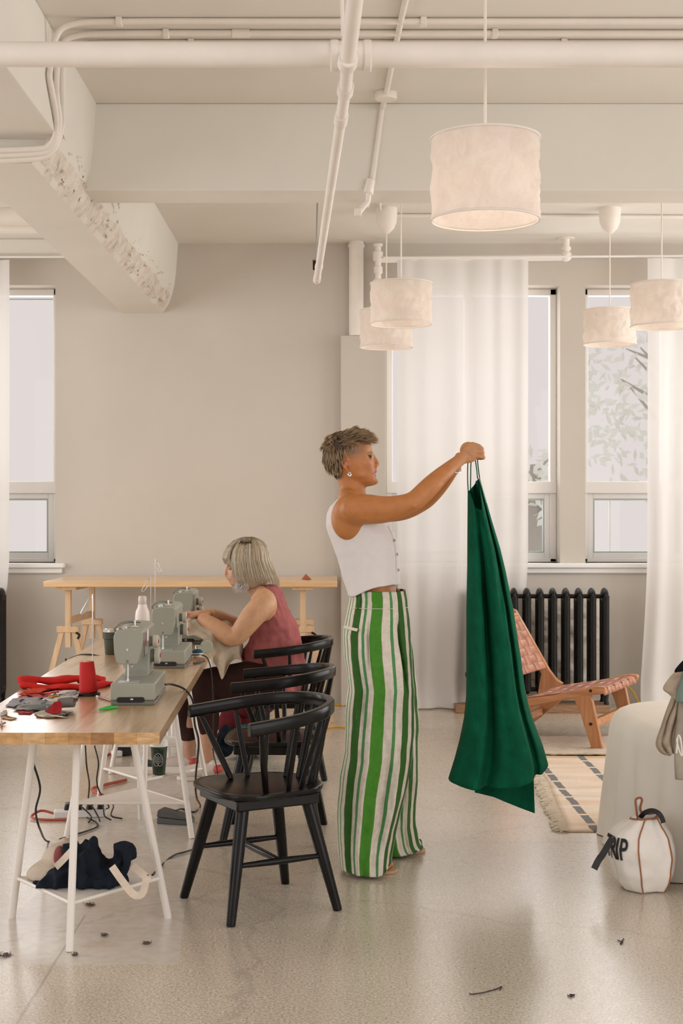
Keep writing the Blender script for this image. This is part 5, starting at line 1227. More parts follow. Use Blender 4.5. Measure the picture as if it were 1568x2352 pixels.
# ------------------------------------------------------------------ standing woman
YB = 5.66
W = lambda px, py, dy=0.0: P(px, py, YB + dy)
pw = empty('person', (.14, YB, 0), label='standing woman with short tousled hair, white sleeveless top and green striped wide trousers', cat='person')
b = MB()
b.loft(head_rings([(1001, 782, 822, .038), (1003.5, 768, 834, .054), (1009, 757, 845, .066), (1018, 750, 851, .0725), (1030, 746, 855, .0755), (1040, 745, 857, .0755), (1050, 745, 857.5, .0740), (1060, 748, 859.8, .0715),
                   (1070, 753, 861, .068), (1080, 762, 861, .0645), (1087, 770, 861.5, .060), (1094, 777, 862.5, .0555), (1101, 785, 865, .049), (1108, 793, 865.5, .039), (1113, 806, 862, .027), (1117, 826, 855, .014)], YB))
b.tube([W(857.5, 1044), W(860, 1052), W(864.5, 1060), W(867.2, 1065.5)], [.006, .0070, .0078, .0082], n=14, smooth=4)
b.ell(W(867.6, 1066.5), (.0075, .0085, .0070))
for s_ in (-1, 1): b.ell(W(863.5, 1069.5, s_ * .0105), (.0085, .0065, .0065))
b.ell(W(862.4, 1077.5), (.006, .012, .007)); b.ell(W(862.7, 1083.3), (.0058, .018, .0042)); b.ell(W(861.8, 1091.3), (.0058, .017, .0048)); b.ell(W(862.5, 1106.5), (.0125, .019, .0125))
for s_ in (-1, 1):
    pass
    # ear
    e = lambda x, y, d=0: W(x, y, s_ * (.0735 + d))
    b.tube([e(797, 1080, -.002), e(789, 1072, .006), e(785.5, 1062, .008), e(788, 1055.5, .007), e(794.5, 1054, .004), e(798.5, 1059, .000), e(798, 1063, -.004)], [.0032, .0036, .0038, .0038, .0035, .003, .003], n=10, smooth=5)
    b.tube([e(794, 1062, .000), e(792, 1069, .001), e(796, 1076, .0)], .0030, n=8, smooth=3)
    b.ell(e(798.5, 1083, .000), (.0062, .0035, .0070)); b.ell(e(792, 1066, -.006), (.011, .006, .018)); b.tube([e(801, 1066, -.001), e(801.5, 1074, -.001)], .0032, n=8)
b.tube([W(800, 1085), W(806, 1110), W(811, 1135), W(812, 1160), W(815, 1190)], [.050, .0505, .052, .060, .07], n=28, smooth=3)
b.tube([W(800, 1140, .0), W(802, 1152, -.10), W(806, 1168, -.155)], [.045, .040, .045], n=20, smooth=3)
b.tube([W(800, 1140, .0), W(802, 1152, .10), W(806, 1168, .155)], [.045, .040, .045], n=20, smooth=3)
def tor(rows, n=48, ex=.9):
    rings = []
    for (py, xl, xr, hw, Yc) in rows:
        a, c = P(xl, py, Yc), P(xr, py, Yc); ring = []
        for i in range(n):
            t = 2 * PI * i / n; cc, ss = math.cos(t), math.sin(t)
            ring.append(((a.x + c.x) / 2 + (c.x - a.x) / 2 * math.copysign(abs(cc) ** ex, cc), Yc + hw * math.copysign(abs(ss) ** ex, ss), a.z))
        rings.append(ring)
    return rings
b.loft(tor([(1142, 790, 835, .06, YB), (1155, 775, 850, .12, YB), (1175, 765, 862, .145, YB), (1205, 762, 874, .145, YB), (1240, 770, 888, .135, YB), (1284, 787, 898, .125, YB), (1320, 800, 903, .125, YB), (1345, 808, 908, .13, YB), (1362, 813, 911, .125, YB), (1400, 825, 905, .115, YB), (1450, 830, 905, .11, YB), (1500, 835, 900, .10, YB)]))
# shoulder and side that show through the wide armholes
for s_ in (-1, 1):
    b.ell(W(799, 1190, s_ * .128), (.068, .052, .088)); b.ell(W(806, 1172, s_ * .150), (.070, .048, .062))
def limb(pts): b.tube([P(x, y, Y) for (x, y, Y, r) in pts], [r for *_, r in pts], n=28, smooth=4)
limb([(800, 1180, 5.53, .056), (818, 1171, 5.495, .060), (846, 1170, 5.478, .0585), (880, 1170.5, 5.47, .053), (915, 1164, 5.465, .0455), (942, 1155, 5.465, .040), (958, 1145, 5.47, .0395), (985, 1119, 5.49, .0395), (1010, 1095, 5.52, .0345), (1035, 1073, 5.555, .0285), (1057, 1055, 5.58, .0245), (1070, 1046, 5.59, .026)])
b.ell(P(946, 1161, 5.44), (.020, .018, .017)); b.ell(P(812, 1168, 5.465), (.05, .034, .045))
limb([(815, 1170, 5.80, .052), (850, 1166, 5.845, .055), (890, 1172, 5.86, .050), (930, 1170, 5.865, .043), (966, 1154, 5.86, .040), (985, 1140, 5.85, .039), (1008, 1116, 5.81, .036), (1030, 1090, 5.77, .030), (1049, 1063, 5.73, .0245), (1060, 1046, 5.71, .025)])
# near hand: closed round the straps, back of the hand towards the viewer
hy = 5.595
R_ = Matrix.Rotation(math.radians(33), 3, 'Y')
b.ell(P(1078, 1043, hy), (.040, .0175, .034), m=Matrix.Rotation(math.radians(-30), 3, 'Y')); b.ell(P(1086, 1034, hy), (.026, .0165, .033), m=Matrix.Rotation(math.radians(-10), 3, 'Y'))
b.ell(P(1068, 1049, hy), (.03, .019, .027), m=Matrix.Rotation(math.radians(-35), 3, 'Y'))
for i, (kx, ky, px_, py_, r_) in enumerate(((1086, 1020.5, 1100, 1025.0, .0088), (1092, 1027, 1105.5, 1030.5, .0092), (1094, 1037, 1107, 1039.5, .0090), (1094, 1047, 1109, 1050, .0082))):
    finger(b, [P(kx, ky, hy - .006), P(px_, py_, hy - .004), P(px_ - 1.5, py_ + 2, hy + .020), P(px_ - 15, py_ + 3, hy + .022)], r_)
b.tube([P(1066, 1040, hy + .012), P(1078, 1034, hy + .026), P(1092, 1036, hy + .034)], [.012, .0115, .0095], n=12, smooth=4); b.ell(P(1092, 1036, hy + .034), .0092)
# far hand
hy2 = 5.70
b.ell(P(1075, 1035, hy2), (.036, .0165, .036), m=Matrix.Rotation(math.radians(-30), 3, 'Y'))
for i, (kx, ky, px_, py_, r_) in enumerate(((1084, 1022, 1097, 1026, .0088), (1088, 1030, 1101, 1033, .0090), (1089, 1039, 1102, 1042, .0088), (1088, 1047, 1101, 1050, .0080))):
    finger(b, [P(kx, ky, hy2 + .006), P(px_, py_, hy2 + .004), P(px_ - 2, py_ + 1, hy2 - .018), P(px_ - 15, py_ + 1, hy2 - .020)], r_)
b.tube([P(1060, 1038, hy2 - .008), P(1065.5, 1026, hy2 - .020), P(1078, 1023.5, hy2 - .030), P(1088, 1028, hy2 - .034)], [.012, .0125, .011, .009], n=12, smooth=4); b.ell(P(1088, 1028, hy2 - .034), .0088)
# legs and feet
for (Yl, xh, xk, xa, toe) in ((5.545, 860, 862, 848, 0), (5.875, 880, 905, 925, 1)):
    p0 = P(xh, 1450, YB + (-.08 if not toe else .08)); ft = (HC - 0) * FPX / Yl + CY
    ank = Vector(((xa - CX) * Yl / FPX, Yl, .09)); kn = p0.lerp(ank, .52) + Vector((.02, 0, 0))
    b.tube([p0 + Vector((0, 0, .05)), p0.lerp(kn, .5), kn, kn.lerp(ank, .3), kn.lerp(ank, .75), ank, ank - Vector((0, 0, .03))], [.070, .068, .054, .052, .038, .033, .036], n=22, smooth=3)
    tx = (908 - CX) * Yl / FPX if not toe else (972 - CX) * Yl / FPX
    hx = tx - .19; s_ = -1 if not toe else 1
    b.tube([(hx + .02, Yl, .040), (hx + .06, Yl, .044), (hx + .11, Yl, .034), (hx + .15, Yl + s_ * .002, .026), (hx + .165, Yl, .024)], [.026, .028, .030, .030, .026], n=18, flat=.5, up=(0, 0, 1), smooth=3)
    for q in range(5):
        yy_ = Yl + s_ * (-.028 + .014 * q); xx_ = tx - .006 - .010 * q * q * .28; rr = [.0115, .0088, .0082, .0078, .0074][q]
        b.tube([(xx_ - .035, yy_, .026), (xx_ - .014, yy_, .026), (xx_ - rr, yy_, .022)], [rr, rr, rr * .92], n=10, smooth=2); b.ell((xx_ - rr, yy_, .022), rr)
def lap(co, mesh_edges, mask, it, lam=.6):
    a, b_ = mesh_edges[:, 0], mesh_edges[:, 1]; n = len(co); deg = np.bincount(a, minlength=n) + np.bincount(b_, minlength=n)
    for _ in range(it):
        acc = np.zeros_like(co)
        for k_ in range(3): acc[:, k_] = np.bincount(a, weights=co[b_, k_], minlength=n) + np.bincount(b_, weights=co[a, k_], minlength=n)
        co = co + (acc / np.maximum(deg, 1)[:, None] - co) * (lam * mask)[:, None]
    return co
def bodyfn(co, nr):
    px, py = proj(co)
    keep = 1 / (1 + np.exp(-(px - 1056) / 3.0))                                     # hands
    keep = np.maximum(keep, np.exp(-((px - 862) / 12) ** 4 - ((py - 1070) / 32) ** 4))   # nose, lips, chin
    keep = np.maximum(keep, np.exp(-((px - 794) / 14) ** 4 - ((py - 1068) / 21) ** 4))   # ears
    keep = np.maximum(keep, (co[:, 2] < .10).astype(float))                          # feet
    keep = np.maximum(keep, .8 * np.exp(-((px - 946) / 14) ** 4 - ((py - 1161) / 14) ** 4))
    co = lap(co, EDGES[0], 1 - keep, 34)
    co = lap(co, EDGES[0], np.exp(-((px - 862) / 14) ** 4 - ((py - 1070) / 34) ** 4) * .8, 3)
    for s_ in (-1, 1):
        for (c_, r_, d_, amp) in ((W(853, 1041, s_ * .030), (.016, .020, .006), (.7, s_ * .5, .2), .0035), (W(846, 1063, s_ * .046), (.024, .02, .020), (.35, s_ * .9, 0), .0045), (W(820, 1093, s_ * .05), (.035, .02, .012), (0, s_, -.3), .004), (W(838, 1106, s_ * .03), (.03, .025, .010), (.2, s_ * .6, -.6), .003)):
            co = co + np.array(d_) * (amp * blob(co, c_, r_))[:, None]
    for s_ in (-1, 1):
        d = blob(co, W(848, 1049.5, s_ * .035), (.014, .016, .010)); co = co - np.array((.75, s_ * .5, 0)) * (.0060 * d)[:, None]
        d = blob(co, W(843, 1080, s_ * .045), (.02, .02, .02)); co = co - np.array((0, s_, 0)) * (.003 * d)[:, None]
        d = blob(co, W(825, 1042, s_ * .07), (.02, .02, .02)); co = co - np.array((0, s_, 0)) * (.003 * d)[:, None]
    d = blob(co, W(862.0, 1087.3), (.010, .016, .0020)); co = co - np.array((1, 0, 0)) * (.0045 * d)[:, None]
    d = blob(co, W(861, 1098), (.010, .02, .0045)); co = co - np.array((1, 0, 0)) * (.0025 * d)[:, None]
    # collar bone, triceps and forearm relief
    d = blob(co, P(885, 1185, 5.43), (.09, .05, .012)); co = co - nr * (.002 * d)[:, None]
    d = blob(co, P(1000, 1108, 5.49), (.06, .05, .010)); co = co - nr * (.0015 * d)[:, None]
    for (x, y) in ((1098, 1026), (1100, 1034.5), (1101, 1044)): 
        d = blob(co, P(x, y, hy - .012), (.018, .012, .0022)); co = co - nr * (.002 * d)[:, None]
    return co
def skincol1(co, nr):
    px, py = proj(co); n = len(co); c = np.tile(np.array((.50, .200, .060)), (n, 1))
    def lay(mask, col, k_=1.0):
        m_ = (np.clip(mask, 0, 1) * k_)[:, None]; c[:] = c * (1 - m_) + np.array(col) * m_
    hand = np.clip((px - 1030) / 40, 0, 1) * (py < 1100); lay(hand, (.58, .31, .16), .7)
    lay(np.exp(-((px - 846) / 11) ** 2 - ((py - 1070) / 10) ** 2) * (px > 820) * (py < 1110), (.54, .22, .12), .5)
    lay(blob(co, W(793, 1068, -.075), (.016, .02, .025)) + blob(co, W(793, 1068, .075), (.016, .02, .025)), (.54, .20, .11), .7)
    lay((np.abs(py - 1083.3) < 2.6) * (px > 853) * (px < 870) + (np.abs(py - 1091.5) < 3.0) * (px > 854) * (px < 870), (.50, .17, .12), .75)
    lay(np.exp(-((py - 1087.3) / 1.1) ** 2) * (px > 853.5) * (px < 870), (.10, .03, .02), .8)
    head = (py < 1120) & (px < 875) & (px > 730)
    for s_ in (-1, 1):   # brows and lash lines
        dl = (co[:, 1] - YB) * s_
        t = (px - 841) / 15; curve = 1043.5 - 4.5 * np.sin(np.clip(t, 0, 1) * 2.2)
        lay(head * (dl > .010) * (dl < .052) * (t > 0) * (t < 1.05) * np.exp(-((py - curve) / 1.5) ** 2), (.13, .075, .04), .85)
        lay(head * (dl > .018) * (dl < .050) * (px > 841) * (px < 854) * np.exp(-((py - 1046.6) / 1.3) ** 2), (.10, .05, .03), .8)
    # cropped hair at the temple and nape
    sh = head * np.clip((1058 - py) / 6, 0, 1) * np.clip((846 - px) / 12, 0, 1) * (px > 775)
    sh = np.maximum(sh * np.clip((py - 1000) / 5, 0, 1), 0); g_ = nvec(co, 60, 2) * .25 + .85
    lay(sh * g_ * np.clip((852 - px) / 40, .3, 1) * np.clip((1062 - py) / 26, .35, 1), (.135, .085, .055), .9)
    lay(head * np.clip((1104 - py) / 10, 0, 1) * np.clip((789 - px) / 9, 0, 1), (.040, .025, .016), .97)
    lay(((px > 1099) & (px < 1107) & (py > 1054.5) & (py < 1060)).astype(float), (.30, .01, .02), .9)
    return c
body = fuse(b, .0030, 'body', M['skin'], pw, smooth=3, fn=bodyfn, colfn=skincol1)
eyew = simple('eye_white', (.36, .29, .24), .3); iris = simple('brown_iris', (.035, .018, .010), .15)
for s_ in (-1, 1):
    ey = MB().ell(W(845.6, 1050.2, s_ * .0300), (.0098, .0112, .0060), n=20, k=14).build('eye', eyew, pw, world=True)
    d = Vector((.0078, s_ * .0052, 0)); MB().ell(W(845.6, 1050.2, s_ * .0300) + d * .86, (.0056, .0050, .0057)).build('iris', iris, ey, world=True)
    MB().tube([W(842.0, 1050, s_ * .041), W(846, 1047.2, s_ * .0425), W(850.5, 1046.8, s_ * .038), W(853.6, 1048.6, s_ * .030)], [.001, .0016, .0017, .001], n=6, smooth=4).build('lashes', iris, ey, world=True)
# earring
MB().tube([W(801, 1084, -.0765), W(799.5, 1089, -.080), W(802.5, 1093.5, -.0795), W(805.5, 1090, -.078), W(804, 1085, -.077)], [.0018, .0032, .0040, .0032, .0018], n=10, smooth=4).build('earring', M['steel'], pw, world=True, label='chunky silver hoop earring')
# ring-shaped bracelet on the far wrist
bc = P(1055.5, 1085 - 26, 5.73) + (P(1030, 1090, 5.77) - P(1049, 1063, 5.73)) * .22
dd = (P(1049, 1063, 5.73) - P(1030, 1090, 5.77)).normalized(); aa = dd.orthogonal().normalized(); bb_ = dd.cross(aa); bc = P(1042, 1073, 5.745)
MB().tube([bc + (aa * math.cos(t) + bb_ * math.sin(t)) * .0315 for t in np.linspace(0, 2 * PI, 33)], .0042, n=8, cap=False).build('bracelet', M['steel'], pw, world=True)
# ---- hair
def strand_mesh(items, name, par, mat=None):
    "items: list of (points, r0, colour root, colour tip)"
    V = []; F = []; C_ = []
    for pts, r0, c0, c1 in items:
        n = len(pts); b0 = len(V)
        for i, p in enumerate(pts):
            t = i / (n - 1); rr = r0 * (1 - t ** 1.6) * (1 if i else .15) + .0001
            d = (pts[min(i + 1, n - 1)] - pts[max(i - 1, 0)]).normalized(); a = d.orthogonal().normalized(); bb__ = d.cross(a); c = tuple(np.array(c0) * (1 - t) + np.array(c1) * t)
            for k_ in range(3):
                ang_ = 2 * PI * k_ / 3; V.append(tuple(p + (a * math.cos(ang_) + bb__ * math.sin(ang_)) * rr)); C_.append(c)
        F.append((b0 + 2, b0 + 1, b0))
        for i in range(n - 1):
            for k_ in range(3):
                q = b0 + i * 3; F.append((q + k_, q + (k_ + 1) % 3, q + 3 + (k_ + 1) % 3, q + 3 + k_))
    m = MB(); m.v = V; m.f = F; m.col = C_
    return m.build(name, mat or M['hair'], par, world=True, ang=180)
cap = MB()
cap.ell(W(798, 1021), (.086, .0660, .042)); cap.ell(W(822, 1012), (.050, .052, .028)); cap.ell(W(769, 1048), (.045, .0665, .062)); cap.ell(W(778, 1074), (.020, .048, .034), m=Matrix.Rotation(.55, 3, 'Y'))
hc = fuse(cap, .004, 'hair', M['hair'], pw, smooth=4, colfn=lambda co, nr: np.tile(np.array((.055, .032, .018)), (len(co), 1)))
rows_ = [(1001, 782, 822, .038), (1009, 757, 845, .066), (1018, 750, 851, .0725), (1030, 746, 855, .0755), (1050, 745, 856, .074), (1070, 753, 861, .068), (1087, 770, 861, .060), (1101, 785, 865, .049)]
def skull(py, t):
    k_ = [np.interp(py, [r[0] for r in rows_], [r[i] for r in rows_]) for i in (1, 2, 3)]
    a, c = P(k_[0], py, YB), P(k_[1], py, YB); cx_ = a.x + (c.x - a.x) * .46; cc, ss = math.cos(t), math.sin(t)
    rx_ = (c.x - cx_) if cc > 0 else (cx_ - a.x); return Vector((cx_ + rx_ * cc, YB + k_[2] * ss, a.z))
items = []
rnd = random.Random(3)
n_it = 0
while n_it < 9500:
    if rnd.random() < .55:    # top: inside of the top ring
        rr, t = math.sqrt(rnd.random()), rnd.uniform(0, 2 * PI); q = skull(1006 + 8 * rr ** 3, t); c = W(802, 1006)
        p = Vector((c.x + (q.x - c.x) * rr, YB + (q.y - YB) * rr, W(0, 1000 + 8 * rr * rr).z + .010 * (1 - rr)))
        fr_ = (p.x - W(750, 1000).x) / .17
    else:
        t = rnd.uniform(0, 2 * PI); py = rnd.uniform(1006, 1100); p = skull(py, t); fr_ = 0
    u = p.x * FPX / YB + CX; v = CY - (p.z - HC) * FPX / YB; side = abs(p.y - YB)
    low = np.interp(u, [735, 760, 780, 786, 795, 815, 840, 870], [1112, 1112, 1104, 1058, 1033, 1024, 1019, 1014])
    if v > low: continue
    if v > 1085 and u > 784: continue
    n_ = Vector((p.x - W(798, 0).x, (p.y - YB) * 1.1, (p.z - W(0, 1045).z))).normalized()
    blond = .5 + .9 * noise.noise((p.x * 70, p.y * 70, p.z * 70)) + rnd.uniform(-.3, .3); q1 = noise.noise((p.x * 45, p.y * 45, p.z * 45)) * .7; q2 = noise.noise((p.x * 45 + 9, p.y * 45, p.z * 45)) * .7
    if v < 1022 and u > 768:      # swept forward and up
        L = rnd.uniform(.030, .050); sw = Vector((.85, q1 + rnd.uniform(-.12, .12), .10 + q2 * .8 + rnd.uniform(-.1, .2)))
        if u > 826: sw = Vector((.75, q1, -.15 + q2 * 1.3 + rnd.uniform(-.15, .15))); L = rnd.uniform(.024, .042)
        d0 = (n_ * .45 + sw * .8).normalized(); d1 = (sw + n_ * .12).normalized(); d2 = (sw + Vector((.1, q2 * .5, rnd.uniform(-.15, .25)))).normalized()
    elif v < 1034 and u <= 768 and rnd.random() < .55:
        L = rnd.uniform(.020, .034); d0 = (n_ * .6 + Vector((-.1, 0, .1 + q1))).normalized(); d1 = (n_ * .35 + Vector((-.15 + q1 * .5, q2, -.4 + q2))).normalized(); d2 = (d1 + Vector((.1, 0, -.6))).normalized()
    else:
        L = rnd.uniform(.022, .036); d0 = (n_ * .4 + Vector((-.1, 0, -.65))).normalized(); d1 = (n_ * .12 + Vector((.02 + q1 * .4 if u < 765 else .15, q2 * .5, -.95))).normalized(); d2 = (n_ * (.05 + .12 * max(0, q1)) + Vector((.25, q2 * .4, -.95))).normalized()
        if v > 1075: L *= .7
    p = p - n_ * .002 + n_ * .004 * rnd.random(); p1 = p + d0 * L * .35; p2 = p1 + d1 * L * .35; p3 = p2 + d2 * L * .35
    if blond < .46: c0, c1 = (.11, .065, .03), (.58, .39, .20)
    elif blond < .66: c0, c1 = (.22, .14, .07), (.76, .58, .36)
    else: c0, c1 = (.035, .020, .012), (.12, .075, .04)
    if v > 1085: c0, c1 = (.045, .027, .016), (.09, .055, .03)
    items.append(([p, p1, p2, p3], rnd.uniform(.0005, .0013), c0, c1)); n_it += 1
for i in range(1500):
    rr, t = math.sqrt(rnd.random()), rnd.uniform(0, 2 * PI); c = W(775, 1018); p = Vector((c.x + .030 * rr * math.cos(t), YB + .052 * rr * math.sin(t), 0))
    e_ = 1 - ((p.x - W(798, 0).x) / .090) ** 2 - ((p.y - YB) / .070) ** 2
    if e_ < .02: continue
    p.z = W(0, 1036).z + .062 * math.sqrt(e_); n_ = Vector((p.x - W(798, 0).x, p.y - YB, .04)).normalized(); q1 = noise.noise((p.x * 60, p.y * 60, 0)); q2 = noise.noise((p.x * 60, p.y * 60, 9))
    d0 = (n_ * .4 + Vector((q1, q2, .5))).normalized(); d1 = (n_ * .5 + Vector((-.3 + q1, q2, .05))).normalized(); d2 = (n_ * .4 + Vector((-.3, q2, -.6))).normalized(); L = rnd.uniform(.02, .035)
    c0, c1 = ((.10, .06, .03), (.48, .34, .19)) if q1 + rnd.uniform(-.3, .3) > 0 else ((.035, .02, .012), (.13, .08, .045))
    items.append(([p, p + d0 * L * .35, p + (d0 + d1) * L * .35, p + (d0 + d1 + d2) * L * .35], rnd.uniform(.0005, .0013), c0, c1))
strand_mesh(items, 'hair_strands', hc)
# ---- sleeveless top
M['white_linen'] = simple('white_linen', (.74, .695, .67), .9, nz=40, var=.02, bump=(180, .2, .001), spec=.15)
rows = [(1137, 785, 842, .066), (1143, 777, 850, .095), (1151, 768, 857, .118), (1163, 757.5, 864, .136), (1182, 751.5, 876, .150), (1205, 750, 890, .156), (1225, 754, 905, .156), (1246, 761, 913.5, .153), (1284, 775, 914.5, .148), (1310, 783, 915.5, .150), (1335, 790, 917, .153), (1350, 795, 918, .155), (1366, 800, 919, .156)]
m = MB(); n = 120; rings = []; N_ = 60
for j in range(N_ + 1):
    py = 1137 + (1366 - 1137) * (j / N_); v = [np.interp(py, [r[0] for r in rows], [r[i] for r in rows]) for i in (1, 2, 3)]
    a, c = P(v[0], py, YB), P(v[1], py, YB); ring = []
    for i in range(n):
        t = 2 * PI * i / n; cc, ss = math.cos(t), math.sin(t); x = (a.x + c.x) / 2 + (c.x - a.x) / 2 * math.copysign(abs(cc) ** .9, cc); y = YB + v[2] * math.copysign(abs(ss) ** .85, ss)
        u = x * FPX / YB + CX
        hem = np.interp(u, [801, 815, 836, 855, 871, 903, 919], [1369, 1366, 1355, 1347.5, 1343.5, 1340, 1341]); top = 1137 + (6 if cc > 0 else 0)
        q = top + (hem - top) * (j / N_) ** 1.0; low = (j / N_) ** 2
        k_ = [np.interp(q, [r[0] for r in rows], [r[i2] for r in rows]) for i2 in (1, 2, 3)]
        a2, c2 = P(k_[0], q, YB), P(k_[1], q, YB); x = (a2.x + c2.x) / 2 + (c2.x - a2.x) / 2 * math.copysign(abs(cc) ** .9, cc); y = YB + k_[2] * math.copysign(abs(ss) ** .85, ss)
        f = .0035 * math.sin(6 * t + 3 * low) * low + .006 * noise.noise((x * 9, y * 9, q * .012)) + .0025 * noise.noise((x * 28, y * 28, q * .05))
        ring.append((x + cc * f, y + ss * f, a2.z))
    rings.append(ring)
m.loft(rings, cap=False); shirt = m.build('sleeveless_top', M['white_linen'], pw, world=True, ang=180, solid=.003)
def on_shirt(px, py):
    k_ = [np.interp(py, [r[0] for r in rows], [r[i2] for r in rows]) for i2 in (1, 2, 3)]
    a2, c2 = P(k_[0], py, YB), P(k_[1], py, YB); x = P(px, py, YB).x; s = min(1, max(-1, (x - (a2.x + c2.x) / 2) / ((c2.x - a2.x) / 2))); cc = math.copysign(abs(s) ** (1 / .9), s)
    return Vector((x, YB - k_[2] * abs(math.sin(math.acos(cc))) ** .85 - .003, a2.z))
btm = simple('wooden_button', (.42, .33, .22), .4)
for (x, y) in ((903, 1240), (909, 1272), (912, 1308)):
    c = on_shirt(x, y); MB().cyl(c, c + Vector((.0025, -.0025, 0)), .006, n=14).build('button', btm, shirt, world=True)
MB().tube([on_shirt(*q) for q in ((889, 1207), (898, 1225), (905, 1246), (908, 1284), (909, 1310), (911, 1338))], .0014, n=6, smooth=3).build('placket_seam', M['white_linen'], shirt, world=True)
for s_ in (-1, 1):
    pts = [(801, 1137, .088), (781, 1150, .110), (765, 1175, .125), (760.5, 1204, .130), (768, 1227, .134), (782, 1239.5, .138), (798, 1243, .140), (817, 1237, .140), (832, 1222, .136), (842, 1204, .13), (846, 1180, .12), (836, 1150, .10), (818, 1137, .085)]
# ---- trousers
k = NT('striped_linen'); uvn = k.n('ShaderNodeUVMap'); sx = k.n('ShaderNodeSeparateXYZ'); k.l(uvn.outputs[0], sx.inputs[0])
cream, dk_, br_, md, ln = (.70, .63, .53), (.030, .115, .012), (.062, .245, .018), (.075, .26, .085), (.30, .27, .20)
st = [(0, cream), (.010, md), (.020, cream), (.048, md), (.062, cream), (.102, ln), (.106, dk_), (.212, ln), (.216, cream), (.268, md), (.312, cream), (.384, ln), (.388, br_), (.528, ln), (.532, cream), (.642, md), (.684, cream), (.772, dk_), (.862, ln), (.866, cream), (.92, ln), (.923, dk_), (.98, cream)]
rp_ = k.ramp(sx.outputs[0], st, 'CONSTANT'); nn = k.noise(60, 3, .6); r2 = k.ramp(nn.outputs[0], [(.3, (.86, .86, .86)), (.7, (1.05, 1.05, 1.05))])
k.base(k.mix(1.0, rp_.outputs[0], r2.outputs[0], 'MULTIPLY')); k.b.inputs['Roughness'].default_value = .9; k.bump(k.noise(240, 2, .5).outputs[0], .15, .001); M['stripes'] = k.m
def leg(rows, folds, hem, seed, y_extra=0):
    n = 160; NJ = 110; m = MB(); rings = []; ys = [r[0] for r in rows]; uvs = {}
    for j in range(NJ + 1):
        s = j / NJ; py = ys[0] + (ys[-1] - ys[0]) * s
        xl, xr, Yc, hw = [np.interp(py, ys, [r[i] for r in rows]) for i in (1, 2, 3, 4)]
        a, c = P(xl, py, Yc), P(xr, py, Yc); ring = []
        for i in range(n + 1):
            t = -PI + 2 * PI * i / n; cc, ss = math.cos(t), math.sin(t)      # t=-pi.. 0 is the viewer side, from back (-x) to front (+x)
            u = (t + PI) / PI if t <= 0 else 2 - (t + PI) / PI; uf = (1 - math.cos(u * PI)) / 2
            f = 0
            for (u0, w_, amp, y0_, y1_, dr) in folds:
                uc = u0 + dr * (py - y0_) / 400.; g_ = math.exp(-((uf - uc) / w_) ** 2)
                f += amp * g_ * min(1, max(0, (py - y0_) / 60)) * min(1, max(0, (y1_ - py) / 60)) * (1 if t <= 0 else .6)
            f += (.006 + .008 * s) * math.sin(9 * uf + 2.6 * noise.noise((s * 3, seed, 0)) + seed) + .022 * noise.noise((uf * 4, s * 6, seed)) + .007 * noise.noise((uf * 11 + s * 6, s * 24 - uf * 5, seed))
            edge_ = abs(ss) ** .5
            x = (a.x + c.x) / 2 + (c.x - a.x) / 2 * math.copysign(abs(cc) ** .88, cc); y = Yc + (hw + f) * math.copysign(abs(ss) ** .8, ss)
            z = a.z
            if s > .93: z = max(z, 0) ; z = z * (1 - (s - .93) / .07) + hem(cc, ss) * ((s - .93) / .07)
            ring.append((x + .3 * f * cc, y, z))
            uvs[len(rings) * (n + 1) + i] = (uf + .013 * noise.noise((s * 7, uf * 3, seed)) + .003 * noise.noise((s * 24, uf * 6, seed)), s)
        rings.append(ring)
    return rings, uvs
near_rows = [(1355, 803, 933, 5.66, .150), (1375, 803.5, 936, 5.66, .156), (1400, 799, 939, 5.66, .165), (1433, 791.6, 942, 5.655, .172), (1455, 788.5, 944, 5.65, .174), (1505, 791, 947, 5.64, .170), (1547, 797, 949, 5.625, .165), (1578, 801, 951, 5.61, .160), (1608, 797, 951, 5.60, .156), (1670, 793, 950, 5.59, .152), (1736, 788, 945, 5.58, .150), (1788, 780, 938, 5.575, .150), (1840, 776, 928, 5.57, .150), (1900, 776, 914, 5.565, .150), (1950, 777, 904, 5.56, .150), (1990, 783, 899, 5.56, .145), (2008, 790, 896, 5.56, .140)]
far_rows = [(1355, 806, 930, 5.665, .146), (1400, 803, 936, 5.675, .160), (1500, 815, 947, 5.70, .16), (1581, 835, 956, 5.74, .15), (1650, 840, 960, 5.77, .145), (1736, 842, 958.5, 5.80, .14), (1822, 840, 956, 5.83, .135), (1890, 845, 953, 5.85, .13), (1925, 850, 958, 5.86, .13), (1950, 858, 968, 5.865, .125), (1966, 865, 966, 5.87, .12)]
r1, u1 = leg(near_rows, [(.37, .012, -.040, 1410, 1540, 0.0), (.395, .05, .016, 1420, 2010, -.03), (.76, .016, -.050, 1405, 1600, .18), (.83, .05, .016, 1440, 2010, -.05), (.60, .05, -.018, 1700, 2020, .02), (.22, .06, -.014, 1500, 2020, 0), (.12, .03, .014, 1420, 1700, .05)], lambda c, s_: .014 + .045 * max(0, c) ** 3 + .012 * max(0, -c), 1.0)
r2_, u2 = leg(far_rows, [(.78, .05, .02, 1500, 1980, 0), (.6, .06, -.02, 1600, 1980, 0)], lambda c, s_: .014 + .03 * max(0, c) ** 2, 5.0)
m = MB(); m.loft(r1, cap=False, closed=False); m.uv.update(u1); b0 = len(m.v); m.loft(r2_, cap=False, closed=False); m.uv.update({b0 + i: v for i, v in u2.items()})
tr_ = m.build('wide_trousers', M['stripes'], pw, world=True, ang=180, solid=.0025)
dgm = simple('dark_green_linen', dk_, .9); crm = simple('cream_linen', cream, .9)
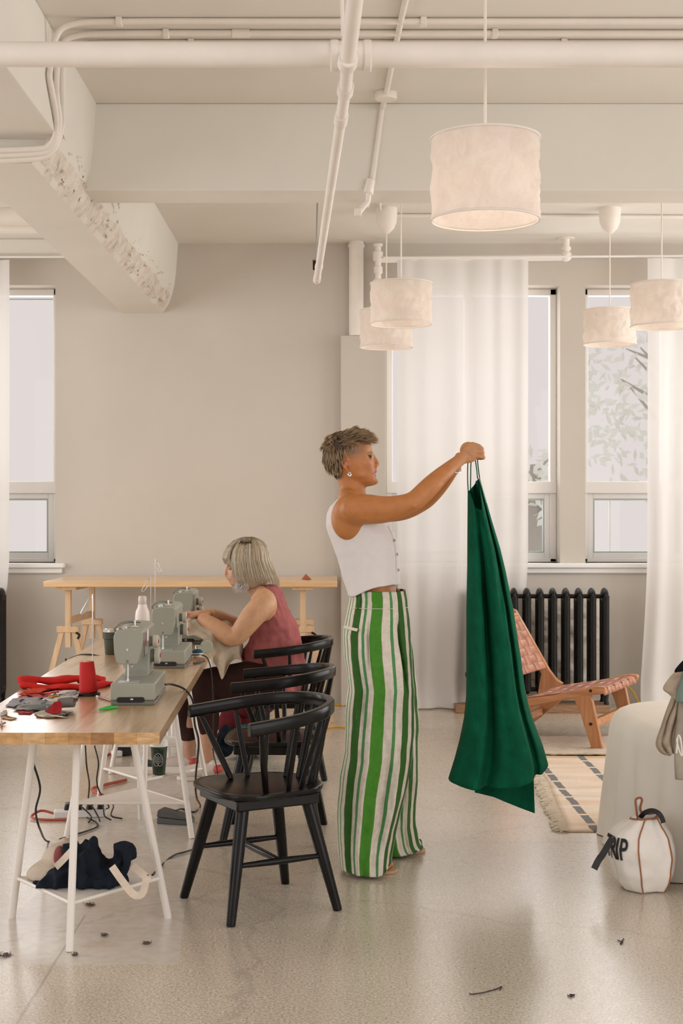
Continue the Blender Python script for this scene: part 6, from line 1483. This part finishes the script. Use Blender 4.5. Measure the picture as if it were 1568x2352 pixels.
def on_trouser(px, py):
    xl, xr, Yc, hw = [np.interp(py, [r[0] for r in near_rows], [r[i] for r in near_rows]) for i in (1, 2, 3, 4)]
    s = min(.999, max(-.999, (px - (xl + xr) / 2) / ((xr - xl) / 2))); cc = math.copysign(abs(s) ** (1 / .88), s)
    p = P(px, py, Yc - hw * (1 - cc * cc) ** .4 - .002); q = P(px, py, Yc); p.x = q.x; p.z = q.z; return p
strap([on_trouser(906, 1364) + Vector((0, -.004, 0)), on_trouser(909, 1378) + Vector((0, -.007, 0)), on_trouser(912, 1393) + Vector((0, -.004, 0))], .011, 'belt_loop', dgm, tr_)
strap([on_trouser(824, 1364) + Vector((0, -.004, 0)), on_trouser(822, 1378) + Vector((0, -.007, 0)), on_trouser(821, 1393) + Vector((0, -.004, 0))], .011, 'belt_loop', dgm, tr_)
strap([on_trouser(792, 1437) + Vector((-.004, -.008, 0)), on_trouser(805, 1438) + Vector((0, -.006, 0)), on_trouser(819, 1440) + Vector((0, -.004, 0))], .012, 'pocket_flap', crm, tr_)
MB().tube([on_trouser(x, 1392 - .0 * x) + Vector((0, -.001, 0)) for x in np.linspace(806, 934, 14)], .0012, n=5).build('waistband_seam', crm, tr_, world=True)
# sandals
sol = simple('tan_leather_sole', (.50, .31, .18), .5)
for Yl, tpx in ((5.545, 913), (5.875, 977)):
    tx = (tpx - CX) * Yl / FPX; oc = cat_rom([(tx, Yl), (tx - .02, Yl + .038), (tx - .09, Yl + .042), (tx - .15, Yl + .028), (tx - .19, Yl + .026), (tx - .205, Yl), (tx - .19, Yl - .026), (tx - .15, Yl - .028), (tx - .09, Yl - .042), (tx - .02, Yl - .038)], 4, closed=True)
    so = MB().slab([(p[0], p[1]) for p in oc], .0, .013).build('sandal', sol, pw, world=True, bevel=.003)
    MB().tube([(tx - .075, Yl + .042 * math.cos(t), .010 + .050 * math.sin(t)) for t in np.linspace(0, PI, 12)], .006, n=8, flat=.4).build('sandal_strap', sol, so, world=True)
# ------------------------------------------------------------------ green dress
M['green_linen'] = cloth('emerald_linen', (.0015, .090, .043), .2, .85)
gd = empty('dress', tuple(P(1140, 1450, 5.64)), label='long emerald green linen dress held up by its thin straps', cat='dress')
YD = 5.64
lft = [(1128, 1074), (1200, 1073.5), (1300, 1073), (1400, 1071), (1500, 1071), (1600, 1071), (1650, 1066), (1700, 1056), (1745, 1044), (1790, 1030)]
rgt = [(1098, 1101), (1130, 1110), (1200, 1130), (1260, 1148), (1310, 1160), (1400, 1178), (1460, 1187), (1510, 1195), (1580, 1204), (1620, 1213), (1650, 1222), (1710, 1245), (1752, 1257)]
n = 200; NJ = 150; g = []
for j in range(NJ + 1):
    v = j / NJ; row = []
    for i in range(n + 1):
        t = -PI + 2 * PI * i / n; cc, ss = math.cos(t), math.sin(t); u = (t + PI) / PI if t <= 0 else 2 - (t + PI) / PI; uf = (1 - math.cos(u * PI)) / 2
        yt = np.interp(uf, [0, .1, .35, .55, .75, 1], [1131, 1134, 1165, 1172, 1112, 1098]) if t <= 0 else np.interp(uf, [0, .3, .7, 1], [1131, 1122, 1104, 1098])
        yb = np.interp(uf, [0, .12, .25, .45, .55, .80, .84, .9, 1], [1790, 1797, 1800, 1800, 1797, 1781, 1772, 1770, 1754])
        py = yt + (yb - yt) * v; xl = np.interp(py, [p[0] for p in lft], [p[1] for p in lft]); xr = np.interp(py, [p[0] for p in rgt], [p[1] for p in rgt])
        if py < 1130: xl = 1074 + (1130 - py) * .2
        dep = .045 + .085 * v ** 1.1
        w1 = .10 + .0 * v
        # deep folds, drifting down the cloth
        f = -.085 * math.exp(-((uf - (.40 + .02 * math.sin(v * 4))) / (.050 + .02 * v)) ** 2) * min(1, v * 3) + .022 * math.exp(-((uf - .62) / .09) ** 2) + .020 * math.exp(-((uf - .20) / .12) ** 2)
        f += -.055 * math.exp(-((uf - (.80 + .03 * v)) / .035) ** 2) * min(1, v * 2.5 + .3) + (.018 * math.sin(uf * 15 + 2 * v + 1) * v ** 1.5)
        f += .010 * noise.noise((uf * 6, v * 9, 2)) + .0025 * noise.noise((uf * 20, v * 40, 5)) + .006 * noise.noise((uf * 3 + v * 5, v * 16 - uf * 6, 8))
        x0 = P(xl, py, YD).x; x1 = P(xr, py, YD).x
        x = (x0 + x1) / 2 + (x1 - x0) / 2 * math.copysign(abs(cc) ** .85, cc); y = YD + (dep + f * (1 if t <= 0 else .5)) * math.copysign(abs(ss) ** .7, ss)
        row.append((x, y, P(0, py, YD).z))
    g.append(row)
m = MB(); m.loft(g, cap=False, closed=False); m.build('dress_body', M['green_linen'], gd, world=True, ang=180, solid=.0018)
# lower hanging back panel
g = []
for j in range(31):
    v = j / 30; row = []
    for i in range(51):
        u = i / 50; xa_, xb_2 = 1090 + 0 * v, 1222 + 6 * v; yb = np.interp(u, [0, .3, .65, 1], [1820, 1830, 1850, 1868]); py = 1700 + (yb - 1700) * v; px = xa_ + (xb_2 - xa_) * u
        row.append(P(px, py, YD + .045 + .022 * math.sin(u * 9 + v) * v + .006 * noise.noise((u * 8, v * 8, 1))))
    g.append(row)
MB().grid(g).build('back_panel', M['green_linen'], gd, world=True, ang=180, solid=.0016)
sm_ = M['green_linen']; edge_m = simple('light_green_edge', (.16, .40, .28), .6)
for pts in ([(1075, 1130, 5.61), (1073.5, 1100, 5.62), (1074, 1066, 5.63), (1076, 1050, 5.64)], [(1080, 1136, 5.66), (1080.5, 1095, 5.66), (1081, 1068, 5.65), (1083, 1050, 5.64)], [(1096.5, 1100, 5.62), (1094, 1075, 5.615), (1091, 1055, 5.61), (1090, 1040, 5.61)], [(1101, 1098, 5.65), (1098.5, 1080, 5.64), (1096, 1056, 5.63), (1095, 1042, 5.62)]):
    strap([P(*p) for p in pts], .0042, 'dress_strap', sm_, gd, th=.0015)
MB().tube([P(1100, 1098, YD - .028), P(1108, 1125, YD - .055), P(1117, 1155, YD - .075)], .0016, n=6, smooth=4).build('neck_edge', edge_m, gd, world=True)
# ------------------------------------------------------------------ seated woman
YS = 7.6
Q = lambda px, py, dy=0.0: P(px, py, YS + dy)
ps_ = empty('person', tuple(Q(650, 1560)) , label='seated grey-haired woman in a rose sleeveless top sewing at the far machine', cat='person')
ps_.location.z = .44
b = MB()
b.ell(Q(573, 1287), (.092, .074, .098), m=Matrix.Rotation(.25, 3, 'Y')); b.ell(Q(551, 1312), (.064, .056, .078), m=Matrix.Rotation(.30, 3, 'Y')); b.ell(Q(538, 1336), (.026, .024, .026)); b.ell(Q(545, 1332), (.034, .040, .034))
b.tube([Q(524, 1294), Q(520.5, 1308), Q(517.5, 1316)], [.009, .010, .0105], n=12, smooth=3); b.ell(Q(519, 1318.5), (.011, .014, .009)); b.ell(Q(525, 1299), (.014, .034, .009)); b.ell(Q(525.5, 1329), (.011, .020, .006)); b.ell(Q(529, 1335), (.011, .018, .006)); b.ell(Q(522, 1324), (.012, .014, .01))
b.tube([Q(575, 1325), Q(588, 1345), Q(600, 1366), Q(605, 1385)], [.052, .054, .060, .07], n=24, smooth=3)
for s_ in (-1, 1): b.tube([Q(600, 1358, 0), Q(604, 1368, s_ * .10), Q(606, 1384, s_ * .155)], [.045, .042, .048], n=18, smooth=3)
b.loft(tor([(1352, 595, 640, .08, YS), (1370, 590, 640, .12, YS), (1400, 590, 650, .13, YS), (1450, 590, 670, .13, YS), (1500, 600, 685, .13, YS), (1550, 605, 688, .14, YS), (1590, 610, 684, .14, YS)]))
for s_ in (-1, 1): b.ell(Q(605, 1390, s_ * .150), (.072, .048, .088))
def limb2(pts): b.tube([Q(x, y, d) for (x, y, d, r) in pts], [r for *_, r in pts], n=24, smooth=4)
limb2([(612, 1384, -.155, .062), (600, 1394, -.19, .064), (580, 1416, -.215, .062), (560, 1442, -.23, .055), (545, 1460, -.235, .050), (532, 1464, -.235, .048), (510, 1452, -.22, .049), (490, 1438, -.205, .044), (472, 1425, -.19, .035), (460, 1415, -.18, .029)])
limb2([(612, 1384, .155, .058), (580, 1416, .20, .056), (555, 1440, .20, .05), (530, 1432, .15, .046), (508, 1418, .08, .036), (494, 1411, .03, .028), (484, 1407, .0, .026)])
# hands resting flat on the cloth
b.ell(Q(447, 1411, -.175), (.038, .032, .018), m=Matrix.Rotation(-.35, 3, 'Y')); b.ell(Q(474, 1406, -.01), (.036, .030, .016), m=Matrix.Rotation(.1, 3, 'Y'))
for q_, (dy, L, r_) in enumerate(((-.022, 1.0, .0088), (-.006, 1.08, .0090), (.010, 1.02, .0086), (.026, .85, .0078))):
    k0 = Q(441, 1408, -.175 + dy); finger(b, [k0, k0 + Vector((-.024 * L, 0, .002)), k0 + Vector((-.044 * L, .002, -.012)), k0 + Vector((-.056 * L, .002, -.024))], r_)
    k0 = Q(468, 1405, -.01 + dy); finger(b, [k0, k0 + Vector((-.026 * L, -.006, -.002)), k0 + Vector((-.044 * L, -.012, -.010)), k0 + Vector((-.056 * L, -.016, -.020))], r_)
b.tube([Q(455, 1414, -.155), Q(446, 1419, -.135), Q(438, 1423, -.13)], [.013, .011, .009], n=12, smooth=3); b.tube([Q(482, 1410, -.03), Q(474, 1414, -.045), Q(467, 1418, -.05)], [.012, .010, .009], n=12, smooth=3)
# shins and ankles
for (x, dy) in ((478, -.13), (436, .06)):
    a = Q(x, 1700 if dy < 0 else 1672, dy); z0 = .085
    b.tube([a + Vector((0, 0, .08)), a, Vector((a.x - .003, a.y, z0 + .04)), Vector((a.x, a.y, z0 - .02))], [.05, .044, .034, .035], n=18, smooth=3)
def sk2(co, nr):
    px, py = proj(co); c = np.tile(np.array((.58, .33, .185)), (len(co), 1))
    def lay(mask, col, k_=1.0):
        m_ = (np.clip(mask, 0, 1) * k_)[:, None]; c[:] = c * (1 - m_) + np.array(col) * m_
    lay(np.exp(-((px - 526) / 6) ** 2 - ((py - 1332) / 2.2) ** 2), (.45, .13, .10), .8); lay((px < 470) * (py < 1430), (.62, .33, .22), .6); lay((px < 545) * (py < 1350) * 1.0, (.64, .36, .26), .5)
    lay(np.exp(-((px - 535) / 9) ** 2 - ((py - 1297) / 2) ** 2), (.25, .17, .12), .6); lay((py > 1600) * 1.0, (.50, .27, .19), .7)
    return c
fuse(b, .0042, 'body', M['skin'], ps_, smooth=4, colfn=sk2)
for s_ in (-1, 1):
    ey = MB().ell(Q(530, 1305, s_ * .032), .0115).build('eye', eyew, ps_, world=True); MB().ell(Q(526.6, 1306, s_ * .034), (.005, .005, .006)).build('iris', iris, ey, world=True)
# hair: bob
cap = MB(); cap.ell(Q(569, 1283), (.108, .092, .1125), m=Matrix.Rotation(.15, 3, 'Y')); cap.ell(Q(590, 1316, -.01), (.072, .088, .080)); cap.ell(Q(575, 1322, -.055), (.070, .030, .072)); cap.ell(Q(575, 1322, .055), (.070, .030, .072)); cap.ell(Q(531, 1278), (.030, .060, .030)); cap.ell(Q(570, 1270), (.085, .072, .075))
hb = fuse(cap, .006, 'hair', M['hair'], ps_, smooth=5, colfn=lambda co, nr: np.tile(np.array((.36, .28, .185)), (len(co), 1)))
items = []; cc_ = Q(569, 1283)
for i in range(2600):
    ang_ = rnd.uniform(0, 2 * PI); el = rnd.uniform(.02, 1.25)       # from the crown outwards
    fwd = math.cos(ang_); sid = math.sin(ang_); pts = []
    reach = 1.0
    front = fwd < -.72
    Lz = rnd.uniform(.095, .125) if not front else rnd.uniform(.0, .035)
    out = rnd.uniform(.98, 1.06)
    for t in np.linspace(0, 1, 8):
        a0_ = .10 + el * .22; a = a0_ + (PI / 2 - a0_) * min(1, t * 1.7); s = max(0, (t - .55) / .45)
        rx_, ry_, rz_ = (.128 if front else .113) * out, .097 * out, .112 * out
        p = Vector((cc_.x + rx_ * math.sin(a) * fwd + .006 * math.cos(a), cc_.y + ry_ * math.sin(a) * sid, cc_.z + rz_ * math.cos(a)))
        if s > 0:
            flare = .15 * s * s if fwd > 0 else -.12 * s * s * (0 if front else 1)
            p.z -= s * (Lz + .03 * max(0, fwd)); p.x += .055 * s * max(0, fwd) + .022 * s * (1 - abs(fwd)) ; p.y += sid * .004 * math.sin(s * 3)
            if front: p.x -= -.01 * s
        p += Vector((noise.noise((i * .37, t * 2, 0)), noise.noise((i * .37, t * 2, 5)), 0)) * .006 * t
        pts.append(p)
    sh_ = rnd.random(); base_c = np.array((.42, .32, .20)) * rnd.uniform(.65, 1.25)
    if sh_ < .3: base_c = np.array((.66, .59, .48)) * rnd.uniform(.85, 1.15)
    items.append((pts, rnd.uniform(.0012, .0026), tuple(base_c * .8), tuple(np.minimum(base_c * 1.35 + .05, .9))))
for i in range(260):   # pale tuft falling in front of the neck
    p = Q(rnd.uniform(545, 572), rnd.uniform(1330, 1345), -.05 + rnd.uniform(-.03, .05)); d = Vector((rnd.uniform(-.6, .1), rnd.uniform(-.2, .2), -1)).normalized(); L = rnd.uniform(.03, .055)
    items.append(([p, p + d * L * .5, p + d * L + Vector((-.012, 0, .006))], .0016, (.62, .58, .52), (.85, .82, .78)))
strand_mesh(items, 'hair_strands', hb)
# rose top
M['rose'] = cloth('rose_linen', (.37, .115, .112), .35)
rows2 = [(1343, 592, 634, .070), (1352, 586, 643, .115), (1365, 584, 649, .140), (1385, 583, 657, .152), (1410, 583, 668, .158), (1440, 580, 682, .160), (1470, 570, 692, .160), (1500, 556, 699, .165), (1530, 556, 705, .175), (1560, 575, 706, .182), (1585, 598, 702, .180), (1600, 606, 698, .176)]
g = []; n = 110
for j in range(71):
    py = 1343 + 257 * j / 70; k_ = [np.interp(py, [r[0] for r in rows2], [r[i] for r in rows2]) for i in (1, 2, 3)]; a, c = P(k_[0], py, YS), P(k_[1], py, YS); row = []
    for i in range(n):
        t = 2 * PI * i / n; cc, ss = math.cos(t), math.sin(t); v = j / 70
        f = .014 * noise.noise((cc * 2.2, ss * 2.2, v * 7)) * v ** .5 + .006 * noise.noise((cc * 6, ss * 6, v * 20 + 3)) + .008 * math.sin(8 * t + v * 6) * v ** 2
        row.append(((a.x + c.x) / 2 + (c.x - a.x) / 2 * math.copysign(abs(cc) ** .9, cc) + cc * f, YS + (k_[2] + f) * math.copysign(abs(ss) ** .85, ss), a.z))
    g.append(row)
m = MB(); m.loft(g, cap=False); m.build('sleeveless_top', M['rose'], ps_, world=True, ang=180, solid=.003)
# brown cropped trousers
b = MB()
def limb3(pts): b.tube([Q(x, y, d) for (x, y, d, r) in pts], [r for *_, r in pts], n=26, smooth=4)
limb3([(648, 1558, -.08, .105), (610, 1562, -.10, .103), (560, 1563, -.12, .100), (510, 1568, -.13, .085), (478, 1574, -.13, .078), (470, 1600, -.13, .080), (476, 1650, -.13, .064), (479, 1690, -.13, .048), (479, 1722, -.13, .040)])
limb3([(648, 1558, .08, .105), (600, 1562, .09, .10), (540, 1566, .09, .09), (460, 1574, .07, .078), (436, 1590, .06, .074), (430, 1630, .06, .064), (434, 1670, .06, .052), (438, 1698, .06, .048)])
b.ell(Q(655, 1560), (.11, .17, .105))
def pfn(co, nr):
    f = nvec(co, 7, 1); g_ = nvec(co * np.array((1, 1, .4)), 16, 6); return co + nr * (.012 * f + .007 * g_)[:, None]
fuse(b, .006, 'cropped_trousers', cloth('dark_brown_linen', (.034, .015, .012), .35), ps_, smooth=3, fn=pfn)
# sneakers
wsh = simple('white_sneaker', (.66, .58, .52), .6, nz=30, var=.1); redm = simple('coral_heel', (.60, .075, .05), .5)
for (heel, toe, Yf, lb) in ((508, 405, 7.45, ''), (452, 345, 7.66, '')):
    xh, xt_ = (heel - CX) * Yf / FPX, (toe - CX) * Yf / FPX; L = xh - xt_
    s = MB(); s.tube([(xh - .03, Yf, .055), (xh - .08, Yf, .055), (xh - .15, Yf, .045), (xt_ + .05, Yf, .036), (xt_ + .035, Yf, .034)], [.038, .042, .042, .038, .030], n=18, flat=.9, up=(0, 0, 1), smooth=3); s.ell((xh - .035, Yf, .08), (.035, .034, .03))
    sh = fuse(s, .005, 'sneaker', wsh, ps_, smooth=3, fn=lambda co, nr: np.column_stack([co[:, 0], co[:, 1], np.maximum(co[:, 2], .018)]))
    MB().slab([(xh - .005, Yf - .03), (xh, Yf), (xh - .005, Yf + .03), (xh - .14, Yf + .04), (xt_ + .02, Yf + .035), (xt_, Yf), (xt_ + .02, Yf - .035), (xh - .14, Yf - .04)], .0, .022).build('sneaker_sole', simple('cream_rubber', (.70, .62, .55), .6), sh, world=True, bevel=.006)
    MB().ell((xh - .02, Yf - .012, .062), (.030, .034, .026)).build('heel_patch', redm, sh, world=True)
    for q in range(5): MB().tube([(xh - .09 - .018 * q, Yf - .032, .075 - .006 * q), (xh - .09 - .018 * q, Yf, .094 - .008 * q), (xh - .09 - .018 * q, Yf + .032, .075 - .006 * q)], .0028, n=6, smooth=3).build('lace', wsh, sh, world=True)
# linen being sewn
up_ = cat_rom([(405, 1424, -.05), (430, 1412, -.05), (455, 1408, -.02), (484, 1411, .02), (512, 1424, .05), (540, 1446, .05), (556, 1472, .02), (558, 1512, .0)], 7)
mid_ = cat_rom([(408, 1430, -.12), (430, 1428, -.17), (455, 1428, -.20), (480, 1440, -.22), (505, 1455, -.22), (528, 1475, -.20), (548, 1492, -.18), (556, 1515, -.16)], 7)
lo_ = cat_rom([(412, 1440, -.20), (425, 1452, -.24), (448, 1462, -.26), (486, 1490, -.28), (492, 1528, -.28), (510, 1558, -.28), (528, 1522, -.26), (552, 1517, -.24)], 7)
g = []
for j in range(25):
    v = j / 24; row = []
    for i in range(len(up_)):
        if v < .5: q = up_[i] * (1 - v * 2) + mid_[i] * v * 2
        else: q = mid_[i] * (2 - v * 2) + lo_[i] * (v * 2 - 1)
        u = i / len(up_); p = Q(q[0], q[1], q[2]); d = .020 * noise.noise((u * 9, v * 4, 3)) + .012 * math.sin(u * 22 + v * 7); p += Vector((.3 * d, -d, .8 * d)); row.append(p)
    g.append(row)
o = MB().grid(g).build('linen_cloth', cloth('oatmeal_linen', (.47, .39, .29), .3), ang=180, solid=.002, sub=1); tag(o, 'oatmeal linen cloth being sewn, hanging over the table edge in a point', 'cloth')
# ------------------------------------------------------------------ thread ends and fluff on the floor
dkth = simple('dark_thread', (.05, .03, .035), .9)
for i, (pts, lb) in enumerate((([(1078, 2284), (1084, 2286), (1110, 2282), (1136, 2275), (1148, 2270), (1152, 2268), (1148, 2276)], 'long dark thread end on the floor in the middle foreground'), ([(1303, 2288), (1310, 2292), (1318, 2286), (1314, 2290), (1308, 2286), (1320, 2288)], 'knotted blue-black thread on the right foreground floor'), ([(1418, 2162), (1430, 2166), (1424, 2170), (1432, 2158)], 'small tangle of grey thread on the floor at the right'))):
    o = MB().tube([FL(*p) + Vector((0, 0, .003)) for p in pts], .0018, n=5, smooth=4).build('thread_end', dkth); tag(o, lb, 'thread')
lintm = simple('grey_brown_lint', (.17, .125, .105), .95)
for i, (x, y, r_, lb) in enumerate(((207, 2080, .014, 'round dark lint tuft behind the nearest trestle leg'), (240, 2150, .010, 'upright dark lint tuft right of the nearest trestle leg'), (338, 2168, .013, 'longish dark lint tuft by the edge of the cement patch'), (12, 2196, .018, 'dark lint tuft at the left edge of the picture'), (172, 2195, .008, 'reddish lint tuft beside the nearest trestle foot'))):
    c = FL(x, y); m = MB()
    for q in range(60):
        a = Vector((random.gauss(0, r_ * .55), random.gauss(0, r_ * .5), abs(random.gauss(0, .003)) + .001)); m.tube([c + a, c + a + Vector((random.gauss(0, r_ * .25), random.gauss(0, r_ * .25), .002)), c + a + Vector((random.gauss(0, r_ * .3), random.gauss(0, r_ * .3), .0))], .0009, n=4)
    o = m.build('lint_tuft', lintm, kind='stuff'); tag(o, lb, 'lint')
